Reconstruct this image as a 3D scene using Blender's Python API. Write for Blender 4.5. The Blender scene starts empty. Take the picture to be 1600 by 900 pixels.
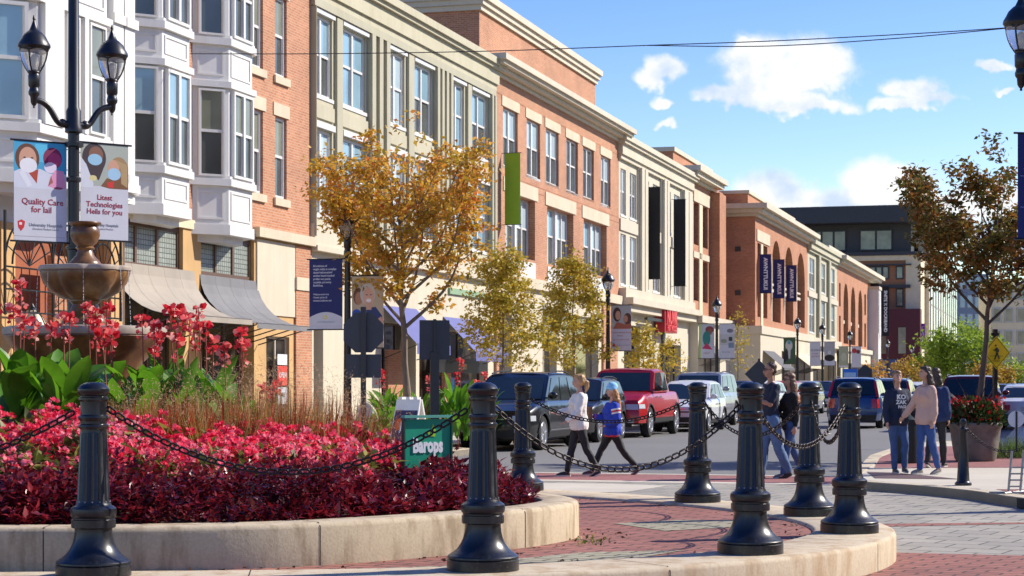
import bpy, bmesh, math, random
import numpy as np
from mathutils import Vector, Matrix, noise
R = math.radians
random.seed(7); rng = np.random.default_rng(7)
SC = bpy.context.scene; COL = SC.collection
# ------------------------------------------------------------------ camera
EYE = 1.54; F = 3000.0; HZ = 597.0
cam = bpy.data.cameras.new('camera'); camo = bpy.data.objects.new('camera', cam); COL.objects.link(camo)
camo.location = (0, 0, EYE); camo.rotation_euler = (R(90), 0, 0)
cam.sensor_width = 36; cam.lens = F / 1600 * 36; cam.shift_y = (HZ - 450) / 1600
cam.clip_start = .1; cam.clip_end = 5000
SC.camera = camo
cam.dof.use_dof = True; cam.dof.focus_distance = 21; cam.dof.aperture_fstop = 8
# ------------------------------------------------------------------ light
SUN_AZ = R(20)      # angle of the sun ahead of the +X axis
SUN_EL = R(36)
SUN_STR = 4.8
SKY_STR = .13
EXPO = 0.54
sd = Vector((math.cos(SUN_AZ) * math.cos(SUN_EL), math.sin(SUN_AZ) * math.cos(SUN_EL), math.sin(SUN_EL)))
sun = bpy.data.lights.new('sun', 'SUN'); suno = bpy.data.objects.new('sun', sun); COL.objects.link(suno)
sun.energy = SUN_STR; sun.angle = R(.5); sun.color = (1, .93, .82)
suno.rotation_euler = sd.to_track_quat('Z', 'Y').to_euler(); suno.location = (40, 0, 60)
w = bpy.data.worlds.new('World'); SC.world = w; w.use_nodes = True
nt = w.node_tree; nt.nodes.clear()
N = nt.nodes.new; L = nt.links.new
sky = N('ShaderNodeTexSky'); sky.sky_type = 'NISHITA'; sky.sun_disc = False
sky.sun_elevation = SUN_EL; sky.sun_rotation = math.pi / 2 - SUN_AZ
sky.air_density = 1.0; sky.dust_density = .3; sky.ozone_density = 2.2; sky.altitude = 0
bg = N('ShaderNodeBackground'); bg.inputs[1].default_value = SKY_STR
hs = N('ShaderNodeHueSaturation'); hs.inputs['Saturation'].default_value = 1.36; hs.inputs['Hue'].default_value = .523; L(sky.outputs[0], hs.inputs['Color'])
L(hs.outputs[0], bg.inputs[0])
tc = N('ShaderNodeTexCoord'); sp = N('ShaderNodeSeparateXYZ'); L(tc.outputs['Generated'], sp.inputs[0])
def M(op, a, b=None, c=None):
    m = N('ShaderNodeMath'); m.operation = op
    for i, v in enumerate((a, b, c)):
        if v is None: continue
        if isinstance(v, (int, float)): m.inputs[i].default_value = v
        else: L(v, m.inputs[i])
    return m.outputs[0]
yy = M('MAXIMUM', sp.outputs[1], .02)
tx = M('DIVIDE', sp.outputs[0], yy); tz = M('DIVIDE', sp.outputs[2], yy)    # tangent-plane sky coordinates
cv = N('ShaderNodeCombineXYZ'); L(tx, cv.inputs[0]); L(tz, cv.inputs[1])
def noi(scale, detail, rough=.55, vec=cv):
    n = N('ShaderNodeTexNoise'); n.inputs['Scale'].default_value = scale; n.inputs['Detail'].default_value = detail
    n.inputs['Roughness'].default_value = rough; L(vec.outputs[0], n.inputs['Vector']); return n.outputs['Fac']
n1 = noi(26, 6, .6); n2 = noi(75, 4, .6)
blobs = [(1215,112,112,68),(1275,108,85,62),(1200,140,90,48),(1180,150,75,28),(1250,165,85,28),(1130,148,70,20),(1170,78,40,28),(1035,118,36,34),(1032,158,20,16),
         (1425,143,55,30),(1440,160,75,20),(1395,165,45,15),(1560,112,40,14),(1575,140,24,8),(1034,198,22,14),
         (1390,290,95,52),(1215,308,85,46),(1265,320,90,40),(1330,322,110,36),(1450,330,130,42),(1160,318,55,26),(1540,330,100,36),(1600,380,160,40)]
n0 = noi(40, 3, .55); n00 = noi(52, 3, .55, cv)
tx = M('ADD', tx, M('MULTIPLY', M('SUBTRACT', n0, .5), .030)); tz = M('ADD', tz, M('MULTIPLY', M('SUBTRACT', n00, .5), .022))
acc = None; low = None
for cx, cy, rx, ry in blobs:
    a = M('DIVIDE', M('SUBTRACT', tx, (cx - 800) / F), rx / F); b = M('DIVIDE', M('SUBTRACT', tz, (HZ - cy) / F), ry / F)
    # flat underside: the lower half counts harder
    b2 = M('MULTIPLY', b, M('ADD', 1.0, M('MULTIPLY', M('LESS_THAN', b, 0), .35)))
    d = M('SUBTRACT', 1.0, M('POWER', M('ADD', M('MULTIPLY', a, a), M('MULTIPLY', b2, b2)), .5))
    acc = d if acc is None else M('MAXIMUM', acc, d)
fld = M('ADD', acc, M('ADD', M('MULTIPLY', M('SUBTRACT', n1, .5), 1.15), M('MULTIPLY', M('SUBTRACT', n2, .5), .55)))
mr = N('ShaderNodeMapRange'); mr.interpolation_type = 'SMOOTHSTEP'; L(fld, mr.inputs[0])
mr.inputs[1].default_value = -.04; mr.inputs[2].default_value = .46; mr.inputs[3].default_value = 0; mr.inputs[4].default_value = .97
cr = N('ShaderNodeValToRGB'); cr.color_ramp.elements[0].position = .30; cr.color_ramp.elements[0].color = (.62, .74, .95, 1)
cr.color_ramp.elements[1].position = .58; cr.color_ramp.elements[1].color = (1, 1, 1, 1)
cv2 = N('ShaderNodeVectorMath'); cv2.operation = 'ADD'; cv2.inputs[1].default_value = (.004, .016, 0); L(cv.outputs[0], cv2.inputs[0])
n3 = noi(26, 3, .5, cv2); L(M('ADD', M('MULTIPLY', M('SUBTRACT', n1, n3), 1.3), .56), cr.inputs[0])
bg2 = N('ShaderNodeBackground'); bg2.inputs[1].default_value = .74; L(cr.outputs[0], bg2.inputs[0])
mx = N('ShaderNodeMixShader'); L(mr.outputs[0], mx.inputs[0]); L(bg.outputs[0], mx.inputs[1]); L(bg2.outputs[0], mx.inputs[2])
wo = N('ShaderNodeOutputWorld'); L(mx.outputs[0], wo.inputs[0])
SC.view_settings.view_transform = 'Standard'; SC.view_settings.look = 'None'
SC.view_settings.exposure = EXPO; SC.view_settings.gamma = 1
SC.render.engine = 'CYCLES'; SC.cycles.max_bounces = 6; SC.cycles.transparent_max_bounces = 8
# ------------------------------------------------------------------ street frame
TH = math.atan(855 / F); CT, ST = math.cos(TH), math.sin(TH)
ROTZ = math.pi / 2 - TH               # local x runs along the street, local y to the left of it
def S(u, v, z=0): return Vector((u * ST - v * CT, u * CT + v * ST, z))
def U(px, D): return D / math.tan(TH - math.atan((px - 800) / F))
def Wp(px, py, z): return Vector(((px - 800) / F * z, z, EYE + (HZ - py) * z / F))
def Hgt(px, py, D):
    u = U(px, D); z = u * CT + D * ST; return EYE + (HZ - py) * z / F
# ------------------------------------------------------------------ object helpers
def tag(o, label=None, cat=None, group=None, kind=None):
    if label: o['label'] = label
    if cat: o['category'] = cat
    if group: o['group'] = group
    if kind: o['kind'] = kind
    return o
def empty(name, loc=(0, 0, 0), rz=0, label=None, cat=None, group=None, parent=None):
    o = bpy.data.objects.new(name, None); COL.objects.link(o); o.location = loc; o.rotation_euler = (0, 0, rz)
    o.empty_display_size = .2
    if parent: o.parent = parent
    return tag(o, label, cat, group)
def copy_tree(o, parent=None):
    c = o.copy(); COL.objects.link(c)
    if parent: c.parent = parent
    for ch in list(o.children): copy_tree(ch, c)
    return c
class MB:
    def __init__(s): s.v = []; s.f = []; s.m = []; s.T = None
    def add(s, vs, fs, mi=0):
        b = len(s.v)
        if s.T is not None: vs = [s.T @ Vector(p) for p in vs]
        s.v += [tuple(p) for p in vs]; s.f += [tuple(b + i for i in f) for f in fs]; s.m += [mi] * len(fs)
    def box(s, x0, x1, y0, y1, z0, z1, mi=0):
        if x0 > x1: x0, x1 = x1, x0
        if y0 > y1: y0, y1 = y1, y0
        if z0 > z1: z0, z1 = z1, z0
        s.add([(x0,y0,z0),(x1,y0,z0),(x1,y1,z0),(x0,y1,z0),(x0,y0,z1),(x1,y0,z1),(x1,y1,z1),(x0,y1,z1)],
              [(0,3,2,1),(4,5,6,7),(0,1,5,4),(1,2,6,5),(2,3,7,6),(3,0,4,7)], mi)
    def quad(s, a, b, c, d, mi=0): s.add([a, b, c, d], [(0, 1, 2, 3)], mi)
    def poly(s, pts, mi=0): s.add(pts, [tuple(range(len(pts)))], mi)
    def lathe(s, prof, n=24, c=(0, 0, 0), mi=0, rf=None):
        vs = []; fs = []
        for k, (r, z) in enumerate(prof):
            for i in range(n):
                a = 2 * math.pi * i / n; rr = r * (rf(a, z) if rf else 1)
                vs.append((c[0] + rr * math.cos(a), c[1] + rr * math.sin(a), c[2] + z))
        for k in range(len(prof) - 1):
            for i in range(n):
                j = (i + 1) % n; fs.append((k * n + i, k * n + j, (k + 1) * n + j, (k + 1) * n + i))
        fs.append(tuple(reversed(range(n)))); fs.append(tuple((len(prof) - 1) * n + i for i in range(n)))
        s.add(vs, fs, mi)
    def tube(s, pts, r, n=8, mi=0, caps=True):
        pts = [Vector(p) for p in pts]; rs = r if isinstance(r, (list, tuple)) else [r] * len(pts)
        vs = []; fs = []; up = Vector((.13, .31, .94)).normalized(); pn = None
        for k, p in enumerate(pts):
            t = (pts[min(k + 1, len(pts) - 1)] - pts[max(k - 1, 0)]).normalized()
            if pn is None:
                a = t.cross(up)
                if a.length < .1: a = t.cross(Vector((1, 0, 0)))
            else: a = pn - t * pn.dot(t)
            a.normalize(); pn = a; b = t.cross(a)
            for i in range(n):
                g = 2 * math.pi * i / n; vs.append(p + (a * math.cos(g) + b * math.sin(g)) * rs[k])
        for k in range(len(pts) - 1):
            for i in range(n):
                j = (i + 1) % n; fs.append((k * n + i, (k + 1) * n + i, (k + 1) * n + j, k * n + j))
        if caps: fs.append(tuple(range(n))); fs.append(tuple(reversed([(len(pts) - 1) * n + i for i in range(n)])))
        s.add(vs, fs, mi)
    def ell(s, c, r, n=12, m=8, mi=0, rot=None):
        vs = []; fs = []; c = Vector(c)
        for k in range(m + 1):
            p = math.pi * k / m
            for i in range(n):
                a = 2 * math.pi * i / n
                q = Vector((r[0] * math.sin(p) * math.cos(a), r[1] * math.sin(p) * math.sin(a), r[2] * math.cos(p)))
                if rot: q = rot @ q
                vs.append(c + q)
        for k in range(m):
            for i in range(n):
                j = (i + 1) % n; fs.append((k * n + i, (k + 1) * n + i, (k + 1) * n + j, k * n + j))
        s.add(vs, fs, mi)
    def prism(s, poly, y0, y1, mi=0):       # polygon in x,z extruded along y (y0 < y1), poly counter-clockwise seen from -y
        n = len(poly); vs = [(x, y0, z) for x, z in poly] + [(x, y1, z) for x, z in poly]
        fs = [tuple(range(n)), tuple(reversed(range(n, 2 * n)))] + [(i, i + n, (i + 1) % n + n, (i + 1) % n) for i in range(n)]
        s.add(vs, fs, mi)
    def build(s, name, mats, parent=None, smooth=False, loc=None, rz=None, angle=40):
        me = bpy.data.meshes.new(name); me.from_pydata(s.v, [], s.f)
        if not isinstance(mats, (list, tuple)): mats = [mats]
        for m in mats: me.materials.append(m)
        if len(mats) > 1: me.polygons.foreach_set('material_index', s.m)
        me.update()
        if smooth:
            me.polygons.foreach_set('use_smooth', [True] * len(me.polygons))
            if angle: me.set_sharp_from_angle(angle=R(angle))
        o = bpy.data.objects.new(name, me); COL.objects.link(o)
        if parent: o.parent = parent
        if loc is not None: o.location = loc
        if rz is not None: o.rotation_euler = (0, 0, rz)
        return o
def scatter(name, tv, tf, pos, rot, scl, mat, parent=None, rnd=None, smooth=False):
    """many copies of a leaf template in one mesh; rot is (N,3,3)"""
    tv = np.asarray(tv, float); n = len(pos); k = len(tv)
    scl = np.asarray(scl, float)
    if scl.ndim == 1: scl = np.repeat(scl[:, None], 3, 1)
    v = np.einsum('nij,nkj->nki', rot, tv[None] * scl[:, None, :]) + np.asarray(pos)[:, None, :]
    me = bpy.data.meshes.new(name); me.vertices.add(n * k); me.vertices.foreach_set('co', v.astype(np.float32).ravel())
    ls = [len(f) for f in tf]; flat = np.concatenate([np.array(f) for f in tf])
    idx = (flat[None] + (np.arange(n) * k)[:, None]).ravel()
    me.loops.add(len(idx)); me.loops.foreach_set('vertex_index', idx.astype(np.int32))
    tot = np.tile(np.array(ls), n); st = np.concatenate([[0], np.cumsum(tot)[:-1]])
    me.polygons.add(len(tot)); me.polygons.foreach_set('loop_start', st.astype(np.int32)); me.polygons.foreach_set('loop_total', tot.astype(np.int32))
    if rnd is None: rnd = rng.random(n)
    at = me.attributes.new('rnd', 'FLOAT', 'FACE'); at.data.foreach_set('value', np.repeat(rnd, len(ls)).astype(np.float32))
    me.update(calc_edges=True); me.validate()
    if smooth: me.polygons.foreach_set('use_smooth', [True] * len(me.polygons))
    me.materials.append(mat)
    o = bpy.data.objects.new(name, me); COL.objects.link(o)
    if parent: o.parent = parent
    return o
def frames(d, roll=None):
    """rotation matrices whose x axis is along d, with random roll"""
    d = np.asarray(d, float); d /= np.linalg.norm(d, axis=1)[:, None]
    n = len(d); r = rng.normal(size=(n, 3)) if roll is None else np.asarray(roll, float)
    y = np.cross(r, d); y /= np.linalg.norm(y, axis=1)[:, None] + 1e-9
    z = np.cross(d, y); return np.stack([d, y, z], 2)
def catmull(pts, n=8, closed=False):
    P = [Vector(p) for p in pts]; out = []; m = len(P)
    rngi = range(m) if closed else range(m - 1)
    for i in rngi:
        p1, p2 = P[i % m], P[(i + 1) % m]
        p0 = P[(i - 1) % m] if closed or i > 0 else p1; p3 = P[(i + 2) % m] if closed or i < m - 2 else p2
        for k in range(n):
            t = k / n
            out.append(.5 * ((2 * p1) + (-p0 + p2) * t + (2 * p0 - 5 * p1 + 4 * p2 - p3) * t * t + (-p0 + 3 * p1 - 3 * p2 + p3) * t ** 3))
    if not closed: out.append(P[-1].copy())
    return out
# ------------------------------------------------------------------ materials
def newmat(name):
    m = bpy.data.materials.new(name); m.use_nodes = True; t = m.node_tree; b = t.nodes['Principled BSDF']; return m, t, b
def mixc(t, fac, a, b, mode='MIX'):
    n = t.nodes.new('ShaderNodeMix'); n.data_type = 'RGBA'; n.blend_type = mode
    for sock, v in ((n.inputs['Factor'], fac), (n.inputs['A'], a), (n.inputs['B'], b)):
        if hasattr(v, 'links'): t.links.new(v, sock)
        elif isinstance(v, (int, float)): sock.default_value = v
        else: sock.default_value = (*v, 1)
    return n.outputs['Result']
def tnoise(t, scale, detail=4, coord='Object', rough=.6, stretch=None):
    tc = t.nodes.new('ShaderNodeTexCoord'); n = t.nodes.new('ShaderNodeTexNoise')
    n.inputs['Scale'].default_value = scale; n.inputs['Detail'].default_value = detail; n.inputs['Roughness'].default_value = rough
    if stretch:
        mp = t.nodes.new('ShaderNodeMapping'); mp.inputs['Scale'].default_value = stretch
        t.links.new(tc.outputs[coord], mp.inputs[0]); t.links.new(mp.outputs[0], n.inputs['Vector'])
    else: t.links.new(tc.outputs[coord], n.inputs['Vector'])
    return n.outputs['Fac']
def ramp(t, fac, stops, interp='LINEAR'):
    r = t.nodes.new('ShaderNodeValToRGB'); r.color_ramp.interpolation = interp
    e = r.color_ramp.elements
    while len(e) < len(stops): e.new(.5)
    for el, (p, c) in zip(e, stops): el.position = p; el.color = (*c, 1)
    t.links.new(fac, r.inputs[0]); return r.outputs[0]
def bump(t, b, h, dist=.01, st=.5):
    n = t.nodes.new('ShaderNodeBump'); n.inputs['Distance'].default_value = dist; n.inputs['Strength'].default_value = st
    t.links.new(h, n.inputs['Height']); t.links.new(n.outputs[0], b.inputs['Normal'])
def mat(name, c, rough=.6, metal=0, var=.12, scale=3, bmp=0, spec=.5, coat=0, detail=5, stretch=None, emit=0):
    m, t, b = newmat(name)
    b.inputs['Roughness'].default_value = rough; b.inputs['Metallic'].default_value = metal
    b.inputs['Specular IOR Level'].default_value = spec; b.inputs['Coat Weight'].default_value = coat
    if coat: b.inputs['Coat Roughness'].default_value = .04
    if var:
        f = tnoise(t, scale, detail, stretch=stretch)
        col = ramp(t, f, [(.25, tuple(x * (1 - var) for x in c)), (.75, tuple(min(1, x * (1 + var)) for x in c))])
        t.links.new(col, b.inputs['Base Color'])
        if bmp: bump(t, b, f, .02, bmp)
    else: b.inputs['Base Color'].default_value = (*c, 1)
    if emit: b.inputs['Emission Color'].default_value = (*c, 1); b.inputs['Emission Strength'].default_value = emit
    return m
def brickmat(name, c1, c2, mortar, bw=.21, rh=.072, ms=.008, ground=False, rot=0, off=.5, bstr=.4, rough=.85, stain=.25, sc2=.6):
    m, t, b = newmat(name); nd, lk = t.nodes, t.links
    tc = nd.new('ShaderNodeTexCoord'); br = nd.new('ShaderNodeTexBrick')
    if ground:
        mp = nd.new('ShaderNodeMapping'); mp.inputs['Rotation'].default_value = (0, 0, rot); lk.new(tc.outputs['Object'], mp.inputs[0]); lk.new(mp.outputs[0], br.inputs['Vector'])
    else:
        s_ = nd.new('ShaderNodeSeparateXYZ'); lk.new(tc.outputs['Object'], s_.inputs[0])
        a = nd.new('ShaderNodeMath'); a.operation = 'ADD'; lk.new(s_.outputs[0], a.inputs[0]); lk.new(s_.outputs[1], a.inputs[1])
        cb = nd.new('ShaderNodeCombineXYZ'); lk.new(a.outputs[0], cb.inputs[0]); lk.new(s_.outputs[2], cb.inputs[1]); lk.new(cb.outputs[0], br.inputs['Vector'])
    br.inputs['Scale'].default_value = 1; br.inputs['Brick Width'].default_value = bw; br.inputs['Row Height'].default_value = rh
    br.inputs['Mortar Size'].default_value = ms; br.inputs['Mortar Smooth'].default_value = .2; br.offset = off; br.inputs['Bias'].default_value = 0
    br.inputs['Color1'].default_value = (*c1, 1); br.inputs['Color2'].default_value = (*c2, 1); br.inputs['Mortar'].default_value = (*mortar, 1)
    f = tnoise(t, sc2, 6); g = tnoise(t, 14, 3)
    st = ramp(t, f, [(.3, (1 - stain,) * 3), (.7, (1 + stain * .35,) * 3)])
    c = mixc(t, 1.0, br.outputs['Color'], st, 'MULTIPLY')
    c = mixc(t, .35, c, ramp(t, g, [(.3, (.55, .55, .55)), (.7, (1.0, 1.0, 1.0))]), 'MULTIPLY')
    lk.new(c, b.inputs['Base Color']); b.inputs['Roughness'].default_value = rough
    inv = nd.new('ShaderNodeMath'); inv.operation = 'SUBTRACT'; inv.inputs[0].default_value = 1; lk.new(br.outputs['Fac'], inv.inputs[1])
    bump(t, b, inv.outputs[0], .008, bstr)
    return m
def leafmat(name, stops, trans=.35, rough=.5, spec=.4):
    m, t, b = newmat(name); nd, lk = t.nodes, t.links
    at = nd.new('ShaderNodeAttribute'); at.attribute_name = 'rnd'
    c = ramp(t, at.outputs['Fac'], stops)
    lk.new(c, b.inputs['Base Color']); b.inputs['Roughness'].default_value = rough; b.inputs['Specular IOR Level'].default_value = spec
    tr = nd.new('ShaderNodeBsdfTranslucent'); lk.new(c, tr.inputs[0]); mx = nd.new('ShaderNodeMixShader'); mx.inputs[0].default_value = trans
    lk.new(b.outputs[0], mx.inputs[1]); lk.new(tr.outputs[0], mx.inputs[2]); lk.new(mx.outputs[0], nd['Material Output'].inputs[0])
    return m
K = {}
def stucco(name, c, rough=.85, var=.08, scale=1, bmp=.08, streak=.22):
    m, t, b = newmat(name)
    f = tnoise(t, scale, 6); g = tnoise(t, 3.2, 5, stretch=(1, 1, .09)); h = tnoise(t, 26, 3); q = tnoise(t, .35, 3)
    col = ramp(t, f, [(.28, tuple(x * (1 - var) for x in c)), (.72, tuple(min(1, x * (1 + var * .7)) for x in c))])
    col = mixc(t, streak, col, ramp(t, g, [(.42, (1, 1, 1)), (.66, (.68, .64, .58))]), 'MULTIPLY')
    col = mixc(t, .4, col, ramp(t, q, [(.35, (.86, .84, .80)), (.6, (1, 1, 1))]), 'MULTIPLY')
    t.links.new(col, b.inputs['Base Color']); b.inputs['Roughness'].default_value = rough
    if bmp: bump(t, b, h, .006, .3)
    return m
K['brick'] = brickmat('red_brick', (.58, .25, .12), (.45, .175, .08), (.56, .40, .28), stain=.2)
K['brick_deep'] = brickmat('deep_brick', (.56, .225, .105), (.44, .165, .075), (.48, .31, .2), stain=.2)
K['stone'] = stucco('limestone', (.62, .53, .38), .85, var=.1, scale=1.2, bmp=.1)
K['sage'] = stucco('sage_stucco', (.50, .465, .33), .85, var=.07, scale=.8)
K['sage_d'] = stucco('sage_trim', (.43, .405, .29), .8, var=.06)
K['cream'] = stucco('cream_stucco', (.60, .54, .41), .85, var=.07, scale=.8)
K['ivory'] = stucco('ivory_trim', (.60, .53, .40), .7, var=.05)
K['white'] = stucco('white_trim', (.70, .69, .66), .5, var=.04)
K['whitepanel'] = stucco('white_panel', (.62, .62, .62), .55, var=.05, scale=.7)
K['tan'] = stucco('golden_tan_stucco', (.58, .36, .15), .8, var=.14, scale=1)
K['tan_l'] = mat('pale_tan_stone', (.66, .55, .36), .8, var=.08)
K['rust'] = mat('rust_wall', (.32, .09, .035), .8, var=.2)
K['bronze'] = mat('bronze_frame', (.13, .075, .05), .5, var=.1)
K['black'] = mat('black_paint', (.012, .013, .014), .4, var=0, spec=.5)
K['darkmetal'] = mat('dark_metal', (.03, .032, .035), .45, var=.1)
K['interior'] = mat('dark_interior', (.02, .018, .016), .9, var=.3)
K['roofgrey'] = mat('roof_grey', (.25, .25, .25), .9)
K['charcoal'] = mat('charcoal_cladding', (.035, .038, .045), .6, var=.1)
K['maroon'] = mat('maroon_cladding', (.085, .008, .016), .5, var=.1)
K['orangeclad'] = mat('terracotta_cladding', (.33, .14, .06), .7, var=.06)
K['greymetal'] = mat('grey_metal', (.35, .36, .37), .4, metal=.6, var=.05)
def glassmat(name, c, rough=.04, ior=1.9, var=.3, sc=.6):
    m, t, b = newmat(name); f = tnoise(t, sc, 2)
    t.links.new(ramp(t, f, [(.35, tuple(x * (1 - var) for x in c)), (.65, tuple(min(1, x * (1 + var)) for x in c))]), b.inputs['Base Color'])
    b.inputs['Roughness'].default_value = rough; b.inputs['IOR'].default_value = ior
    g = tnoise(t, 1.3, 2); bump(t, b, g, .02, .06)
    return m
K['glass_dark'] = glassmat('window_glass_dark', (.09, .10, .09), ior=1.7)
K['glass_olive'] = glassmat('window_glass_olive', (.20, .21, .15), ior=1.6)
K['glass_blue'] = glassmat('window_glass_blue', (.24, .38, .45), ior=1.8, var=.15)
K['glass_pale'] = glassmat('window_glass_blinds', (.42, .52, .56), ior=1.6, var=.08)
K['glass_store'] = glassmat('shop_glass', (.035, .03, .025), ior=1.7, var=.8, sc=1.5)
K['leaded'] = brickmat('leaded_glass', (.30, .34, .30), (.36, .40, .36), (.12, .12, .1), bw=.12, rh=.12, ms=.012, off=0, bstr=.1, rough=.25)
# ------------------------------------------------------------------ text
_font_cache = {}
def text(txt, size, m, parent, loc, name='lettering', rot=(R(90), 0, 0), align='CENTER', ext=.004, bold=0, sx=1, space=1, line=1):
    cu = bpy.data.curves.new(name, 'FONT'); cu.body = txt; cu.size = size; cu.align_x = align; cu.align_y = 'CENTER'
    cu.extrude = ext; cu.offset = bold; cu.space_character = space; cu.space_line = line; cu.resolution_u = 2
    o = bpy.data.objects.new('t', cu); COL.objects.link(o); dg = bpy.context.evaluated_depsgraph_get()
    me = bpy.data.meshes.new_from_object(o.evaluated_get(dg)); bpy.data.objects.remove(o); bpy.data.curves.remove(cu)
    me.name = name; me.materials.clear(); me.materials.append(m)
    r = bpy.data.objects.new(name, me); COL.objects.link(r); r.parent = parent; r.location = loc; r.rotation_euler = rot; r.scale = (sx, 1, 1)
    return r
# ------------------------------------------------------------------ ground
def sheet(name, pts, z, m, kind='structure', thick=None):
    b = MB(); n = len(pts)
    if thick is None: b.poly([(p[0], p[1], z) for p in pts])
    else:
        b.add([(p[0], p[1], z) for p in pts] + [(p[0], p[1], z - thick) for p in pts],
              [tuple(range(n))] + [(i + n, (i + 1) % n + n, (i + 1) % n, i) for i in range(n)])
    return tag(b.build(name, m), kind=kind)
asph, t, b = newmat('asphalt'); f1 = tnoise(t, .25, 6); f2 = tnoise(t, 60, 3)
c = mixc(t, .5, ramp(t, f1, [(.3, (.145, .14, .132)), (.7, (.20, .195, .185))]), ramp(t, f2, [(.3, (.07, .07, .07)), (.7, (.23, .23, .23))]))
t.links.new(c, b.inputs['Base Color']); b.inputs['Roughness'].default_value = .85; bump(t, b, f2, .006, .5)
K['asphalt'] = asph
K['concrete'] = mat('pavement_concrete', (.40, .37, .32), .9, var=.15, scale=.9, bmp=.08)
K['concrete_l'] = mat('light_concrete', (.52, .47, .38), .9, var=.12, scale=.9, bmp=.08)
K['paver_grey'] = brickmat('grey_pavers', (.40, .365, .30), (.32, .295, .25), (.09, .085, .075), bw=.42, rh=.42, ms=.012, ground=True, rot=R(28), off=.5, stain=.2)
K['paver_red'] = brickmat('red_pavers', (.38, .145, .105), (.29, .105, .08), (.06, .035, .028), bw=.30, rh=.15, ms=.013, ground=True, rot=R(28), off=.5, stain=.2)
K['band_red'] = brickmat('red_brick_paving', (.36, .14, .13), (.30, .11, .10), (.2, .1, .09), bw=.2, rh=.1, ms=.006, ground=True, rot=ROTZ, off=.5, stain=.15, bstr=.15)
K['curb'] = mat('curb_concrete', (.50, .43, .31), .88, var=.14, scale=2.2, bmp=.15)
sheet('ground', [(-700, -60), (900, -60), (900, 1600), (-700, 1600)], -.012, mat('ground_earth', (.13, .12, .09), .95))
def sq(u0, u1, v0, v1): return [S(u0, v1), S(u0, v0), S(u1, v0), S(u1, v1)]
sheet('road', sq(-20, 700, -60, 60), 0, K['asphalt'])
sheet('plaza_paving', sq(-12, 29.2, -30, 24), .004, K['paver_grey'])
sheet('crosswalk_band', sq(29.2, 31.3, -6, 14), .004, K['band_red'])
sheet('crosswalk_strip', sq(28.75, 29.2, -6, 14), .008, K['concrete_l'])
sheet('crosswalk_edge', sq(31.3, 31.55, -6, 14), .008, K['concrete_l'])
sheet('paving_band', sq(-10, 17.55, -30, 24), .008, K['paver_red'])
sheet('paving_wedge', [(3.3, 20.2), (3.35, 20.7), (7.0, 21.15), (8.5, 21.3), (8.5, 21.2), (6.0, 20.9)], .008, K['paver_red'])
sheet('painted_sun_patch', [(-.5, 26.2), (1.6, 26.8), (2.3, 28.4), (1.5, 29.0), (-.6, 29.3)], .0075, K['concrete_l'])  # lighter concrete sheet that paints a patch of sunlight onto the paving
for a, bb in ((.5, 3), (7.5, 10.5)):
    pass
# lane lines on the road
lm = mat('road_paint', (.62, .6, .5), .7, var=.2, scale=8)
mbl = MB()
for k in range(30):
    p = sq(46 + k * 9, 49 + k * 9, 6.55, 6.67); mbl.poly([(q.x, q.y, .004) for q in p])
tag(mbl.build('lane_marking', lm), kind='structure')
# left pavement (raised) with rounded corner
lv = [S(31, 60), S(31, 14.5), S(31.6, 13.1), S(33, 12.2), S(35, 12.0), S(39, 12.0), S(40, 13.15), S(400, 13.15), S(400, 60)]
sheet('left_pavement', lv, .12, K['concrete'], thick=.13)
sheet('cross_street_pavement', sq(-10, 24, 17.5, 60), .12, K['concrete'], thick=.13)
mbk = MB(); pts = [S(31, 30), S(31, 14.5), S(31.6, 13.1), S(33, 12.2), S(35, 12.0), S(39, 12.0), S(40, 13.15), S(400, 13.15)]
def kerb(mb, pts, wd=.16, z0=0, z1=.135, side=1, mi=0):
    pts = [Vector(p) for p in pts]
    for i in range(len(pts) - 1):
        a, b_ = pts[i], pts[i + 1]; d = (b_ - a).normalized(); n = Vector((-d.y, d.x, 0)) * wd * side
        q = [a, b_, b_ + n, a + n]
        mb.add([(p.x, p.y, z0) for p in q] + [(p.x, p.y, z1) for p in q], [(0,1,5,4),(1,2,6,5),(2,3,7,6),(3,0,4,7),(4,5,6,7)] if side > 0 else [(4,5,1,0),(5,6,2,1),(6,7,3,2),(7,4,0,3),(7,6,5,4)], mi)
kerb(mbk, pts, side=1, z0=.0)
tag(mbk.build('left_kerb', K['curb']), kind='structure')
# right pavement
rc = [(8.5, 20.6), (6.75, 22.3), (6.2, 23.6), (6.0, 25.0), (5.55, 26.3), (5.0, 27.3), (4.95, 28.4), (5.3, 30.2), (6.0, 33.0), (6.9, 37.0)]
rcs = [Vector((p[0], p[1], 0)) for p in rc]
rcs = catmull(rcs, 5) + [S(45, 3.4), S(50, 1.3), S(400, 1.3)]
poly = [(p.x, p.y) for p in rcs] + [tuple(S(400, -40).xy), (70, 60), (40, 18)]
sheet('right_pavement', poly, .12, K['concrete_l'], thick=.13)
mbk = MB(); kerb(mbk, rcs, side=-1, z0=0, z1=.13, wd=.22)
tag(mbk.build('right_kerb', K['curb']), kind='structure')
sheet('brick_paving_rear', [(6.0, 31.8), (6.9, 36), (8.6, 42), (60, 60), (60, 32.3)], .124, K['band_red'])
sheet('brick_paving_front', [(6.4, 25.4), (6.45, 24.2), (7.0, 22.5), (8.6, 21.0), (30, 20), (30, 25.4)], .124, K['paver_red'])
sheet('tactile_plate', [(5.35, 28.3), (6.55, 28.0), (6.0, 30.0), (5.6, 30.3)], .126, mat('tactile_surface', (.10, .055, .06), .8, scale=40))
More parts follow.
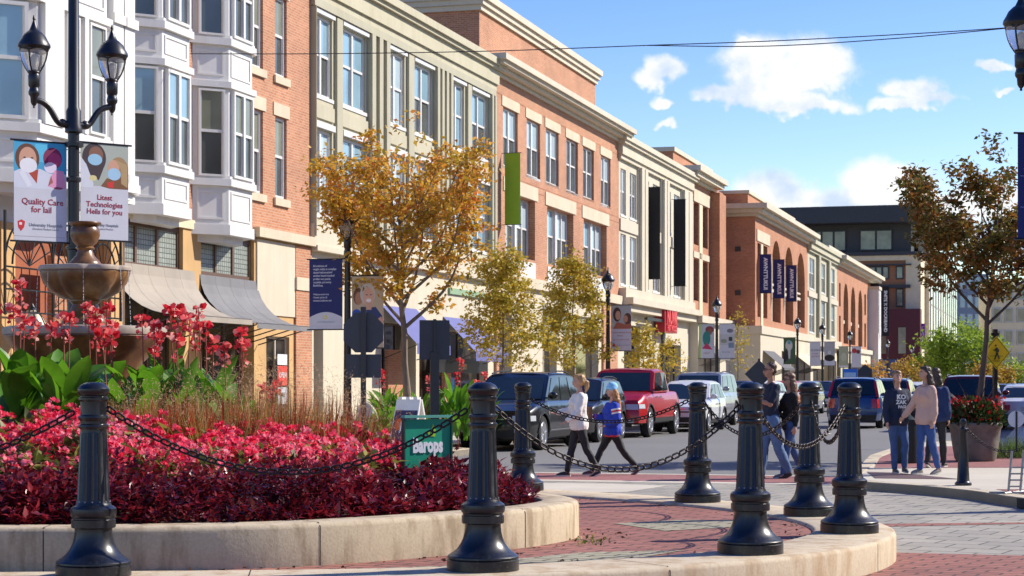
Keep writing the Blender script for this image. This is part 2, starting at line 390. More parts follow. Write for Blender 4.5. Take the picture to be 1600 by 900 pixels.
# storm drain at the kerb
dr = empty('storm_drain', (6.45, 22.85, 0), R(-60), 'black iron storm drain mouth set in the kerb at the right edge', 'drain')
d_ = MB(); d_.box(-.55, .75, -.06, .25, .008, .134); d_.build('inlet', mat('drain_iron', (.02, .02, .02), .7), dr)
# ------------------------------------------------------------------ building kit
_win = {}
def window(bld, x0, x1, z0, z1, y=.09, kind='double', pair=True, fm='white', gl=None, sill=True, mull=None):
    """window = frame (+ sill) with a glazed child"""
    wd, ht = round(x1 - x0, 2), round(z1 - z0, 2)
    gl = gl or random.choice([('glass_pale', 'glass_dark'), ('glass_blue', 'glass_dark'), ('glass_blue', 'glass_blue'), ('glass_olive', 'glass_dark'), ('glass_pale', 'glass_olive')])
    key = (wd, ht, kind, pair, fm, gl, sill)
    if key not in _win:
        f = MB(); t = .07 if wd > .7 else .05; d = .08
        f.box(0, t, -.02, d, 0, ht); f.box(wd - t, wd, -.02, d, 0, ht); f.box(t, wd - t, -.02, d, ht - t, ht); f.box(t, wd - t, -.02, d, 0, t)
        cols = [(t, wd - t)]
        if pair:
            m = wd / 2; f.box(m - .055, m + .055, -.03, d, t, ht - t); cols = [(t, m - .055), (m + .055, wd - t)]
        g = MB()
        for a, b_ in cols:
            zm = ht * .52
            f.box(a, b_, .0, d, zm - .035, zm + .035)
            f.box(a, a + .03, .01, d, t, ht - t); f.box(b_ - .03, b_, .01, d, t, ht - t)
            g.box(a + .03, b_ - .03, .05, .07, t, zm - .035, 1); g.box(a + .03, b_ - .03, .03, .05, zm + .035, ht - t, 0)
        if sill: f.box(-.08, wd + .08, -.12, .05, -.10, 0)
        fo = f.build('window', K[fm]); go = g.build('pane', [K[gl[0]], K[gl[1]]], fo)
        fo.parent = bld; fo.location = (x0, y, z0); _win[key] = fo; return fo
    o = copy_tree(_win[key], bld); o.location = (x0, y, z0); return o
def wall(bld, x0, x1, z0, z1, holes, m, depth=.35, y=0, name='wall', mi_rev=0, arch=()):
    """front face with real openings and their reveals; arch = indices of holes with a round head"""
    xs = sorted(set([x0, x1] + [h[0] for h in holes] + [h[1] for h in holes])); zs = sorted(set([z0, z1] + [h[2] for h in holes] + [h[3] for h in holes]))
    b = MB()
    for i in range(len(xs) - 1):
        for j in range(len(zs) - 1):
            cx, cz = (xs[i] + xs[i + 1]) / 2, (zs[j] + zs[j + 1]) / 2
            if any(h[0] < cx < h[1] and h[2] < cz < h[3] for h in holes): continue
            b.quad((xs[i], y, zs[j]), (xs[i + 1], y, zs[j]), (xs[i + 1], y, zs[j + 1]), (xs[i], y, zs[j + 1]))
    for k, h in enumerate(holes):
        a, c_, d, e = h[:4]
        if k in arch:
            r = (c_ - a) / 2; cx = (a + c_) / 2; zc = e - r; n = 10
            ps = [(cx - r * math.cos(math.pi * i / n), zc + r * math.sin(math.pi * i / n)) for i in range(n + 1)]
            for i in range(n):
                p, q = ps[i], ps[i + 1]
                b.quad((p[0], y, p[1]), (q[0], y, q[1]), (q[0], y, e), (p[0], y, e))
                b.quad((p[0], y + depth, p[1]), (q[0], y + depth, q[1]), (q[0], y, q[1]), (p[0], y, p[1]))
            e2 = zc
        else:
            e2 = e; b.quad((a, y, e), (c_, y, e), (c_, y + depth, e), (a, y + depth, e))
        b.quad((a, y, d), (a, y, e2), (a, y + depth, e2), (a, y + depth, d)); b.quad((c_, y, e2), (c_, y, d), (c_, y + depth, d), (c_, y + depth, e2))
        b.quad((a, y + depth, d), (c_, y + depth, d), (c_, y, d), (a, y, d))
    return b.build(name, m, bld)
def shell(bld, wid, dep, h, m, z0=0, name='side_wall', y=0):
    """side walls, back and roof"""
    b = MB()
    b.quad((0, y + dep, z0), (0, y, z0), (0, y, h), (0, y + dep, h)); b.quad((wid, y, z0), (wid, y + dep, z0), (wid, y + dep, h), (wid, y, h))
    b.quad((wid, y + dep, z0), (0, y + dep, z0), (0, y + dep, h), (wid, y + dep, h))
    o = b.build(name, m, bld)
    r = MB(); r.quad((0, y, h - .5), (wid, y, h - .5), (wid, y + dep, h - .5), (0, y + dep, h - .5)); r.build('roof', K['roofgrey'], bld)
    return o
def cornice(bld, x0, x1, steps, m, ret=2.0, y=0, name='cornice', back=None):
    """steps: (projection, z0, z1); returns along both sides"""
    b = MB()
    for k, (p, za, zb) in enumerate(steps):
        b.box(x0 - p, x1 + p, y - p, y - .002, za, zb)
        b.box(x0 - p, x0 - .002, y - .001, y + ret, za, zb); b.box(x1 + .002, x1 + p, y - .001, y + ret, za, zb)
        b.box(x0, x1, y, y + .3, za + .001, zb - .001)
    return b.build(name, m, bld)
def bandp(bld, x0, x1, z0, z1, p, m, name='belt_course', y=0):
    b = MB(); b.box(x0, x1, y - p, y - .001, z0, z1); return b.build(name, m, bld)
def building(name, label, px0, px1, D, cat='building', group='shop buildings along the left side'):
    u0, u1 = U(px0, D), U(px1, D)
    o = empty(name, S(u0, D), ROTZ, label, cat, group)
    o['_u0'] = u0; return o, u0, u1 - u0
def awning(bld, x0, x1, ztop, zbot, proj, m, curved=True, name='awning', y=0, valance=.12, ribs=True, n=8):
    b = MB(); prof = []
    for k in range(n + 1):
        t = k / n
        yy = -proj * (t if not curved else 1 - math.cos(t * math.pi / 2)) ; zz = ztop - (ztop - zbot) * (t if not curved else math.sin(t * math.pi / 2))
        prof.append((y + yy - .01, zz))
    th = .012
    nx = max(2, int((x1 - x0) / .7)) if ribs else 1
    for i in range(nx):
        xa, xb = x0 + (x1 - x0) * i / nx, x0 + (x1 - x0) * (i + 1) / nx
        for k in range(n):
            (ya, za), (yb, zb) = prof[k], prof[k + 1]
            b.quad((xa, yb, zb), (xb, yb, zb), (xb, ya, za), (xa, ya, za)); b.quad((xa, ya, za - th), (xb, ya, za - th), (xb, yb, zb - th), (xa, yb, zb - th))
    ye, ze = prof[-1]
    b.box(x0, x1, ye - .012, ye, ze - valance, ze)
    if ribs:
        for i in range(1, nx):
            xa = x0 + (x1 - x0) * i / nx
            b.tube([(xa, p[0] - .001, p[1] + .001) for p in prof], .0025, 4)
    aw = b.build(name, m, bld)
    fr = MB(); fr.tube([(x0, ye + .02, ze), (x1, ye + .02, ze)], .018, 6)
    for i in range(nx + 1):
        xa = x0 + (x1 - x0) * i / nx
        fr.tube([(xa, y - .02, ze - .45), (xa, ye + .02, ze - .03)], .016, 6)
    fr.build('awning_frame', K['black'], aw)
    return aw
def storefront(bld, x0, x1, z0, z1, n, y=.25, fm='bronze', transom=None, gl='glass_store'):
    f = MB(); g = MB(); t = .06; w_ = (x1 - x0) / n
    for i in range(n + 1):
        xc = min(max(x0 + i * w_, x0 + t / 2), x1 - t / 2); f.box(xc - t / 2, xc + t / 2, y - .04, y + .05, z0, z1)
    f.box(x0, x1, y - .035, y + .045, z1 - t, z1 - .001); f.box(x0, x1, y - .035, y + .045, z0 + .001, z0 + .35)
    if transom: f.box(x0, x1, y - .035, y + .045, transom - t / 2, transom + t / 2)
    g.box(x0, x1, y, y + .02, z0 + .35, z1 - t)
    fo = f.build('shopfront', K[fm], bld); g.build('shop_glass', K[gl], fo); return fo
AW_GREY = None
K['awning_grey'] = mat('grey_awning_fabric', (.32, .28, .23), .8, var=.12, scale=1.5)
K['awning_dark'] = mat('charcoal_awning_fabric', (.10, .10, .105), .8, var=.12)
K['awning_blue'] = mat('periwinkle_awning_fabric', (.10, .11, .30), .75, var=.08)
# ---- W: white corner building with the big bay
def poly_bay(bld, a, p, wf, z0, z1, m, rows, y0=0, wname='white', name='bay', gl=None, wings=True, capz=None, big=False):
    """three-sided bay: near side face at 45 degrees, front, far side; rows = window heights"""
    bay = MB(); c = [(a, y0), (a + p, y0 - p), (a + p + wf, y0 - p), (a + 2 * p + wf, y0)]
    def ring(off, za, zb):
        q = [(a - off * 1.4, y0 + .001), (a + p - off * .6, y0 - p - off), (a + p + wf + off * .6, y0 - p - off), (a + 2 * p + wf + off * 1.4, y0 + .001)]
        vs = [(x, y, za) for x, y in q] + [(x, y, zb) for x, y in q]
        bay.add(vs, [(0, 1, 5, 4), (1, 2, 6, 5), (2, 3, 7, 6), (4, 5, 6, 7), (3, 2, 1, 0)])
    ring(0, z0, z1)
    zz = [z0] + [r for r in rows for r in r] + [z1]
    for r0, r1 in rows:
        ring(.10, r0 - .22, r0 - .05); ring(.10, r1 + .05, r1 + .2); ring(.06, r0 - .05, r0 + .02)
    ring(.05, z0 - .25, z0); ring(-.2, z0 - .42, z0 - .25)
    # recessed-looking framed panels between the window rows
    lv = [(z0 + .12, rows[0][0] - .34)] + [(rows[i][1] + .34, rows[i + 1][0] - .34) for i in range(len(rows) - 1)]
    bo = bay.build(name, m, bld)
    for seg in range(3):
        (xa, ya), (xb, yb) = c[seg], c[seg + 1]; Ln = math.hypot(xb - xa, yb - ya); ang = math.atan2(yb - ya, xb - xa)
        for za, zb in lv:
            if zb - za < .25: continue
            pn = MB()
            for (x_0, x_1, q0, q1) in ((.12, Ln - .12, za, za + .05), (.12, Ln - .12, zb - .05, zb), (.12, .17, za + .05, zb - .05), (Ln - .17, Ln - .12, za + .05, zb - .05)):
                pn.box(x_0, x_1, -.022, .0, q0, q1)
            po = pn.build('panel_moulding', m, bo); po.location = (xa, ya, 0); po.rotation_euler = (0, 0, ang)
        for r0, r1 in rows:
            if big and seg == 1:
                for qa, qb in ((.95, 1.45), (1.85, 2.5)):
                    w2_ = window(bld, 0, qb - qa, r0, r1, y=0, pair=False, sill=False, gl=('glass_olive', 'glass_dark'), fm=wname); w2_.parent = bo; w2_.location = (xa + qa, ya - .085, r0)
                for qa in (.1, 1.6):
                    pl_ = MB(); pl_.box(xa + qa, xa + qa + (.7 if qa < 1 else .15), ya - .12, ya - .001, r0 - .04, r1 + .04); pl_.build('pilaster', m, bo)
                continue
            wo_ = window(bld, 0, Ln - .24 if not big else Ln - .36, r0, r1, y=0, pair=(seg == 1 and wf > 1.2), sill=False, gl=gl if gl else None, fm=wname)
            off = .12 if not big else .18
            wo_.parent = bo; n_ = Vector((math.sin(ang), -math.cos(ang)))
            wo_.location = (xa + math.cos(ang) * off + n_.x * .085, ya + math.sin(ang) * off + n_.y * .085, r0); wo_.rotation_euler = (0, 0, ang)
    return bo
W, u0, wl = building('corner_building', 'white panelled corner building with tall bay windows at far left', -230, 195, 19.0)
X = lambda px, D=19.0: U(px, D) - u0
wall(W, 0, wl, 4.55, 15.5, [], K['whitepanel'], name='wall')
shell(W, wl, 14, 15.5, K['whitepanel'])
pb = 31.6 - .9 - u0
poly_bay(W, pb, .9, 2.7, 5.45, 15.5, K['white'], [(6.35, 8.5), (9.9, 12.0), (13.2, 15.0)], big=True, gl=('glass_blue', 'glass_blue'))
poly_bay(W, pb - 6.2, .9, 2.7, 5.45, 15.5, K['white'], [(6.35, 8.5), (9.9, 12.0), (13.2, 15.0)], big=True, gl=('glass_blue', 'glass_blue'))
for xa in (X(168), X(186)):
    b = MB(); b.box(xa, xa + .45, -.14, -.001, 5.3, 15.5); b.box(xa - .06, xa + .51, -.2, -.141, 9.0, 9.2); b.box(xa - .06, xa + .51, -.2, -.141, 5.5, 5.9); b.build('pilaster', K['white'], W)
cornice(W, 0, wl - .35, [(.12, 5.2, 5.35), (.24, 5.35, 5.5), (.36, 5.5, 5.68), (.2, 5.68, 5.9)], K['white'], name='canopy_cornice', ret=1)
b = MB()
for k in (0, 2, 3, 5, 6):
    xa = .2 + k * (wl - .9) / 6; b.box(xa, xa + .5, -.05, .29, 0, 4.54)
b.build('pier', K['tan'], W)
b = MB(); b.box(0, wl, .3, .5, 0, 4.54); b.build('storefront_wall', K['rust'], W)
b = MB(); b.box(X(66), X(96), -.25, -.11, 0, 4.0); b.build('brick_pier', K['brick_deep'], W)
storefront(W, X(-40), X(40), 0, 2.6, 3, y=.22)
storefront(W, X(110), X(175), 0, 3.3, 3, y=.22)
# wrought iron lattice of the entrance canopy
b = MB()
for xa in (X(-70), X(8), X(60), X(118)):
    b.tube([(xa, -1.0, 2.75), (xa, -1.0, 4.6)], .03, 6)
for i, (xa, xb) in enumerate(((X(-70), X(8)), (X(8), X(60)), (X(60), X(118)))):
    for zz in (2.8, 3.2, 3.6): b.tube([(xa, -1, zz), (xb, -1, zz)], .018, 5)
    for rr in (1.0, .7): b.tube([((xa + xb) / 2 - (xb - xa) / 2 * rr * math.cos(t_), -1, 3.65 + .85 * rr * math.sin(t_)) for t_ in np.linspace(0, math.pi, 14)], .02, 5)
    for j in range(1, 6):
        xx = xa + (xb - xa) * j / 6; b.tube([(xx, -1, 2.8), (xx, -1, 3.6)], .012, 5)
    for j in range(1, 8):
        t_ = math.pi * j / 8; cx = (xa + xb) / 2; b.tube([(cx, -1, 3.65), (cx - (xb - xa) / 2 * math.cos(t_), -1, 3.65 + .85 * math.sin(t_))], .012, 5)
b.build('iron_lattice', K['black'], W)
# ---- A: red brick building with two white bays
A, u0, wl = building('brick_bay_building', 'red brick building with two white panelled bays over grey awnings', 195, 485, 20.0)
XA = lambda px, D=20.0: U(px, D) - u0
X = XA
rowsA = [(6.45, 8.6), (9.7, 11.8), (13.0, 15.0)]
holes = []
for r0, r1 in rowsA:
    for pa, pb_ in ((389, 411), (430, 448)): holes.append((X(pa), X(pb_), r0, r1))
sh = [(X(182), X(286), 0, 5.2), (X(314), X(397), 0, 5.2), (X(416), X(452), 0, 2.75)]
wall(A, 0, wl, 5.42, 15.6, holes, K['brick'])
shell(A, wl, 14, 15.6, K['brick'])
for h in holes:
    window(A, h[0], h[1], h[2], h[3], pair=False, gl=('glass_olive', 'glass_dark'), sill=False)
    bandp(A, h[0] - .15, h[1] + .15, h[3] + .02, h[3] + .36, .03, K['stone'], 'lintel'); bandp(A, h[0] - .12, h[1] + .12, h[2] - .22, h[2] - .02, .07, K['stone'], 'sill')
poly_bay(A, 38.7 - u0, .62, 1.4, 5.55, 15.6, K['white'], rowsA[:], gl=('glass_blue', 'glass_dark'))
poly_bay(A, 42.2 - u0, .65, 1.4, 5.35, 15.6, K['white'], [(6.5, 8.6), (9.9, 11.9), (13.2, 15.0)], gl=('glass_olive', 'glass_dark'))
wall(A, 0, wl, 0, 5.42, sh, K['tan'], name='storefront_wall', depth=.5)
bandp(A, X(396), wl + .05, 5.3, 5.55, .18, K['stone']); bandp(A, 0, X(396), 5.2, 5.42, .05, K['tan_l'], 'fascia')
bandp(A, X(400), X(459), 3.3, 5.25, .04, K['cream'], 'plaster_panel')
bandp(A, X(459.5), X(484.5), 0, 4.05, .06, K['brick'], 'brick_pier'); bandp(A, X(459), X(485), 4.05, 4.4, .1, K['stone'], 'pier_capital'); bandp(A, X(459.5), X(484.5), 4.4, 5.25, .05, K['brick'], 'brick_pier')
for (pa, pb_, n) in ((182, 286, 3), (314, 397, 3)):
    xa, xb = X(pa), X(pb_)
    f = MB(); f.box(xa, xb, .1, .2, 4.05, 4.25); f.box(xa, xb, .1, .2, 5.08, 5.2)
    for i in range(n + 1):
        xc = xa + .04 + (xb - xa - .08) * i / n; f.box(xc - .05, xc + .05, .1, .2, 4.25, 5.08)
    fo = f.build('transom', K['bronze'], A); g = MB(); g.box(xa, xb, .14, .16, 4.25, 5.08); g.build('leaded_pane', K['leaded'], fo)
    storefront(A, xa, xb, 0, 4.05, 3, y=.4)
storefront(A, X(416), X(452), .0, 2.75, 2, y=.12, fm='ivory')
awning(A, X(178), X(303), 4.2, 3.02, 1.5, K['awning_grey']); awning(A, X(312), X(402), 4.15, 2.95, 1.5, mat('slate_awning_fabric', (.17, .17, .175), .8, var=.15, scale=1.5))
# posters in the window
po = MB(); po.box(X(420), X(428), .06, .075, 1.75, 2.3); po.box(X(432), X(447), .06, .075, 2.0, 2.35)
pp = empty('window_posters', S(U(438, 20), 19.93, 0), ROTZ, 'red and white sale posters in the shop window beside the brick pier', 'poster')
q = MB(); q.box(-.35, .3, 0, .01, 2.0, 2.28); q.build('poster', mat('poster_white', (.75, .75, .75), .6), pp); q = MB(); q.box(-.35, .3, 0, .01, 1.45, 1.97); q.build('poster', mat('poster_red', (.6, .05, .03), .6), pp)
q = MB(); q.box(-.35, .3, 0, .01, .95, 1.4); q.build('poster', mat('poster_grey', (.5, .5, .52), .6), pp)
WHT = mat('white_lettering', (.85, .85, .85), .5, var=0)
text('OPEN', .2, WHT, pp, (-.02, -.006, 1.72)); text('SALE', .15, K['black'], pp, (-.02, -.006, 1.2))
# ---- B: sage stucco building
B, u0, wl = building('sage_building', 'sage green stucco three storey building with grooved pilasters behind the orange tree', 485, 770, 20.0)
X = lambda px, D=20.0: U(px, D) - u0
rows = [(6.25, 8.65), (9.6, 11.85)]; pairs = [(487, 520), (533, 573), (603, 633), (645, 676), (702, 726), (735, 762)]
holes = [(X(a) + .05, X(c_) - .05, r0, r1) for r0, r1 in rows for a, c_ in pairs]
wall(B, 0, wl, 5.5, 13.2, holes, K['sage']); shell(B, wl, 14, 13.2, K['sage'])
for h in holes: window(B, h[0], h[1], h[2], h[3], gl=random.choice([('glass_blue', 'glass_blue'), ('glass_pale', 'glass_pale'), ('glass_blue', 'glass_dark')]))
cornice(B, 0.0, wl, [(.12, 12.25, 12.45), (.2, 12.45, 12.95), (.32, 12.95, 13.08), (.42, 13.08, 13.32)], K['sage'], ret=.0)
b = MB(); b.box(0, wl, -.14, -.0, 12.02, 12.248); b.build('frieze', K['sage_d'], B)
for (pa, pb_) in ((573.5, 602.5), (676.5, 701.5), (762.5, 769.8), (485.2, 486.8)):
    xa, xb = X(pa) + .02, X(pb_) - .02
    b = MB(); n = max(1, int((xb - xa) / .55)); ww = (xb - xa) / (2 * n + 1)
    b.box(xa, xb, -.05, -.001, 5.6, 12.0)
    for i in range(n + 1): b.box(xa + 2 * i * ww, xa + (2 * i + 1) * ww, -.17, -.051, 5.6, 12.0)
    b.build('pilaster', K['sage_d'], B)
for (pa, pb_) in ((520.5, 532.5), (633.5, 644.5), (726.5, 734.5)):
    bandp(B, X(pa) + .08, X(pb_) - .08, 5.6, 12.0, .1, K['sage_d'], 'mullion_pier')
for a, c_ in pairs:
    bandp(B, X(a), X(c_), 8.95, 9.35, .06, K['sage'], 'spandrel'); bandp(B, X(a), X(c_), 11.88, 12.0, .09, K['white'], 'window_head'); bandp(B, X(a), X(c_), 8.68, 8.85, .09, K['white'], 'window_head')
bandp(B, 0, wl, 5.35, 5.95, .12, K['ivory']); bandp(B, 0, wl, 5.2, 5.35, .22, K['ivory'], 'belt_moulding')
sh = [(X(490), X(505), .0, 3.2), (X(596), X(650), 0, 3.4), (X(655), X(762), 0, 3.3)]
wall(B, 0, wl, 0, 5.2, sh, K['cream'], name='storefront_wall', depth=.5)
bandp(B, X(700), X(769), 4.55, 4.75, .08, mat('green_moulding', (.25, .38, .22), .6), 'green_moulding')
for h in sh: storefront(B, h[0], h[1], 0, h[3], 3, y=.35)
bandp(B, X(601), X(624), 0, 2.55, .12, K['brick_deep'], 'brick_pier'); bandp(B, X(690), X(700), 0, 2.4, .12, K['brick'], 'brick_pier')
awning(B, X(596), X(650), 3.9, 2.7, 1.15, K['awning_blue'], curved=False, valance=.3, ribs=False); awning(B, X(692), X(745), 3.75, 2.55, 1.15, K['awning_blue'], curved=False, valance=.3, ribs=False)
b = MB(); b.box(X(672), X(752), -.25, -.12, 1.85, 2.35); sg = b.build('shop_sign', K['black'], B)
text('orum', .42, mat('gold_lettering', (.75, .6, .35), .4), sg, (X(712), -.26, 2.1), 'lettering')
b = MB(); b.box(X(706), X(722), .28, .3, .6, 1.7); b.build('window_poster', mat('blue_poster', (.05, .3, .7), .5), B)
# ---- C: red brick building with penthouse
C, u0, wl = building('brick_cornice_building', 'tall red brick building with white cornice and a raised brick top storey', 770, 967, 20.0)
X = lambda px, D=20.0: U(px, D) - u0
top = [(786, 809), (823, 844), (853, 873), (885, 903), (911, 928), (939, 954)]
low = [(790, 836), (855, 896), (912, 948)]
holes = [(X(a), X(c_), 9.65, 11.85) for a, c_ in top] + [(X(a), X(c_), 6.35, 8.7) for a, c_ in low]
wall(C, 0, wl, 5.6, 13.0, holes, K['brick'], depth=.45); shell(C, wl, 14, 13.0, K['brick'])
for h in holes[:6]:
    window(C, h[0], h[1], h[2], h[3], y=.12, gl=random.choice([('glass_pale', 'glass_dark'), ('glass_dark', 'glass_dark')]))
    bandp(C, h[0] - .2, h[1] + .2, h[3] + .02, h[3] + .4, .03, K['stone'], 'lintel')
for h in holes[6:]:
    m_ = (h[0] + h[1]) / 2
    window(C, h[0], m_ - .12, h[2], h[3], y=.3, gl=('glass_blue', 'glass_dark')); window(C, m_ + .12, h[1], h[2], h[3], y=.3, gl=('glass_pale', 'glass_dark'))
    b = MB(); b.box(m_ - .12, m_ + .12, .2, .45, h[2], h[3]); b.build('mullion', K['white'], C)
    bandp(C, h[0] - .35, h[1] + .35, h[3] + .02, h[3] + .55, .04, K['stone'], 'lintel'); bandp(C, h[0], h[1], 5.62, 6.24, .03, K['white'], 'apron')
for zz in (12.25, 10.9, 9.3, 9.05, 7.6, 6.3):
    if zz in (9.3, 9.05, 12.25): bandp(C, .0, wl, zz, zz + .05, .012, K['brick_deep'], 'brick_course')
cornice(C, 0, wl, [(.12, 12.85, 13.0), (.35, 13.0, 13.15), (.6, 13.15, 13.28), (.72, 13.28, 13.5)], K['ivory'], ret=2.0)
b = MB(); b.box(1.6, wl - .6, 1.0, 13, 13.0, 15.75); ph = b.build('top_storey', K['brick'], C)
b = MB(); b.box(1.4, wl - .4, .8, 13.2, 15.75, 15.95); b.box(1.3, wl - .3, .7, 13.3, 15.95, 16.2); b.box(1.5, wl - .5, .9, 13.1, 15.55, 15.748); b.build('parapet_cap', K['ivory'], ph)
bandp(C, 0, wl, 5.2, 5.6, .2, K['stone']); 
sh = [(X(775), X(800), 0, 4.5), (X(848), X(870), 0, 4.6), (X(880), X(935), 0, 4.4)]
wall(C, 0, wl, 0, 5.2, sh, K['cream'], name='storefront_wall', depth=.5)
for h in sh: storefront(C, h[0], h[1], 0, h[3], 2, y=.3, fm='ivory')
bandp(C, X(772), X(776), 0, 5.15, .1, K['brick'], 'brick_pier'); bandp(C, X(940), X(962), 0, 5.15, .1, K['brick'], 'brick_pier')
bandp(C, X(848), X(870), 3.4, 4.6, .06, K['greymetal'], 'sign_panel')
# ---- D: pale building (black banners)
Dd, u0, wl = building('pale_building', 'pale cream stucco building with tall black banners and red shop sign', 967, 1077, 20.0)
X = lambda px, D=20.0: U(px, D) - u0
pr = [(969.5, 978), (984, 994), (1007, 1014), (1020, 1030), (1041, 1048), (1053, 1062)]
holes = [(X(a), X(c_), r0, r1) for r0, r1 in ((6.2, 8.6), (9.5, 11.7)) for a, c_ in pr]
wall(Dd, 0, wl, 5.6, 13.0, holes, K['cream']); shell(Dd, wl, 14, 13.0, K['cream'])
for h in holes: window(Dd, h[0], h[1], h[2], h[3], gl=random.choice([('glass_pale', 'glass_dark'), ('glass_olive', 'glass_dark')]))
for a, c_ in ((995, 1006), (1031, 1040), (1063, 1076.5)):
    b = MB(); xa, xb = X(a), X(c_); b.box(xa, xb, -.1, -.001, 5.6, 12.1); b.box(xa + .1, (xa + xb) / 2 - .1, -.25, -.101, 5.6, 12.1); b.box((xa + xb) / 2 + .1, xb - .1, -.25, -.101, 5.6, 12.1); b.build('pilaster', K['cream'], Dd)
for a, c_ in ((967.5, 995), (1006, 1031), (1040, 1063)): bandp(Dd, X(a), X(c_), 8.75, 9.3, .08, K['ivory'], 'spandrel')
cornice(Dd, 0, wl, [(.15, 12.1, 12.3), (.25, 12.3, 12.8), (.4, 12.8, 12.95), (.5, 12.95, 13.2)], K['cream'], ret=0)
b = MB(); b.box(0, wl, -.7, -.001, 5.25, 5.55); b.box(0, wl, -.45, -.002, 4.9, 5.249); b.box(0, wl, -.35, -.001, 5.551, 6.0); b.build('belt_course', K['ivory'], Dd)
sh = [(X(975), X(1000), 0, 4.3), (X(1030), X(1064), 0, 3.55)]
wall(Dd, 0, wl, 0, 4.9, sh, K['cream'], name='storefront_wall', depth=.6)
storefront(Dd, sh[0][0], sh[0][1], 0, 4.3, 3, fm='black', y=.35); storefront(Dd, sh[1][0], sh[1][1], 0, 3.55, 3, fm='black', y=.4)
b = MB(); b.box(X(1022), X(1024), -.5, -.35, 0, 4.6); b.box(X(996), X(1023), -.5, -.35, 4.6, 4.75); b.build('door_frame', K['black'], Dd)
RS = empty('shop_sign', S(U(1048, 19.4), 19.4, 0), ROTZ, 'red box sign above the shop door of the pale building', 'sign')
b = MB(); b.box(-1.55, 1.75, 0, .5, 4.1, 5.25); b.build('sign_box', mat('sign_red', (.42, .01, .02), .4, var=.05), RS)
mred = mat('sign_letter_red', (.72, .06, .07), .4, var=0)
text('NUVK', .95, mred, RS, (.1, -.02, 4.85), 'lettering', sx=1.0, ext=.05, bold=.03); text('FAST WOOD', .42, mred, RS, (.1, -.02, 4.32), 'lettering', ext=.05, bold=.015)
# ---- E: narrow brick building
E, u0, wl = building('narrow_brick_building', 'narrow red brick building with dark paired windows beside the pale one', 1077, 1140, 20.0)
X = lambda px, D=20.0: U(px, D) - u0
holes = [(X(a), X(c_), r0, r1) for r0, r1 in ((6.2, 8.6), (9.4, 11.8)) for a, c_ in ((1084, 1091.5), (1097, 1106), (1121, 1124.5))]
wall(E, 0, wl, 4.9, 13.2, holes, K['brick_deep'], depth=.5); shell(E, wl, 14, 13.2, K['brick_deep'])
for h in holes: window(E, h[0], h[1], h[2], h[3], y=.25, fm='bronze', gl=('glass_dark', 'glass_dark'), pair=False)
bandp(E, X(1091.8), X(1096.7), 5, 11.8, .05, K['tan_l'], 'stone_strip'); bandp(E, X(1083), X(1108), 11.85, 12.55, .06, K['stone'], 'keystone_lintel'); bandp(E, X(1083), X(1108), 8.65, 9.0, .05, K['stone'], 'lintel')
cornice(E, 0, X(1114), [(.2, 12.9, 13.1), (.6, 13.1, 13.35), (.8, 13.35, 13.65)], K['ivory'], ret=2)
bandp(E, X(1109), X(1119), 4.9, 12.8, .6, K['brick_deep'], 'buttress')
b = MB(); b.box(.4, wl - 1, 1, 9, 13.2, 14.6); t_ = b.build('top_storey', K['brick_deep'], E); b = MB(); b.box(.3, wl - .9, .9, 9.1, 14.6, 14.85); b.build('parapet_cap', K['ivory'], t_)
wall(E, 0, wl, 0, 4.9, [(X(1086), X(1112), 0, 3.4)], K['cream'], name='storefront_wall', y=-.5, depth=.6); storefront(E, X(1086), X(1112), 0, 3.4, 3, y=.05)
b = MB(); b.box(0, wl, -.75, .02, 4.9, 5.3); b.build('belt_course', K['ivory'], E)
b = MB(); b.quad((0, -.0, 0), (0, -.5, 0), (0, -.5, 4.9), (0, 0, 4.9)); b.build('return_wall', K['cream'], E)
awning(E, X(1078), X(1095), 3.9, 2.9, 1.2, K['awning_dark'], curved=False, y=-.5)
# ---- G: arched brick building, D=18
G, u0, wl = building('arched_brick_building', 'red brick building with three tall arched windows and three navy vertical banners', 1180, 1262, 18.0)
X = lambda px, D=18.0: U(px, D) - u0
ar = [(1206, 1220), (1226, 1239.5), (1245, 1257.5)]
holes = [(X(a), X(c_), 5.5, 10.9) for a, c_ in ar] + [(X(1183.5), X(1188), 5.6, 10.2), (X(1191.5), X(1199), 5.6, 10.2)]
wall(G, 0, wl, 4.9, 12.2, holes, K['brick_deep'], depth=.8, arch=(0, 1, 2)); shell(G, wl, 14, 12.2, K['brick_deep'])
for h in holes:
    window(G, h[0], h[1], h[2], 7.5, y=.6, fm='bronze', gl=('glass_dark', 'glass_dark'), pair=True, sill=False); window(G, h[0], h[1], 8.1, h[3], y=.6, fm='bronze', gl=('glass_dark', 'glass_dark'), pair=True, sill=False)
    b = MB(); m_ = (h[0] + h[1]) / 2
    b.box(h[0], h[1], .3, .62, 7.52, 7.72); b.box(h[0], h[1], .3, .62, 7.95, 8.08)
    if h[3] > 10.5: b.box(m_ - .12, m_ + .12, .28, .62, 5.5, 10.7)
    b.build('mullion', K['ivory'], G)
for z_ in (6.9, 9.6):
    b = MB(); b.box(-.06, -.002, .9, 1.25, z_, z_ + .3); b.build('vent', K['darkmetal'], G)
bandp(G, X(1182), X(1202), 10.3, 11.0, .06, K['stone'], 'keystone_lintel'); bandp(G, X(1188.2), X(1191.3), 5, 10.2, .05, K['tan_l'], 'stone_strip')
cornice(G, 0, wl, [(.2, 11.75, 11.95), (.55, 11.95, 12.2), (.85, 12.2, 12.5)], K['ivory'], ret=2.4)
b = MB(); b.box(-.1 + .4, wl - 4, .5, 9, 12.2, 13.2); t_ = b.build('top_storey', K['brick_deep'], G); b = MB(); b.box(.2, wl - 3.9, .4, 9.1, 13.2, 13.4); b.build('parapet_cap', K['ivory'], t_)
b = MB(); b.box(-.6, wl, -.5, 4, 4.5, 5.0); b.build('belt_course', K['cream'], G)
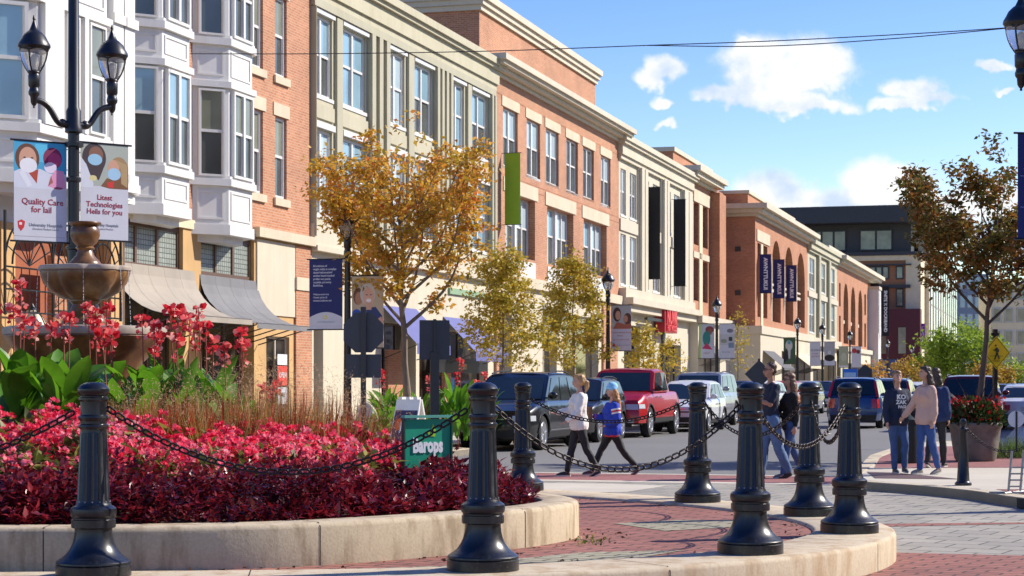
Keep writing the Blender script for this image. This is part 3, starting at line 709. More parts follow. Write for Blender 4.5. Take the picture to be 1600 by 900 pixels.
wall(G, -.5, wl, 0, 4.5, [(X(1192), X(1201), 0, 3.2), (X(1212), X(1226), 0, 3.6), (X(1232), X(1258), 0, 3.3)], K['cream'], name='storefront_wall', y=-.4, depth=.5)
for a, c_, h in ((1192, 1201, 3.2), (1212, 1226, 3.6), (1232, 1258, 3.3)): storefront(G, X(a), X(c_), 0, h, 2, y=.05)
b = MB(); b.quad((-.5, 4, 0), (-.5, -.4, 0), (-.5, -.4, 4.5), (-.5, 4, 4.5)); b.build('return_wall', K['cream'], G)
awning(G, X(1182), X(1200), 3.5, 2.4, 1.3, K['awning_dark'], curved=False, y=-.4); awning(G, X(1228), X(1250), 3.6, 2.6, 1.3, K['tan_l'], curved=False, y=-.4)
# ---- H: sage pair further on
Hh, u0, wl = building('small_sage_building', 'small pale sage building between the two arched brick buildings', 1262, 1308, 18.0)
X = lambda px, D=18.0: U(px, D) - u0
holes = [(X(a), X(c_), r0, r1) for r0, r1 in ((5.3, 7.9), (8.6, 10.9)) for a, c_ in ((1264.5, 1272.5), (1280, 1289), (1295.5, 1304))]
wall(Hh, 0, wl, 4.5, 12.0, holes, K['sage']); shell(Hh, wl, 14, 12.0, K['sage'])
for h in holes: window(Hh, h[0], h[1], h[2], h[3], gl=('glass_pale', 'glass_olive'))
for a in (1275.5, 1291.5): bandp(Hh, X(a), X(a + 2.6), 4.6, 11.3, .25, K['sage_d'], 'pilaster')
cornice(Hh, 0, wl, [(.2, 11.3, 11.5), (.35, 11.5, 11.9), (.5, 11.9, 12.2)], K['sage'], ret=0)
bandp(Hh, 0, wl, 7.95, 8.35, .1, K['ivory'], 'spandrel'); bandp(Hh, 0, wl, 4.3, 4.9, .4, K['ivory'])
wall(Hh, 0, wl, 0, 4.3, [(.5, wl - .5, 0, 3.3)], K['tan_l'], name='storefront_wall'); storefront(Hh, .5, wl - .5, 0, 3.3, 5)
# ---- I: far arched brick
I_, u0, wl = building('far_arched_building', 'far red brick building with narrow arches next to the white end wall', 1308, 1356, 18.0)
X = lambda px, D=18.0: U(px, D) - u0
ar = [(1318, 1325.5), (1329.5, 1336.5), (1341, 1347.5)]
holes = [(X(a), X(c_), 4.9, 10.2) for a, c_ in ar] + [(X(1311), X(1313.5), 4.9, 7.2), (X(1311), X(1313.5), 8, 10), (X(1350.5), X(1353), 4.9, 7.2), (X(1350.5), X(1353), 8, 10)]
wall(I_, 0, wl, 4.2, 11.9, holes, K['brick_deep'], depth=.8, arch=(0, 1, 2)); shell(I_, wl + 4, 14, 11.9, K['brick_deep'])
for h in holes:
    window(I_, h[0], h[1], h[2], h[3], y=.6, fm='bronze', gl=('glass_dark', 'glass_dark'), sill=False)
    if h[3] > 10.1: b = MB(); b.box(h[0], h[1], .3, .6, 6.7, 7.0); b.box((h[0] + h[1]) / 2 - .15, (h[0] + h[1]) / 2 + .15, .3, .6, 4.9, 10); b.build('mullion', K['ivory'], I_)
cornice(I_, 0, wl + 8, [(.2, 11.4, 11.6), (.6, 11.6, 11.85), (.9, 11.85, 12.2)], K['ivory'], ret=1)
b = MB(); b.box(.5, wl, .8, 9, 11.9, 12.9); t_ = b.build('top_storey', K['brick_deep'], I_); b = MB(); b.box(.4, wl + .1, .7, 9.1, 12.9, 13.15); b.build('parapet_cap', K['ivory'], t_)
wall(I_, 0, wl, 0, 4.2, [(.5, wl - .5, 0, 3.2)], K['cream'], name='storefront_wall', y=-.3); storefront(I_, .5, wl - .5, 0, 3.2, 6, y=.0)
b = MB(); b.box(0, wl, -.5, -.0, 4.2, 4.6); b.build('belt_course', K['ivory'], I_)
J = empty('white_end_wall', S(U(1356, 18), 18.0), ROTZ, 'tall white end wall carrying black vertical banners at the end of the row', 'building', 'shop buildings along the left side')
b = MB(); b.box(.1, 3, -1.0, 10, 0, 10.6); b.build('wall', K['white'], J); b = MB(); b.box(0, 3.1, -1.1, 10.1, 10.6, 10.9); b.build('parapet_cap', K['ivory'], J)
# ---- dark roofed block at the end of the street
def far_face(px0, px1, z):      # frontal block helper: world x range at distance z
    return (px0 - 800) / F * z, (px1 - 800) / F * z
ZB = 225.0; uB = 212.0
KB = empty('apartment_block', S(uB, 14.5), ROTZ, 'terracotta and cream apartment block under a wide charcoal flat roof', 'building')
WB = 26.0
def fy(px): return None
# local: x along the street (depth), y to the left; the near face lies at x=0 and spans y=0..WB
b = MB(); b.box(0, 40, 0, WB, 0, 15.5); b.build('wall', K['orangeclad'], KB)
b = MB(); b.box(-.15, 40, -.1, 1.5, 0, 15.4); b.box(-.2, 40, -.15, WB, 14.75, 15.3); b.build('cream_wall', K['tan_l'], KB)
b = MB(); b.box(.8, 40, 1.0, WB, 15.5, 18.8); b.build('top_storey', K['charcoal'], KB)
b = MB(); b.box(-2.2, 42, -1.4, WB + 1, 18.8, 20.6); b.box(-.35, 40, -.3, WB, 15.3, 15.7); b.build('roof', K['charcoal'], KB)
def fwin(bld, x, ya, yb, z0, z1, gl='glass_olive', fm='charcoal', n=2):
    f = MB(); f.box(x - .12, x, ya, yb, z0, z1); wn = f.build('window', K[fm], bld); g = MB()
    for i in range(n):
        a = ya + (yb - ya) * i / n + .12; c_ = ya + (yb - ya) * (i + 1) / n - .12; g.box(x - .15, x - .121, a, c_, z0 + .15, z1 - .15)
    g.build('pane', K[gl], wn)
for z0, z1 in ((12.7, 14.15), (9.7, 11.7), (4.5, 7.2)):
    fwin(KB, -.05, 1.75, 2.55, z0, z1, n=1); fwin(KB, -.05, 3.3, 5.4, z0, z1, n=3); fwin(KB, -.05, 6.2, 8.7, z0, z1, n=3); fwin(KB, -.05, 10, 12.5, z0, z1, n=3); fwin(KB, -.05, 14, 17, z0, z1, n=3)
fwin(KB, .75, 3, 6.5, 15.9, 18.2, n=2); fwin(KB, .75, 8, 12, 15.9, 18.2, n=3)
b = MB(); b.box(-.5, -.16, 1.0, 12, 11.75, 12.1); b.box(-.5, -.16, .9, 18, 14.2, 14.35); b.build('band', K['charcoal'], KB)
b = MB(); b.box(-2.5, -.2, -.2, 5.5, 0, 9.4); mb_ = b.build('maroon_bay', K['maroon'], KB); b = MB(); b.box(-2.6, -2.51, 1.3, 2.1, 4.6, 7.4); b.box(-2.6, -2.51, 3.4, 4.4, 4.6, 7.4); b.build('pane', K['glass_olive'], mb_)
# pale glass building running on from it
GB = empty('glass_front_building', S(uB + 6, 13.9), ROTZ, 'pale stone building with long glazed street front beyond the maroon bay', 'building')
b = MB(); b.box(0, 60, 0, 1.2, 0, 17.2); b.build('wall', K['ivory'], GB)
for i in range(12):
    f = MB(); x0 = 1.2 + i * 4.9; f.box(x0, x0 + 2.4, -.1, -.001, 4.2, 16.2); wn = f.build('window', K['greymetal'], GB); g = MB()
    for r_ in range(4): g.box(x0 + .2, x0 + 2.2, -.13, -.101, 4.4 + r_ * 2.95, 7.1 + r_ * 2.95)
    g.build('pane', K['glass_pale'], wn)
b = MB(); b.box(-.2, 60, -1.6, -.001, 3.3, 3.9); b.build('canopy', K['ivory'], GB)
# unseen blocks added outside the frame to shade the far right and give reflections
def side_block(name, label, loc, rz, Lx, dep, H, m, D1=3.6):
    o = empty(name, loc, rz, label, 'building'); holes = []
    n = int(Lx / D1)
    for k in range(n):
        for z0, z1 in ((.3, 3.6), (5.8, 8.0), (9.2, 11.4)):
            if z1 < H - .8: holes.append((k * D1 + .9, k * D1 + D1 - .7, z0, z1))
    wall(o, 0, Lx, 0, H, holes, m, depth=.35); shell(o, Lx, dep, H, m); cornice(o, 0, Lx, [(.3, H - .4, H - .2), (.6, H - .2, H)], K['stone'], ret=2); bandp(o, 0, Lx, 4.4, 4.9, .2, K['stone'])
    for h in holes: window(o, h[0], h[1], h[2], h[3], pair=True, gl=('glass_dark', 'glass_dark'), fm='bronze')
    return o
side_block('added_brick_block', 'brown brick corner block beyond the right edge of the photo', (31, 40, 0), R(-90), 42, 16, 16.5, K['brick_deep'])
side_block('added_cream_row', 'long cream row across the street beyond the right edge of the photo', S(190, -12.5), ROTZ + math.pi, 138, 14, 12.6, K['stone'], 4.6)
# blue glass tower and beige office block, beyond the right-hand tree
def frontal(name, label, px0, px1, ytop, z, dep, m, rows, cols, gl, z_first=1.0, band=None):
    x0, x1 = far_face(px0, px1, z); h = EYE + (HZ - ytop) * z / F
    o = empty(name, (x0, z, 0), 0, label, 'building'); b = MB(); b.box(0, x1 - x0, 0, dep, 0, h); b.build('wall', m, o)
    fh = (h - z_first) / rows; cw = (x1 - x0) / cols
    for r_ in range(rows):
        for c_ in range(cols):
            f = MB(); a = c_ * cw + cw * .14; q = (c_ + 1) * cw - cw * .14; f.box(a, q, -.08, -.001, z_first + r_ * fh + fh * .18, z_first + (r_ + 1) * fh - fh * .15)
            wn = f.build('window', K['greymetal'], o); g = MB(); g.box(a + .15, q - .15, -.11, -.081, z_first + r_ * fh + fh * .18 + .15, z_first + (r_ + 1) * fh - fh * .15 - .15); g.build('pane', K[gl], wn)
    return o
frontal('glass_tower', 'blue glass office tower seen through the right-hand tree', 1474, 1545, 428, 340, 6, mat('blue_grey_cladding', (.16, .2, .26), .5), 6, 6, 'glass_blue')
frontal('office_block', 'beige office block with green glass behind the crossing sign', 1548, 1680, 440, 230, 6, K['stone'], 4, 7, 'glass_olive', 2.8)
# ------------------------------------------------------------------ the planted island
PH = .25                                # height of the ring kerb above the road
BOL = [(-2.79, 12.8), (-.2, 13.2), (1.8, 14.5), (2.9, 16.5), (2.88, 18.6), (2.0, 20.7), (.13, 22.9)]
ringc = [Vector((*p, 0)) for p in BOL + [(-2.4, 25.3), (-5.2, 27.2), (-8.2, 27.4), (-10.6, 25.2), (-11.6, 21), (-11.0, 16.5), (-8.6, 13.6), (-5.8, 12.75)]]
ring = catmull(ringc, 8, True)
bedc = [(-8.5, 14.6), (-6.2, 13.45), (-3.55, 13.3), (-2.24, 13.47), (-1.38, 13.82), (-.49, 14.62), (.2, 15.45), (.56, 16.35), (.48, 17.1), (.15, 17.8), (-.4, 18.7), (-1.6, 20.4), (-3.2, 22.4), (-5.2, 24.0), (-7.6, 24.2), (-9.3, 22.3), (-9.9, 19), (-9.6, 16.3)]
bed = catmull([Vector((*p, 0)) for p in bedc], 6, True)
def offs(pl, d):
    n = len(pl); out = []
    for i in range(n):
        t = (pl[(i + 1) % n] - pl[(i - 1) % n]).normalized(); out.append(pl[i] + Vector((-t.y, t.x, 0)) * d)   # left = inward for ccw
    return out
def band(name, outer, inner, zt, zb, m, rnd=.03, joints=None):
    """closed kerb ring with rounded top edges"""
    b = MB(); n = len(outer); sec = []
    for i in range(n):
        o_, i_ = outer[i], inner[i]; d = (i_ - o_).normalized()
        sec.append([o_ + Vector((0, 0, zb)), o_ + Vector((0, 0, zt - rnd)), o_ + d * rnd * .3 + Vector((0, 0, zt - rnd * .3)), o_ + d * rnd + Vector((0, 0, zt)),
                    i_ - d * rnd + Vector((0, 0, zt)), i_ - d * rnd * .3 + Vector((0, 0, zt - rnd * .3)), i_ + Vector((0, 0, zt - rnd)), i_ + Vector((0, 0, zb))])
    vs = [p for s in sec for p in s]; k = 8; fs = []
    for i in range(n):
        j = (i + 1) % n
        for q in range(k - 1): fs.append((i * k + q, j * k + q, j * k + q + 1, i * k + q + 1))
    b.add(vs, fs); return b.build(name, m, smooth=True, angle=50)
# weathered concrete with stains that run down from the top
def stained(name, c, c2):
    m, t, b = newmat(name); f = tnoise(t, 1.3, 6); g = tnoise(t, 7, 6, stretch=(1, 1, .22)); h = tnoise(t, 45, 3)
    base = ramp(t, f, [(.3, tuple(x * .86 for x in c)), (.7, c)])
    col = mixc(t, ramp(t, g, [(.47, (0, 0, 0)), (.64, (.9, .9, .9))]), base, c2)
    col = mixc(t, .35, col, ramp(t, h, [(.3, (.6, .58, .55)), (.6, (1, 1, 1))]), 'MULTIPLY')
    t.links.new(col, b.inputs['Base Color']); b.inputs['Roughness'].default_value = .88; bump(t, b, h, .004, .4); return m
K['ringcon'] = stained('ring_concrete', (.60, .50, .35), (.42, .30, .18))
K['wallcon'] = stained('planter_concrete', (.56, .46, .31), (.30, .22, .13))
ro, ri = offs(ring, -.39), offs(ring, .33)
isl = band('island_kerb', ro, ri, PH, 0, K['ringcon'], .035)
tag(isl, kind='structure')
sheet('island_paving', [(p.x, p.y) for p in offs(ring, .32)], PH - .03, K['paver_red'])
K['paver_tan'] = brickmat('tan_pavers', (.42, .38, .25), (.35, .32, .22), (.07, .06, .04), bw=.30, rh=.15, ms=.013, ground=True, rot=R(28), stain=.2)
for pts in ([(-4.6, 12.95), (-2.0, 13.2), (-.5, 13.75), (.55, 14.85), (1.35, 15.05), (.9, 14.3), (-.3, 13.56), (-2.6, 13.16)],
            [(.95, 17.9), (1.35, 17.0), (2.3, 17.6), (2.45, 18.3), (1.6, 18.35)]):
    sheet('tan_paving', pts, PH - .026, K['paver_tan'])
# kerb joints: dark gaps as thin slots proud of the face
jm = mat('dark_joint', (.05, .04, .03), .9)
jb = MB()
def joint(mb, pl_o, pl_i, i, zt, zb):
    a, c_ = pl_o[i], pl_i[i]; d = (a - c_).normalized(); t = Vector((-d.y, d.x, 0)) * .004
    a2 = a + d * .002
    mb.add([a2 - t + Vector((0, 0, zb)), a2 + t + Vector((0, 0, zb)), a2 + t + Vector((0, 0, zt - .03)), a2 - t + Vector((0, 0, zt - .03)), c_ + t + Vector((0, 0, zt + .002)), c_ - t + Vector((0, 0, zt + .002)),
            a - d * .03 + t + Vector((0, 0, zt + .002)), a - d * .03 - t + Vector((0, 0, zt + .002))], [(0, 1, 2, 3), (3, 2, 6, 7), (7, 6, 4, 5)])
for i in range(3, len(ro), 9): joint(jb, ro, ri, i, PH, .0)
j = jb.build('kerb_joints', jm); j.parent = isl
WT = PH + .28
wo, wi = bed, offs(bed, .34)
pw = band('planter_wall', wo, wi, WT, PH - .03, K['wallcon'], .04)
tag(pw, 'low curved tan concrete wall around the flower bed', 'planter wall')
jb = MB()
for i in range(2, len(wo), 11): joint(jb, wo, wi, i, WT, PH - .03)
j = jb.build('wall_joints', jm); j.parent = pw
# ---- distance field of the bed
bp = np.array([(p.x, p.y) for p in wi])
def dist(P):
    P = np.atleast_2d(P); a = bp[None]; b_ = np.roll(bp, -1, 0)[None]; p = P[:, None]
    ab = b_ - a; t = np.clip(((p - a) * ab).sum(2) / (ab ** 2).sum(2), 0, 1); d = np.linalg.norm(p - (a + ab * t[..., None]), axis=2).min(1)
    x, y = P[:, 0:1], P[:, 1:2]; x1, y1 = bp[:, 0][None], bp[:, 1][None]; x2, y2 = np.roll(bp[:, 0], -1)[None], np.roll(bp[:, 1], -1)[None]
    with np.errstate(divide='ignore', invalid='ignore'):
        cr_ = ((y1 > y) != (y2 > y)) & (x < (x2 - x1) * (y - y1) / (y2 - y1) + x1)
    return np.where(cr_.sum(1) % 2 == 1, d, -d)
def soil(d): return WT - .06 + .42 * np.clip(d / 3.2, 0, 1) ** .9
sb = MB(); lv = [0.0, .4, .9, 1.5, 2.2, 3.2, 4.0]
n = len(wi); cen = Vector((-5.2, 18.8, 0)); vs = []
xs = np.arange(-10, 1.2, .25); ys = np.arange(13, 25, .25)
gx, gy = np.meshgrid(xs, ys); Pg = np.stack([gx.ravel(), gy.ravel()], 1); dg_ = dist(Pg); zg = np.where(dg_ > -.3, soil(np.maximum(dg_, 0)), WT - .2)
sb.v = [(a, b_, c_) for (a, b_), c_ in zip(Pg, zg)]; nx = len(xs)
for j_ in range(len(ys) - 1):
    for i in range(nx - 1):
        q = (j_ * nx + i, j_ * nx + i + 1, (j_ + 1) * nx + i + 1, (j_ + 1) * nx + i)
        if min(dg_[list(q)]) > -.1: sb.f.append(q); sb.m.append(0)
tag(sb.build('soil', mat('mulch', (.06, .035, .022), .95, var=.4, scale=20), smooth=True), kind='structure')
# ---- leaf templates
leaf_v = [(0, 0, 0), (.35, .28, .05), (1, 0, -.06), (.35, -.28, .05), (.5, 0, -.02)]
leaf_f = [(0, 4, 1), (1, 4, 2), (0, 3, 4), (4, 3, 2)]
def inbed(nn, dmin, dmax, xmin=-7.5, xmax=1):
    out = []
    while sum(len(o) for o in out) < nn:
        P = np.stack([rng.uniform(xmin, xmax, nn * 2), rng.uniform(13.2, 24.5, nn * 2)], 1); d = dist(P); k = (d > dmin) & (d < dmax); out.append(np.concatenate([P[k], d[k][:, None]], 1))
    return np.concatenate(out)[:nn]
def fbm(P, s, seed=0): return np.array([noise.noise(Vector((p[0] * s + seed, p[1] * s, seed * 1.7))) for p in P])
K['lf_burg'] = leafmat('burgundy_leaves', [(0, (.020, .0015, .005)), (.4, (.09, .005, .011)), (.75, (.22, .012, .020)), (1, (.36, .03, .045))], trans=.3, rough=.35, spec=.6)
K['lf_beg'] = leafmat('begonia_petals', [(0, (.60, .012, .05)), (.4, (.85, .03, .08)), (.7, (.92, .14, .22)), (1, (.96, .40, .46))], trans=.45, rough=.5)
K['lf_begleaf'] = leafmat('begonia_leaves', [(0, (.05, .09, .015)), (.6, (.12, .14, .03)), (1, (.32, .28, .05))], trans=.35)
# burgundy hedge in front: shoots of whorled leaves
PC = inbed(620, -.05, 4.2, -8); PCT = rng.random(len(PC))
def plant_of(P):
    d = np.linalg.norm(P[:, None, :2] - PC[None, :, :2], axis=2); i = d.argmin(1); return d.min(1), PCT[i], PC[i]
def mass_shoots(npl, dmin, dmax, hgt, lsz, per, matl, name, label, xmin=-7.5, patch=None, tilt=.8, keep=None, hfun=None):
    P = inbed(npl, dmin, dmax, xmin)
    if keep is not None: P = P[keep(P)]
    hN = fbm(P, 1.6, 3.1); base = soil(np.maximum(P[:, 2], 0))
    H = hgt * (.82 + .45 * hN + rng.uniform(-.12, .12, len(P)))
    if hfun is not None: H = H * hfun(P)
    pos = []; dr = []; sz = []; rn = []
    pc_r, pc_t, pc_v = plant_of(P)
    H = H * (1.12 - .42 * np.clip(pc_r / .2, 0, 1.2) ** 2)
    for (x, y, d), b0, h, tn, pr in zip(P, base, H, pc_t, pc_r):
        lean = rng.normal(0, .06, 2); base_r = tn * .42
        for k in range(per):
            t = (k + .5) / per; a = k * 2.4 + rng.random() * .6; el = rng.uniform(.0, 1.0) * (tilt if t < .8 else 1.4)
            pos.append((x + lean[0] * t, y + lean[1] * t, b0 + h * (.15 + .85 * t))); dr.append((math.cos(a) * math.cos(el), math.sin(a) * math.cos(el), math.sin(el)))
            sz.append(lsz * rng.uniform(.55, 1.45) * (.85 + .4 * tn)); rn.append(min(1, base_r + rng.random() * .75))
    o = scatter(name, leaf_v, leaf_f, np.array(pos), frames(dr, roll=np.tile([0, 0, 1.], (len(dr), 1)) + rng.normal(0, .25, (len(dr), 3))), np.array(sz), matl, rnd=np.array(rn))
    return o
o = mass_shoots(6500, .02, 1.22, .36, .056, 14, K['lf_burg'], 'burgundy_foliage', '', keep=lambda P: P[:, 2] < 1.3 - .4 * np.clip((P[:, 0] + 2.4) / 2, 0, 1) * (P[:, 0] < -.35), hfun=lambda P: (.72 + .36 * np.clip(P[:, 2] / .5, 0, 1)) * np.where((P[:, 0] > -1.3) & (P[:, 0] < -.3) & (P[:, 1] < 17), .70, 1.0))
tag(o, 'dark burgundy foliage edging the front of the flower bed', 'ground cover', kind='stuff')
# begonias: leaves below, flower clusters above
def front(P): return (P[:, 0] < -.45 + .0 * P[:, 1]) & (P[:, 1] < 19.2)
o = mass_shoots(1500, 1.2, 3.6, .32, .10, 10, K['lf_begleaf'], 'begonia_leaves', '', keep=front)
tag(o, 'bronze green leaves under the pink begonias', 'ground cover', kind='stuff')
P = inbed(4200, .8, 3.9); P = P[front(P)]; P = P[~((P[:, 0] > -1.2) & (P[:, 0] < -.35) & (P[:, 1] < 16.95))]; P = P[P[:, 2] > 1.12 - .45 * np.clip((P[:, 0] + 2.4) / 2, 0, 1)]
hN = fbm(P, 1.6, 3.1); base = soil(np.maximum(P[:, 2], 0)); pr_, pt_, _v = plant_of(P); top = base + .36 * (.85 + .5 * hN) * (1.12 - .45 * np.clip(pr_ / .2, 0, 1.2) ** 2)
kp = rng.random(len(P)) > .25 * np.clip(pr_ / .15, 0, 1.6); P, base, top, pt_ = P[kp], base[kp], top[kp], pt_[kp]
pos = []; dr = []; sz = []; rn = []
for (x, y, d), b0, tz_, tn in zip(P, base, top, pt_):
    tone = tn * .5 + rng.random() * .12
    for cl in range(2):
        cx, cy, cz = x + rng.normal(0, .05), y + rng.normal(0, .05), tz_ + rng.normal(0, .035) - cl * rng.uniform(.05, .22)
        for k in range(13):
            a = rng.random() * 6.283; el = rng.uniform(-.3, 1.3); v = (math.cos(a) * math.cos(el), math.sin(a) * math.cos(el), math.sin(el))
            pos.append((cx + v[0] * .018, cy + v[1] * .018, cz + v[2] * .014)); dr.append(v); sz.append(rng.uniform(.024, .044)); rn.append(min(1, tone + rng.random() * .5))
pet_v = [(0, 0, 0), (.45, .5, .12), (1, .25, .0), (1, -.25, .0), (.45, -.5, .12)]; pet_f = [(0, 4, 3, 2, 1)]
o = scatter('begonia_flowers', pet_v, pet_f, np.array(pos), frames(dr), np.array(sz), K['lf_beg'], rnd=np.array(rn))
tag(o, 'mass of pink and red begonia flowers behind the burgundy edging', 'flowers', kind='stuff')
# green ground cover at the tip and behind
o = mass_shoots(700, .02, 4, .10, .05, 7, leafmat('creeping_green', [(0, (.02, .04, .01)), (1, (.09, .14, .03))]), 'creeping_ground_cover', '', keep=lambda P: (P[:, 1] > 16.6) & (P[:, 0] > -2.5))
tag(o, 'low green ground cover at the round end of the flower bed', 'ground cover', kind='stuff')
# ---- canna lilies
def blade(mb, base, az, length, width, lift, curl, twist=0, fold=.25, mi=0, seg=7):
    d = Vector((math.cos(az), math.sin(az), 0)); s_ = Vector((-d.y, d.x, 0)); vs = []; p = Vector(base); ang = lift
    for k in range(seg + 1):
        t = k / seg; wd = width * math.sin(math.pi * min(1, (t * .93 + .05))) ** .8 * (1 if t < .95 else .3)
        ax = d * math.cos(ang) + Vector((0, 0, math.sin(ang))); nrm = s_.cross(ax) * -1
        tw = s_ * math.cos(twist * t) + nrm * math.sin(twist * t)
        vs += [p + tw * wd * .5 + nrm * wd * fold * .5 * (1 if True else 0), p, p - tw * wd * .5 + nrm * wd * fold * .5]
        p = p + ax * length / seg; ang -= curl / seg
    fs = []
    for k in range(seg):
        a = k * 3; fs += [(a, a + 1, a + 4, a + 3), (a + 1, a + 2, a + 5, a + 4)]
    mb.add(vs, fs, mi)
K['canna_leaf'], t, b = newmat('canna_leaf'); f = tnoise(t, 3, 3)
c = ramp(t, f, [(.3, (.06, .19, .015)), (.7, (.17, .38, .04))]); t.links.new(c, b.inputs['Base Color']); b.inputs['Roughness'].default_value = .38
tr = t.nodes.new('ShaderNodeBsdfTranslucent'); t.links.new(mixc(t, 1, c, (1.0, 1.0, .5), 'MULTIPLY'), tr.inputs[0]); mx = t.nodes.new('ShaderNodeMixShader'); mx.inputs[0].default_value = .45
t.links.new(b.outputs[0], mx.inputs[1]); t.links.new(tr.outputs[0], mx.inputs[2]); t.links.new(mx.outputs[0], t.nodes['Material Output'].inputs[0])
K['canna_flower'] = leafmat('canna_petals', [(0, (.55, .01, .03)), (.5, (.82, .07, .08)), (.8, (.9, .25, .22)), (1, (.95, .5, .42))], trans=.4)
K['canna_stem'] = mat('canna_stem', (.22, .05, .03), .6)
def canna(x, y, z0, h, label, nfl=2, nlf=8, group='canna lilies in the flower bed', spread=.09, lw=1, wf=.40, fh=1.0, fcol='canna_flower', name='canna_lily'):
    o = empty(name, (x, y, z0), 0, label, 'flowering plant', group)
    lf = MB(); heads = []
    for i in range(nlf):
        a = i * 2.4 + random.random(); zb = h * random.uniform(.05, .48); l_ = h * random.uniform(.36, .54)
        blade(lf, (math.cos(a) * spread * random.random(), math.sin(a) * spread * random.random(), zb), a, l_ * lw, l_ * wf, R(random.uniform(50, 84)), R(random.uniform(8, 60)), random.uniform(-.6, .6))
    for i in range(nfl):
        a = random.random() * 6.28; r_ = spread * random.random(); hh = h * random.uniform(.95, 1.28) * fh; tx_, ty_ = math.cos(a) * (r_ + .08), math.sin(a) * (r_ + .08)
        st = MB(); pos = []; dr = []; sz = []
        st.tube([(tx_ * .3, ty_ * .3, 0), (tx_ * .7, ty_ * .7, hh * .5), (tx_, ty_, hh)], [.012, .009, .005], 5)
        for k in range(32):
            q = random.random(); az = random.random() * 6.28; el = random.uniform(-.2, 1.3); v = (math.cos(az) * math.cos(el), math.sin(az) * math.cos(el), math.sin(el))
            pos.append((tx_ + v[0] * .025, ty_ + v[1] * .025, hh - .27 * h / 1.4 * q * q)); dr.append(v); sz.append(random.uniform(.045, .085) * (1 - .4 * q))
        heads.append((st, pos, dr, sz))
    lf.build('leaves', K['canna_leaf'], o, smooth=True, angle=None)
    for st, pos, dr, sz in heads:
        s_ = st.build('stem', K['canna_stem'], o, smooth=True); scatter('flower', pet_v, pet_f, np.array(pos), frames(dr), np.array(sz), K[fcol], parent=s_)
    return o
def at(px, z): return (px - 800) / F * z
cs = [(-25, 19.6, 1.2, 3, 'canna lily clump cut by the left edge of the photo'), (25, 18.6, 1.15, 2, 'broad leaved canna with red flowers beside the left edge'), (62, 19.3, 1.1, 1, 'canna with a tall single spike left of the left bollard'),
      (100, 18.4, 1.15, 1, 'large bright green canna just left of the left bollard head'), (150, 19.6, 1.1, 3, 'canna with dense pink spikes right behind the left bollard'), (185, 19.0, 1.1, 2, 'canna just right of the left bollard head'),
      (232, 18.5, 1.12, 1, 'round leaved canna under the rim of the fountain'), (262, 19.4, 1.15, 3, 'tallest red canna at the right rim of the fountain'), (290, 18.7, 1.15, 2, 'canna with pale tipped red flowers below the grey awning'),
      (328, 19.4, 1.18, 3, 'canna with the clustered red heads below the second awning'), (362, 18.9, 1.1, 2, 'canna at the right end of the row with yellowing leaves'), (436, 20.6, .72, 1, 'single small orange canna among the ornamental grasses')]
for px, z, h, nf, lab in cs:
    x = at(px, z); d = float(dist(np.array([[x, z]]))[0]); canna(x, z, float(soil(np.array([max(d, 0)]))[0]) - .02, h * 1.12, lab, nf + 1, 16 if h > .8 else 3)
# ---- ornamental grasses
K['grass_red'] = leafmat('red_grass_blades', [(0, (.16, .03, .01)), (.4, (.50, .09, .03)), (.6, (.46, .22, .06)), (.8, (.20, .28, .06)), (1, (.60, .40, .18))], trans=.35)
K['seed'] = leafmat('grass_seed_haze', [(0, (.42, .24, .13)), (1, (.7, .5, .3))], trans=.6)
gb_v = [(0, -.5, 0), (0, .5, 0), (.5, .4, .08), (.5, -.4, .08), (1, 0, .0)]; gb_f = [(0, 3, 2, 1), (3, 4, 2)]
def grass(x, y, z0, h, label, nb=620, seeds=700, red=.5, name='ornamental_grass'):
    o = empty(name, (x, y, z0), 0, label, 'grass clump', 'ornamental grasses in the flower bed')
    a = rng.random(nb) * 6.283; r_ = rng.random(nb) ** .6 * .24; el = np.clip(rng.normal(1.02, .3, nb), .35, 1.55)
    dr = np.stack([np.cos(a) * np.cos(el), np.sin(a) * np.cos(el), np.sin(el)], 1); ln = h * rng.uniform(.5, 1.0, nb)
    pos = np.stack([np.cos(a) * r_, np.sin(a) * r_, np.zeros(nb)], 1); side = np.stack([-np.sin(a), np.cos(a), np.zeros(nb)], 1)
    scatter('blades', gb_v, gb_f, pos, frames(dr, roll=np.cross(side, dr)), np.stack([ln, np.full(nb, .013), ln * .7], 1), K['grass_red'], parent=o)
    a = rng.random(seeds) * 6.283; el = rng.normal(1.1, .3, seeds); rr = h * rng.uniform(.6, 1.15, seeds)
    P_ = np.stack([np.cos(a) * np.cos(el) * rr, np.sin(a) * np.cos(el) * rr, np.abs(np.sin(el)) * rr], 1)
    scatter('seed_heads', gb_v, gb_f, P_, frames(rng.normal(size=(seeds, 3))), np.stack([rng.uniform(.015, .05, seeds), np.full(seeds, .004), np.full(seeds, .01)], 1), K['seed'], parent=o)
    return o
gs = [(255, 17.6, .55, 'russet grass clump right of the left bollard'), (300, 17.8, .62, 'reddish grass clump in front of the right-hand cannas'), (345, 17.4, .6, 'russet grass clump above the middle of the begonias'), (392, 18.0, .68, 'green and red grass clump left of the brick pier'),
      (440, 17.8, .72, 'grass clump with dark red blades in the middle of the bed'), (482, 18.3, .74, 'tall hazy grass clump under the navy banner'), (520, 18.0, .74, 'spiky red grass clump left of the back of the stop sign'), (562, 18.6, .62, 'thin grass clump at the right end of the grasses'),
      (205, 17.6, .5, 'small brown grass clump close to the left bollard'), (420, 19.8, .85, 'pale hazy grass clump at the back of the bed'), (350, 19.6, .8, 'pale grass clump behind the cannas')]
for px, z, h, lab in gs:
    x = at(px, z); d = float(dist(np.array([[x, z]]))[0]); grass(x, z, float(soil(np.array([max(d, 0)]))[0]) - .02, h * 1.3, lab, seeds=1100 if z > 18.2 else 650)
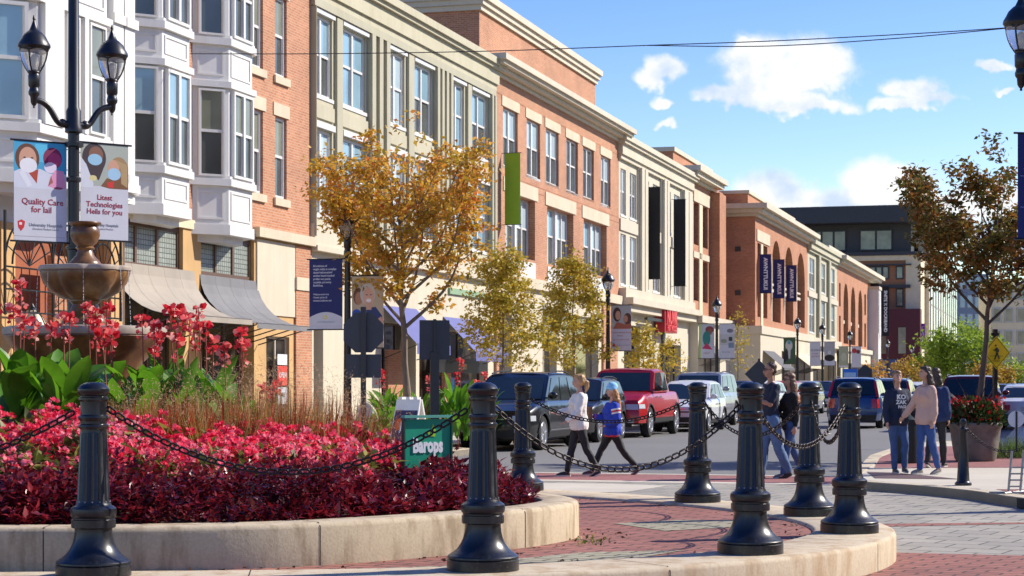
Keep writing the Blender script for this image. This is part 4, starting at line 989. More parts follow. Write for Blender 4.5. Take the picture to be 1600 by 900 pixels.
# weeds against the planter wall
wd = empty('weed_tuft', (.66, 16.0, PH - .03), 0, 'small green weed tuft at the foot of the planter wall end', 'weed')
nb = 60; a = rng.random(nb) * 6.283; el = rng.uniform(.3, 1.4, nb); dr = np.stack([np.cos(a) * np.cos(el), np.sin(a) * np.cos(el), np.sin(el)], 1)
scatter('blades', leaf_v, leaf_f, np.stack([rng.normal(.0, .09, nb), rng.normal(-.1, .22, nb), np.zeros(nb)], 1), frames(dr), rng.uniform(.02, .05, nb), K['lf_begleaf'], parent=wd)
nb = 420; ii = rng.integers(0, len(ri), nb); jj = rng.random(nb)
P_ = []
for i, q in zip(ii, jj):
    if i % 2: p = ri[i].lerp(ri[(i + 1) % len(ri)], q); s_ = rng.uniform(-.0, .3)
    else: i2 = i % len(wo); p = wo[i2].lerp(wo[(i2 + 1) % len(wo)], q); s_ = -rng.uniform(.02, .5)
    c_ = Vector((-5, 19, 0)) - p; c_.normalize(); p = p + c_ * (abs(s_) if i % 2 else -abs(s_)); P_.append((p.x, p.y, PH - .02))
o = scatter('fallen_leaves', leaf_v, leaf_f, np.array(P_), frames(rng.normal(size=(nb, 3)) * [1, 1, .25]), rng.uniform(.02, .05, nb), leafmat('dry_leaves', [(0, (.03, .015, .01)), (1, (.14, .06, .03))]))
tag(o, 'dry leaves and crumbs of mulch scattered on the island paving', 'fallen leaves', kind='stuff')
# ------------------------------------------------------------------ bollards and chains
K['bollard'], t, b = newmat('bollard_paint'); f = tnoise(t, 9, 5); t.links.new(ramp(t, f, [(.3, (.004, .005, .007)), (.75, (.010, .012, .016))]), b.inputs['Base Color'])
dn = tnoise(t, 38, 5, rough=.75); sc_ = t.nodes.new('ShaderNodeTexCoord'); sz_ = t.nodes.new('ShaderNodeSeparateXYZ'); t.links.new(sc_.outputs['Object'], sz_.inputs[0])
low_ = ramp(t, sz_.outputs[2], [(0, (.9, .9, .9)), (.16, (.10, .10, .10)), (1, (.05, .05, .05))]); spk = ramp(t, dn, [(.56, (0, 0, 0)), (.74, (1, 1, 1))])
c0_ = b.inputs['Base Color'].links[0].from_socket; t.links.new(mixc(t, mixc(t, 1, low_, spk, 'MULTIPLY'), c0_, (.16, .13, .10)), b.inputs['Base Color'])
b.inputs['Roughness'].default_value = .34; t.links.new(ramp(t, f, [(.3, (.26,) * 3), (.75, (.42,) * 3)]), b.inputs['Roughness']); b.inputs['Coat Weight'].default_value = .12; b.inputs['Coat Roughness'].default_value = .25
prof = [(0, 1.29), (.05, 1.288), (.085, 1.27), (.104, 1.245), (.106, 1.225), (.098, 1.207), (.088, 1.198), (.088, 1.192), (.098, 1.186), (.098, 1.172), (.088, 1.16), (.086, 1.08), (.087, 1.072), (.099, 1.064), (.101, 1.052), (.094, 1.04), (.088, 1.03), (.088, 1.012), (.099, 1.006), (.101, .994), (.095, .984), (.087, .976),
        (.087, .965), (.109, .49), (.116, .478), (.118, .47), (.135, .462), (.150, .448), (.153, .425), (.150, .402), (.138, .388), (.138, .378), (.146, .374), (.147, .325), (.140, .320), (.124, .316), (.124, .295), (.128, .26), (.137, .22), (.152, .185), (.176, .15), (.204, .125), (.222, .114), (.228, .108), (.238, .104), (.246, .094), (.247, .084), (.241, .078), (.248, .072), (.249, .0)]
prof = [(r_, z_ * 1.0) for r_, z_ in prof][::-1]
bmd = []
def flute(a, z):
    if .49 <= z <= .966: return 1 - .055 * max(0, math.cos(a * 16)) ** .7 if math.cos(a * 16) > 0 else 1
    return 1
b = MB(); pz = []
for (r0, z0), (r1, z1) in zip(prof, prof[1:]):
    pz.append((r0, z0))
    if abs(z1 - .965) < 1e-6 and abs(z0 - .49) < 1e-6: pz += [(.1085, .505), (.108, .506), (.0885, .95), (.0882, .951)]
pz.append(prof[-1])
def fl2(a, z):
    if .5055 <= z <= .9505: return 1 - .07 * max(0.0, math.cos(a * 14)) ** .6
    return 1
b.lathe(pz, 112, rf=fl2)
for zz in (.0,): pass
b0 = None
blab = ['black fluted bollard at the left in front of the flower bed', 'black fluted bollard at the bottom centre near the green sign', 'black fluted bollard in front of the walking couple', 'black fluted bollard rightmost on the island edge', 'black fluted bollard just behind and left of the rightmost one', 'black fluted bollard between the red pickup and the couple', 'black fluted bollard farthest back beside the dark parked car', 'black fluted bollard out of frame at the lower left']
BP = BOL + [(-5.8, 12.75)]; bols = []
for i, (x, y) in enumerate(BP):
    o = empty('bollard', (x, y, PH), random.random() * .4, blab[i], 'bollard', 'black fluted bollards around the island')
    if i == 0:
        bd = b.build('post', K['bollard'], o, smooth=True, angle=30)
        ey = MB()
        e_ = ey
        for s_ in (-1, 1): ey.tube([(s_ * .08, 0, 1.10), (s_ * .115, 0, 1.10)], .012, 8)
        bol_me = bd.data
    else:
        bd = bpy.data.objects.new('post', bol_me); COL.objects.link(bd); bd.parent = o
    # small studs at the foot of the flutes
    if i == 0:
        s_ = MB()
        for k in range(14):
            a_ = 2 * math.pi * (k + .0) / 14; s_.ell((math.cos(a_) * .108, math.sin(a_) * .108, .494), (.006, .006, .006), 6, 4)
        so = s_.build('studs', K['greymetal'], o); smesh = so.data
    else: so = bpy.data.objects.new('studs', smesh); COL.objects.link(so); so.parent = o
    so['kind'] = 'stuff' if False else ''
    del so['kind']
K['chain'] = mat('chain_iron', (.028, .022, .02), .42, metal=.7, var=.5, scale=40)
def link_template(L_=.080, W_=.046, r=.0075, n=14, m=6):
    vs = []; fs = []
    for i in range(n):
        a = 2 * math.pi * i / n; hx = (L_ - W_) / 2
        cx = math.cos(a) * (W_ / 2 - r) + (hx if math.cos(a) > 0 else -hx); cy = math.sin(a) * (W_ / 2 - r); nx_, ny_ = math.cos(a), math.sin(a)
        for j_ in range(m):
            g = 2 * math.pi * j_ / m; vs.append((cx + nx_ * r * math.cos(g), cy + ny_ * r * math.cos(g), r * math.sin(g)))
    for i in range(n):
        for j_ in range(m): fs.append((i * m + j_, ((i + 1) % n) * m + j_, ((i + 1) % n) * m + (j_ + 1) % m, i * m + (j_ + 1) % m))
    return vs, fs
lv_, lf_ = link_template()
def chain(a, b_, za, zb, sag, label, scale=1.0, off=.115, group='iron chains between the bollards'):
    a = Vector((*a, za)); b_ = Vector((*b_, zb)); d = (b_ - a); d.z = 0; d.normalize(); a = a + d * off; b_ = b_ - d * off
    pts = [a.lerp(b_, t) - Vector((0, 0, sag * 4 * t * (1 - t))) for t in np.linspace(0, 1, 200)]
    step = .062 * scale; out = []; acc_ = 0; out = [pts[0]]
    for p, q in zip(pts, pts[1:]):
        acc_ += (q - p).length
        if acc_ >= step: out.append(q); acc_ = 0
    P_ = np.array([tuple(p) for p in out]); T_ = np.gradient(P_, axis=0); side = np.cross(T_, [0, 0, 1.]); upv = np.cross(side, T_)
    roll = np.where((np.arange(len(P_)) % 2 == 0)[:, None], side, upv) * 1.0 + .25 * side
    o = scatter('chain', lv_, lf_, P_, frames(T_, roll=roll), np.full(len(P_), scale), K['chain'], smooth=True)
    return tag(o, label, 'chain', group)
clab = ['iron chain sagging between the left bollard and the bottom centre one', 'long iron chain sagging from the bottom centre bollard to the one before the couple', 'iron chain from the bollard before the couple to the rightmost bollard', 'iron chain in a deep loop between the two rightmost bollards', 'iron chain crossing behind the couple\'s bollard to the back bollard', 'iron chain sagging in front of the two walking girls', None]
for i in range(6):
    chain(BOL[i], BOL[i + 1], PH + 1.10, PH + 1.10, [.42, .44, .33, .36, .36, .26][i], clab[i])
chain(BP[7], BP[0], PH + 1.10, PH + 1.10, .42, 'iron chain running off the left edge from the left bollard')
# ------------------------------------------------------------------ fountain
FX, FY = at(133, 21.0), 21.0; FZ = .9
K['fstone'], t, b = newmat('fountain_stone'); f = tnoise(t, 5, 6); g = tnoise(t, 3, 4, stretch=(1, 1, .3))
c = ramp(t, f, [(.3, (.10, .042, .014)), (.55, (.24, .12, .042)), (.75, (.38, .21, .085))]); c = mixc(t, ramp(t, g, [(.45, (0, 0, 0)), (.7, (.7, .7, .7))]), c, (.09, .04, .015))
t.links.new(c, b.inputs['Base Color']); b.inputs['Roughness'].default_value = .32; bump(t, b, f, .01, .3)
K['fstone_l'] = mat('fountain_rim', (.40, .33, .26), .5, var=.25, scale=5)
fo = empty('fountain', (FX, FY, FZ - .35), 0, 'tiered brown stone fountain with urn finial in the flower bed', 'fountain')
hh = lambda py: EYE + (HZ - py) * FY / F - (FZ - .35)
ss = FY / F
def lob(n, amp, z_lo, z_hi): return lambda a, z: 1 + (amp * (abs(math.cos(a * n / 2)) - .5) if z_lo <= z <= z_hi else 0)
b = MB()   # lower basin
zt = hh(512); rb = 124 * ss
b.lathe([(.35, 0), (.35, .25), (.42, .45), (.62, zt - .38), (.78, zt - .22), (.86, zt - .10), (rb * .985, zt - .08)], 64, rf=lambda a, z: 1 + (.03 * (abs(math.cos(a * 4)) - .5)) * min(1, z / .8)); b.build('lower_basin', K['fstone'], fo, smooth=True)
b = MB(); b.lathe([(rb * .96, zt - .10), (rb, zt - .08), (rb * 1.01, zt - .04), (rb, zt), (rb * .95, zt + .008), (rb * .9, zt - .02), (rb * .89, zt - .1)], 64, rf=lambda a, z: 1 + .03 * (abs(math.cos(a * 4)) - .5)); b.build('rim', K['fstone_l'], fo, smooth=True)
wat, t, bb = newmat('fountain_water'); bb.inputs['Base Color'].default_value = (.1, .13, .13, 1); bb.inputs['Roughness'].default_value = .05; f = tnoise(t, 20, 3); bump(t, bb, f, .01, .4); K['water'] = wat
b = MB(); b.lathe([(.0, zt - .03), (rb * .88, zt - .029)], 48); b.build('water', K['water'], fo)
b = MB()   # pedestal
P1 = hh(505); P0 = hh(467)
b.lathe([(36 * ss, P1 - .25), (36 * ss, P1), (35 * ss, P1 + .04), (30 * ss, P1 + .07), (24 * ss, P1 + .12), (20 * ss, P0 - .06), (24 * ss, P0 - .03), (24 * ss, P0 + .0), (22 * ss, P0 + .01)], 40); b.build('pedestal', K['fstone'], fo, smooth=True)
b = MB()   # upper lobed bowl
zb_ = hh(418); zl = hh(467); rr = 73 * ss
lobf = lambda a, z: 1 - .14 * (1 - abs(math.cos(a * 4 + .4)) ** .5)
b.lathe([(20 * ss, zl - .02), (36 * ss, zl + .0), (54 * ss, zl + .07), (66 * ss, zl + .17), (rr * .98, zb_ - .06), (rr * .97, zb_ - .045)], 96, rf=lobf); b.build('upper_bowl', K['fstone'], fo, smooth=True)
b = MB(); b.lathe([(rr * .95, zb_ - .05), (rr, zb_ - .035), (rr * 1.01, zb_ - .01), (rr, zb_ + .01), (rr * .93, zb_ + .015), (rr * .88, zb_ - .02), (.05, zb_ - .03)], 96, rf=lobf); b.build('rim', K['fstone_l'], fo, smooth=True)
b = MB()   # stem and urn
z1, z2, z3 = hh(412), hh(388), hh(347)
b.lathe([(25 * ss, z1 - .03), (25 * ss, z1), (22 * ss, z1 + .03), (14 * ss, z1 + .09), (11 * ss, z2 - .02), (15 * ss, z2), (12 * ss, z2 + .02), (19 * ss, z2 + .07), (23 * ss, z2 + .14), (22.5 * ss, z3 - .08), (19 * ss, z3 - .045), (24 * ss, z3 - .03), (25 * ss, z3 - .012), (24 * ss, z3), (18 * ss, z3 - .005), (10 * ss, z3 - .03)], 40); b.build('urn', K['fstone'], fo, smooth=True)
drop = MB()
for px in (-70, -45, 12, 62, 70):
    x = px * ss; n_ = 26
    for k in range(n_):
        t_ = (k + random.random() * .7) / n_; drop.ell((x * 1.0 + (px / 70) * .03 * t_, -math.sqrt(max(0, (rr * .98) ** 2 - x * x)) * .95, zb_ - .02 - (zb_ - zt) * t_ * t_ ** .2), (.0045, .0045, .012), 5, 4)
wm, t, bb = newmat('falling_water'); bb.inputs['Base Color'].default_value = (.85, .88, .9, 1); bb.inputs['Roughness'].default_value = .05; bb.inputs['Transmission Weight'].default_value = .5
dd = drop.build('falling_water', wm, fo); dd['kind'] = 'stuff'
# ------------------------------------------------------------------ lamps
K['lampblack'] = mat('lamp_black', (.010, .011, .013), .38, var=0, coat=.15)
lg, t, b = newmat('lamp_glass'); b.inputs['Base Color'].default_value = (.85, .85, .82, 1); b.inputs['Roughness'].default_value = .12; b.inputs['Transmission Weight'].default_value = .75; b.inputs['IOR'].default_value = 1.15; K['lampglass'] = lg
K['bulb'] = mat('lamp_bulb', (.8, .78, .7), .4, var=0)
_lamp = {}
def lamp_head(parent, loc=(0, 0, 0)):
    """z = 0 at the bottom of the fitter"""
    if 'h' not in _lamp:
        b = MB(); b.lathe([(.0, -.05), (.018, -.04), (.012, -.02), (.03, 0), (.045, .03), (.05, .10), (.07, .13), (.075, .16), (.065, .19), (.058, .22), (.075, .25), (.078, .38), (.07, .40), (.085, .42), (.07, .45), (.03, .46)], 20)
        h = b.build('lantern', K['lampblack'], None, smooth=True)
        b = MB(); b.lathe([(.205, .745), (.215, .76), (.21, .79), (.18, .84), (.15, .90), (.10, .95), (.07, .97), (.045, 1.02), (.02, 1.09), (.014, 1.11), (.022, 1.125), (.018, 1.14), (.006, 1.18)], 24)
        b.lathe([(.19, .72), (.205, .744), (.05, .80)], 24); b.build('cap', K['lampblack'], h, smooth=True)
        b = MB(); b.lathe([(.075, .43), (.12, .50), (.155, .58), (.175, .66), (.18, .73)], 24); b.build('glass', K['lampglass'], h, smooth=True)
        b = MB(); b.lathe([(.02, .43), (.03, .5), (.045, .54), (.045, .62), (.02, .66)], 12); b.build('bulb', K['bulb'], h, smooth=True)
        b = MB()
        for k in range(4):
            a = R(45 + 90 * k); b.tube([(math.cos(a) * r_, math.sin(a) * r_, z_) for r_, z_ in ((.08, .43), (.125, .5), (.16, .58), (.18, .66), (.187, .73))], .011, 6)
        for k in range(4):
            a0 = R(45 + 90 * k); b.tube([(math.cos(a0 + R(q)) * .182, math.sin(a0 + R(q)) * .182, .73 - .035 * (abs(q - 45) / 45) ** 2) for q in range(0, 91, 15)], .012, 5)
        b.build('ribs', K['lampblack'], h); _lamp['h'] = h; h.parent = parent; h.location = loc; return h
    o = copy_tree(_lamp['h'], parent); o.location = loc; return o
def lamp_pole(parent, H, r0=.085, r1=.055, name='pole'):
    b = MB(); b.lathe([(.24, 0), (.24, .06), (.21, .08), (.21, .35), (.19, .38), (.16, .42), (.15, .62), (.12, .68), (.13, .72), (.11, .76), (r0, .82), (r0 * .95, 1.0), (r1, H - .12), (.075, H - .1), (.075, H - .06), (r1, H - .03), (r1, H)], 20, rf=lambda a, z: 1 - (.05 * max(0, math.cos(a * 10)) if 1.0 < z < H - .13 else 0))
    return b.build(name, K['lampblack'], parent, smooth=True)
# ------------------------------------------------------------------ banners
_pm = {}
def pm(c):
    k = tuple(round(x, 3) for x in c)
    if k not in _pm: _pm[k] = mat('banner_print', c, .65, var=.05, scale=4)
    return _pm[k]
DKRED = mat('dark_red_lettering', (.33, .03, .05), .5, var=0); GRYL = mat('grey_lettering', (.22, .23, .27), .5, var=0)
K['banner_white'] = mat('banner_cloth_white', (.60, .61, .66), .75, var=.05, scale=2)
K['banner_navy'] = mat('banner_cloth_navy', (.010, .018, .12), .7, var=.08, scale=2)
K['banner_black'] = mat('banner_cloth_black', (.006, .007, .010), .8, var=.1, scale=2)
def banner(loc, rz, wd, ht, cloth, label, cat='banner', pic=None, texts=None, group=None, rods=(1, 1), name='banner', hook=0):
    """hangs from loc (top left corner), faces local -y; pic shapes in fractions of width and height"""
    o = empty(name, loc, rz, label, cat, group)
    nx, nz = 6, 12; vs = []; fs = []
    for j in range(nz + 1):
        for i in range(nx + 1):
            x, z = wd * i / nx, -ht * j / nz; vs.append((x, 0, z))
    b = MB(); b.box(0, wd, 0, .006, -ht, 0); b.build('cloth', cloth, o)
    for k, on in enumerate(rods):
        r = MB()
        if on: z = .012 if k == 0 else -ht - .012; r.tube([(-.05 - (.2 if hook < 0 else 0), .003, z), (wd + .05 + (.2 if hook > 0 else 0), .003, z)], .013, 6)
        if r.v: r.build('rod', K['black'], o)
    if pic:
        base_c = tuple(cloth.node_tree.nodes['Principled BSDF'].inputs['Base Color'].links[0].from_node.color_ramp.elements[1].color[:3])
        pic = [('r', 0.002, 0.002, .998, .998, base_c)] + list(pic); mats = []; b = MB()
        for k, s in enumerate(pic):
            c = pm(s[-1]);
            if c not in mats: mats.append(c)
            mi = mats.index(c); y = -.0004 - .00006 * k
            if s[0] == 'e':
                _, cx, cz, rx, rz_, _c = s; pts = [(cx + rx * math.cos(a), cz + rz_ * math.sin(a)) for a in np.linspace(0, 2 * math.pi, 24, endpoint=False)]
            elif s[0] == 'r': pts = [(s[1], s[4]), (s[3], s[4]), (s[3], s[2]), (s[1], s[2])]
            else: pts = s[1]
            P2 = [(min(max(x, .0), 1) * wd, y, -min(max(z, 0), 1) * ht) for x, z in pts]
            ar = sum(P2[i][0] * P2[(i + 1) % len(P2)][2] - P2[(i + 1) % len(P2)][0] * P2[i][2] for i in range(len(P2)))
            if ar < 0: P2.reverse()
            b.poly(P2, mi)
        b.build('printed_picture', mats, o)
    for tt in (texts or []):
        s, x, z, sz, m_ = tt[:5]; kw = tt[5] if len(tt) > 5 else {}
        text(s, sz, m_, o, (x * wd, -.0022, -z * ht), ext=.0004, **kw)
    return o
SK = (.66, .36, .24); SKD = (.25, .11, .07)
picA = [('r', 0, 0, 1, .31, (.05, .38, .62)), ('r', .4, .02, .62, .2, (.10, .55, .78)), ('e', .25, .17, .23, .15, (.13, .05, .03)), ('e', .26, .175, .165, .12, SK), ('e', .2, .165, .025, .01, (.08, .04, .03)), ('e', .34, .165, .025, .01, (.08, .04, .03)),
        ('p', [(0, .31), (.12, .28), (.5, .27), (.72, .32), (.78, .47), (0, .47)], (.68, .71, .80)), ('p', [(.28, .32), (.46, .27), (.43, .42)], (.45, .06, .03)), ('p', [(.18, .28), (.34, .44), (.26, .46), (.1, .32)], (.8, .82, .88)), ('e', .27, .24, .165, .075, (.85, .85, .88)),
        ('e', .73, .155, .18, .11, (.24, .02, .09)), ('e', .77, .17, .13, .075, (.48, .05, .18)), ('e', .69, .25, .12, .055, (.8, .72, .85)), ('p', [(.64, .44), (.7, .34), (.78, .27), (.94, .28), (.98, .45), (.86, .47)], (.80, .33, .52)), ('p', [(.64, .44), (.7, .33), (.74, .4)], (.4, .12, .1)), ('e', .84, .455, .09, .012, (.35, .08, .12)),
        ('p', [(.07, .81), (.14, .79), (.21, .81), (.19, .87), (.13, .91), (.08, .87)], (.62, .02, .03)), ('r', .1, .82, .15, .845, (.85, .8, .8)), ('r', .0, .955, .98, .96, (.45, .42, .42))]
picB = [('r', 0, 0, 1, .44, (.42, .47, .40)), ('e', .28, .15, .25, .16, (.05, .03, .04)), ('p', [(.05, .1), (.52, .1), (.5, .22), (.38, .38), (.2, .33), (.1, .25)], (.05, .03, .04)), ('e', .32, .115, .15, .09, SKD), ('p', [(0, .14), (.12, .22), (.27, .42), (.25, .46), (0, .46)], (.7, .73, .8)), ('e', .3, .165, .15, .06, (.33, .60, .78)), ('e', .26, .36, .08, .03, (.75, .65, .3)),
        ('e', .8, .27, .21, .15, (.38, .24, .11)), ('p', [(.42, .44), (.55, .35), (.7, .37), (.98, .2), (1, .46), (.6, .46)], (.20, .08, .03)), ('e', .69, .24, .12, .085, SK), ('p', [(.72, .15), (.98, .2), (.98, .44), (.85, .4), (.84, .25)], (.48, .32, .15)), ('e', .7, .305, .14, .065, (.38, .62, .80)), ('p', [(.55, .4), (.7, .38), (.68, .45), (.58, .45)], (.65, .03, .03))]
# main twin lamp on the island, another at the right edge
def twin_lamp(X, Yd, H, label, rz):
    o = empty('twin_street_lamp', (X, Yd, PH if X < 2 else .12), rz, label, 'street lamp', 'twin lantern lamps')
    b = MB(); b.lathe([(.26, 0), (.26, .08), (.22, .1), (.21, .4), (.17, .46), (.16, .8), (.12, .88), (.13, .93), (.10, .98), (.092, 1.1), (.078, 3.2), (.078, 3.95), (.10, 3.97), (.10, 4.01), (.078, 4.03), (.076, 4.6), (.115, 4.62), (.115, 4.68), (.10, 4.72), (.10, 4.9), (.076, 4.95), (.066, H)], 20)
    b.build('pole', K['lampblack'], o, smooth=True)
    for s in (-1, 1):
        a = MB(); a.tube([tuple(p) for p in catmull([(s * .08, 0, 4.72), (s * .22, 0, 4.74), (s * .36, 0, 4.93), (s * .50, 0, 5.0), (s * .57, 0, 4.98)], 6)], [.05] * 6 + [.042] * 19, 10)
        a.ell((s * .16, 0, 4.73), (.06, .06, .06), 10, 6); a.build('arm', K['lampblack'], o, smooth=True); lamp_head(o, (s * .56, 0, 4.94))
    cl = MB(); cl.lathe([(.1, 0), (.13, .01), (.13, .06), (.1, .07)], 16, c=(0, 0, 4.42)); cl.build('bracket_collar', K['lampblack'], o, smooth=True); cl = MB(); cl.lathe([(.09, 0), (.11, .01), (.11, .04), (.09, .05)], 16, c=(0, 0, 3.05)); cl.build('bracket_collar', K['lampblack'], o, smooth=True)
    return o
TA = R(38); MX, MY = at(115, 25.6), 25.6
twin_lamp(MX, MY, 8.2, 'tall black twin lantern lamp behind the fountain at left', TA)
def bloc(dx, z): return (MX + dx * math.cos(TA), MY + dx * math.sin(TA), z)
banner(bloc(-.84, 4.70), TA, .74, 1.30, K['banner_white'], 'white hospital banner reading Quality Care on the left side of the lamp pole', pic=picA, group='hospital banners on the near lamp',
       texts=[('Quality Care', .54, .605, .112, DKRED, dict(bold=.0018)), ('for Iail', .52, .685, .112, DKRED, dict(bold=.0018)), ('University Hospitals', .6, .84, .058, GRYL, dict(bold=.001)), ('Cleveland Medical Center', .6, .88, .036, GRYL)])
banner(bloc(.10, 4.74), TA, .70, 1.28, K['banner_white'], 'white hospital banner reading Litest Technologies beside the urn of the fountain', pic=picB, group='hospital banners on the near lamp',
       texts=[('Litest', .5, .56, .10, DKRED, dict(bold=.0018)), ('Technologies', .5, .635, .10, DKRED, dict(bold=.0018)), ('Heils for you', .5, .71, .10, DKRED, dict(bold=.0018)), ('University Hospitals', .5, .85, .05, GRYL, dict(bold=.001)), ('Cleveland Medical', .5, .89, .034, GRYL)])
RX, RY = at(1664, 24.0), 24.0
twin_lamp(RX, RY, 8.0, 'black twin lantern lamp cut by the right edge of the photo', R(10))
for c_ in [ob for ob in COL.objects if ob.name.startswith('twin_street_lamp')][1:]: c_.location.z = .12; c_.location.y = 23.0; c_.location.x = at(1664, 23.0)
banner((at(1587, 23.0), 23.0 - .1, EYE + (HZ - 211) * 23 / F), R(10), .62, 1.24, K['banner_navy'], 'dark blue banner cut by the right edge of the photo', texts=[('WELCOME', .55, .36, .11, WHT), ('to the', .5, .45, .06, WHT), ('residences', .6, .66, .1, WHT), ('crocker', .6, .85, .1, WHT, dict(bold=.002))], pic=[('r', .05, .4, .95, .405, (.3, .35, .6)), ('r', .05, .7, .95, .705, (.3, .35, .6))])
# street lamps along the left pavement
VL = 13.5
def street_lamp(px, label, H=5.05):
    u = U(px, VL); o = empty('street_lamp', S(u, VL, .12), ROTZ, label, 'street lamp', 'black lantern lamps along the left pavement')
    lamp_pole(o, H - 1.02); lamp_head(o, (0, 0, H - 1.22)); return u
BR = ROTZ - math.pi / 2          # rotation of a plane that faces down the street towards the camera
def lamp_banner(u, side, label, cloth, zt=3.92, wd=.64, ht=1.4, **kw):
    # side -1: left of the pole as seen from the camera (larger v)
    v = VL + (.10 + wd) if side < 0 else VL - .10
    return banner(S(u - .02, v, zt), BR, wd, ht, cloth, label, group='banners on the street lamps', **kw)
u = street_lamp(543, 'black street lamp whose head shows through the orange tree')
navt = ['Bd entirence of', 'weight rackle to compilpe', 'dipute heakoncatiend', 'erwfsen boend mentiod', 'profitar wer poecla', 'ceopletia. you auroy', 'Boefoifoea.']
WH2 = mat('pale_lettering', (.62, .64, .75), .6, var=0); YEL = (.75, .62, .08)
picN = [('p', [(0, 1), (0, .83)] + [(t_, .83 - .075 * math.sin(math.pi * t_)) for t_ in np.linspace(.02, .98, 14)] + [(1, .83), (1, 1)], (.62, .64, .70)), ('e', .48, .83, .07, .03, YEL), ('e', .48, .83, .035, .016, (.62, .64, .70)), ('r', .03, .955, .97, .958, (.4, .42, .5))]
lamp_banner(u, -1, 'dark navy banner with lines of white text beside the brick pier', K['banner_navy'], zt=3.96, wd=.70, ht=1.37, pic=picN,
            texts=[(s, .12, .09 + i * .047, .058, WH2, dict(align='LEFT', sx=.8, bold=.0012)) for i, s in enumerate(navt)] + [(s, .12, .5 + i * .045, .05, WH2, dict(align='LEFT', sx=.8, bold=.001)) for i, s in enumerate(['Welome we be irins', 'Clesmti. ed ibe 10', 'ttesentoCeetbrems.euti'])] + [('LCUT FORRIGANDRICK', .5, .9, .04, GRYL, dict(sx=.9))])
picP = [('r', 0, 0, 1, 1, (.52, .42, .28)), ('e', .2, .45, .16, .12, (.16, .07, .04)), ('e', .22, .48, .12, .09, (.45, .22, .12)), ('e', .5, .42, .24, .15, (.55, .52, .46)), ('p', [(.1, .85), (.2, .7), (.4, .62), (.75, .6), (.95, .72), (1, 1), (.1, 1)], (.03, .05, .16)), ('e', .15, .72, .16, .09, (.02, .08, .4)),
        ('e', .53, .46, .17, .13, (.68, .40, .28)), ('r', .45, .54, .62, .64, (.62, .36, .25)), ('e', .53, .51, .08, .025, (.85, .8, .75)), ('e', .47, .43, .03, .008, (.1, .06, .05)), ('e', .6, .43, .03, .008, (.1, .06, .05)), ('p', [(.7, .82), (.9, .74), (1, .76), (1, .86), (.8, .9)], (.6, .34, .24))]
picP = [picP[0]] + [(s[0], s[1], s[2] - .17, *s[3:]) if s[0] == 'e' else (('r', s[1], s[2] - .17, s[3], s[4] - .17, s[5]) if s[0] == 'r' else ('p', [(a, b_ - .17) for a, b_ in s[1]], s[2])) for s in picP[1:]]
lamp_banner(u, 1, 'banner with a laughing white haired woman above the back of the stop sign', K['banner_white'], zt=3.62, wd=.66, ht=1.4, pic=picP)
u = street_lamp(950, 'black street lamp between the yellow trees and the black banners')
picC = [('r', 0, 0, 1, .52, (.45, .48, .46)), ('e', .3, .2, .2, .16, (.08, .04, .03)), ('e', .35, .22, .13, .1, SK), ('e', .82, .3, .2, .13, (.12, .05, .03)), ('e', .72, .3, .12, .08, (.55, .28, .18)), ('p', [(.1, .52), (.3, .36), (.7, .42), (1, .4), (1, .52)], (.45, .14, .08)), ('e', .14, .88, .06, .04, (.6, .03, .03))]
lamp_banner(u, 1, 'white hospital banner with two faces on the lamp beside the red pickup', K['banner_white'], pic=picC, texts=[('Commented Acce', .5, .6, .085, DKRED), ('Hiinel', .45, .67, .08, DKRED), ('Ioi es all Abilil Centil', .5, .76, .06, DKRED), ('Dresconoy Hospitali', .6, .88, .05, GRYL)])
u = street_lamp(1120, 'black street lamp with a pair of picture banners near the narrow brick building')
picD = [('r', 0, 0, .12, 1, (.42, .62, .08)), ('r', .12, 0, 1, .7, (.5, .54, .58)), ('e', .7, .16, .28, .1, (.25, .05, .06)), ('e', .72, .23, .14, .09, SKD), ('e', .5, .42, .25, .22, (.03, .22, .2)), ('p', [(.2, .72), (.5, .55), (.9, .75)], (.55, .04, .12))]
lamp_banner(u, -1, 'picture banner with a lime green stripe left of its lamp pole', K['banner_white'], pic=picD, texts=[('HALLE', .5, .85, .09, DKRED)])
picE = [('r', 0, .3, 1, .62, (.55, .56, .55)), ('e', .7, .2, .2, .06, (.2, .2, .22)), ('r', .62, .38, .85, .5, (.05, .05, .06)), ('r', .6, .55, .95, .7, (.2, .28, .4)), ('e', .3, .5, .2, .06, (.3, .33, .25))]
lamp_banner(u, 1, 'pale grey picture banner right of the same pole as the lime striped one', K['banner_white'], pic=picE, texts=[('Roomes', .45, .82, .1, GRYL)])
u = street_lamp(1246, 'black street lamp in front of the arched brick building')
picF = [('r', 0, 0, 1, 1, (.06, .12, .05)), ('e', .45, .3, .3, .2, (.62, .60, .52)), ('e', .45, .18, .14, .07, (.1, .4, .42)), ('p', [(.35, .4), (.6, .4), (.55, .8), (.42, .8)], (.6, .6, .6)), ('p', [(0, .6), (.3, .4), (.4, .8), (0, 1)], (.02, .02, .02))]
lamp_banner(u, -1, 'dark green banner with a pale hooded shape left of the lamp by the arches', K['banner_white'], pic=picF)
u = street_lamp(1285, 'black street lamp in front of the small sage building')
lamp_banner(u, -1, 'white banner with red and black lines of text before the sage building', K['banner_white'], texts=[('ALASKA', .5, .35, .16, K['black']), ('SHOPS', .5, .5, .12, DKRED), ('CENTERS', .5, .62, .12, DKRED)])
lamp_banner(u, 1, 'white banner with a black oval shape right of the lamp by the sage building', K['banner_white'], pic=[('r', 0, 0, 1, .6, (.42, .42, .43)), ('e', .5, .68, .48, .14, (.02, .015, .015)), ('e', .5, .45, .15, .08, (.6, .6, .6))])
u = street_lamp(1328, 'black street lamp before the far arched building')
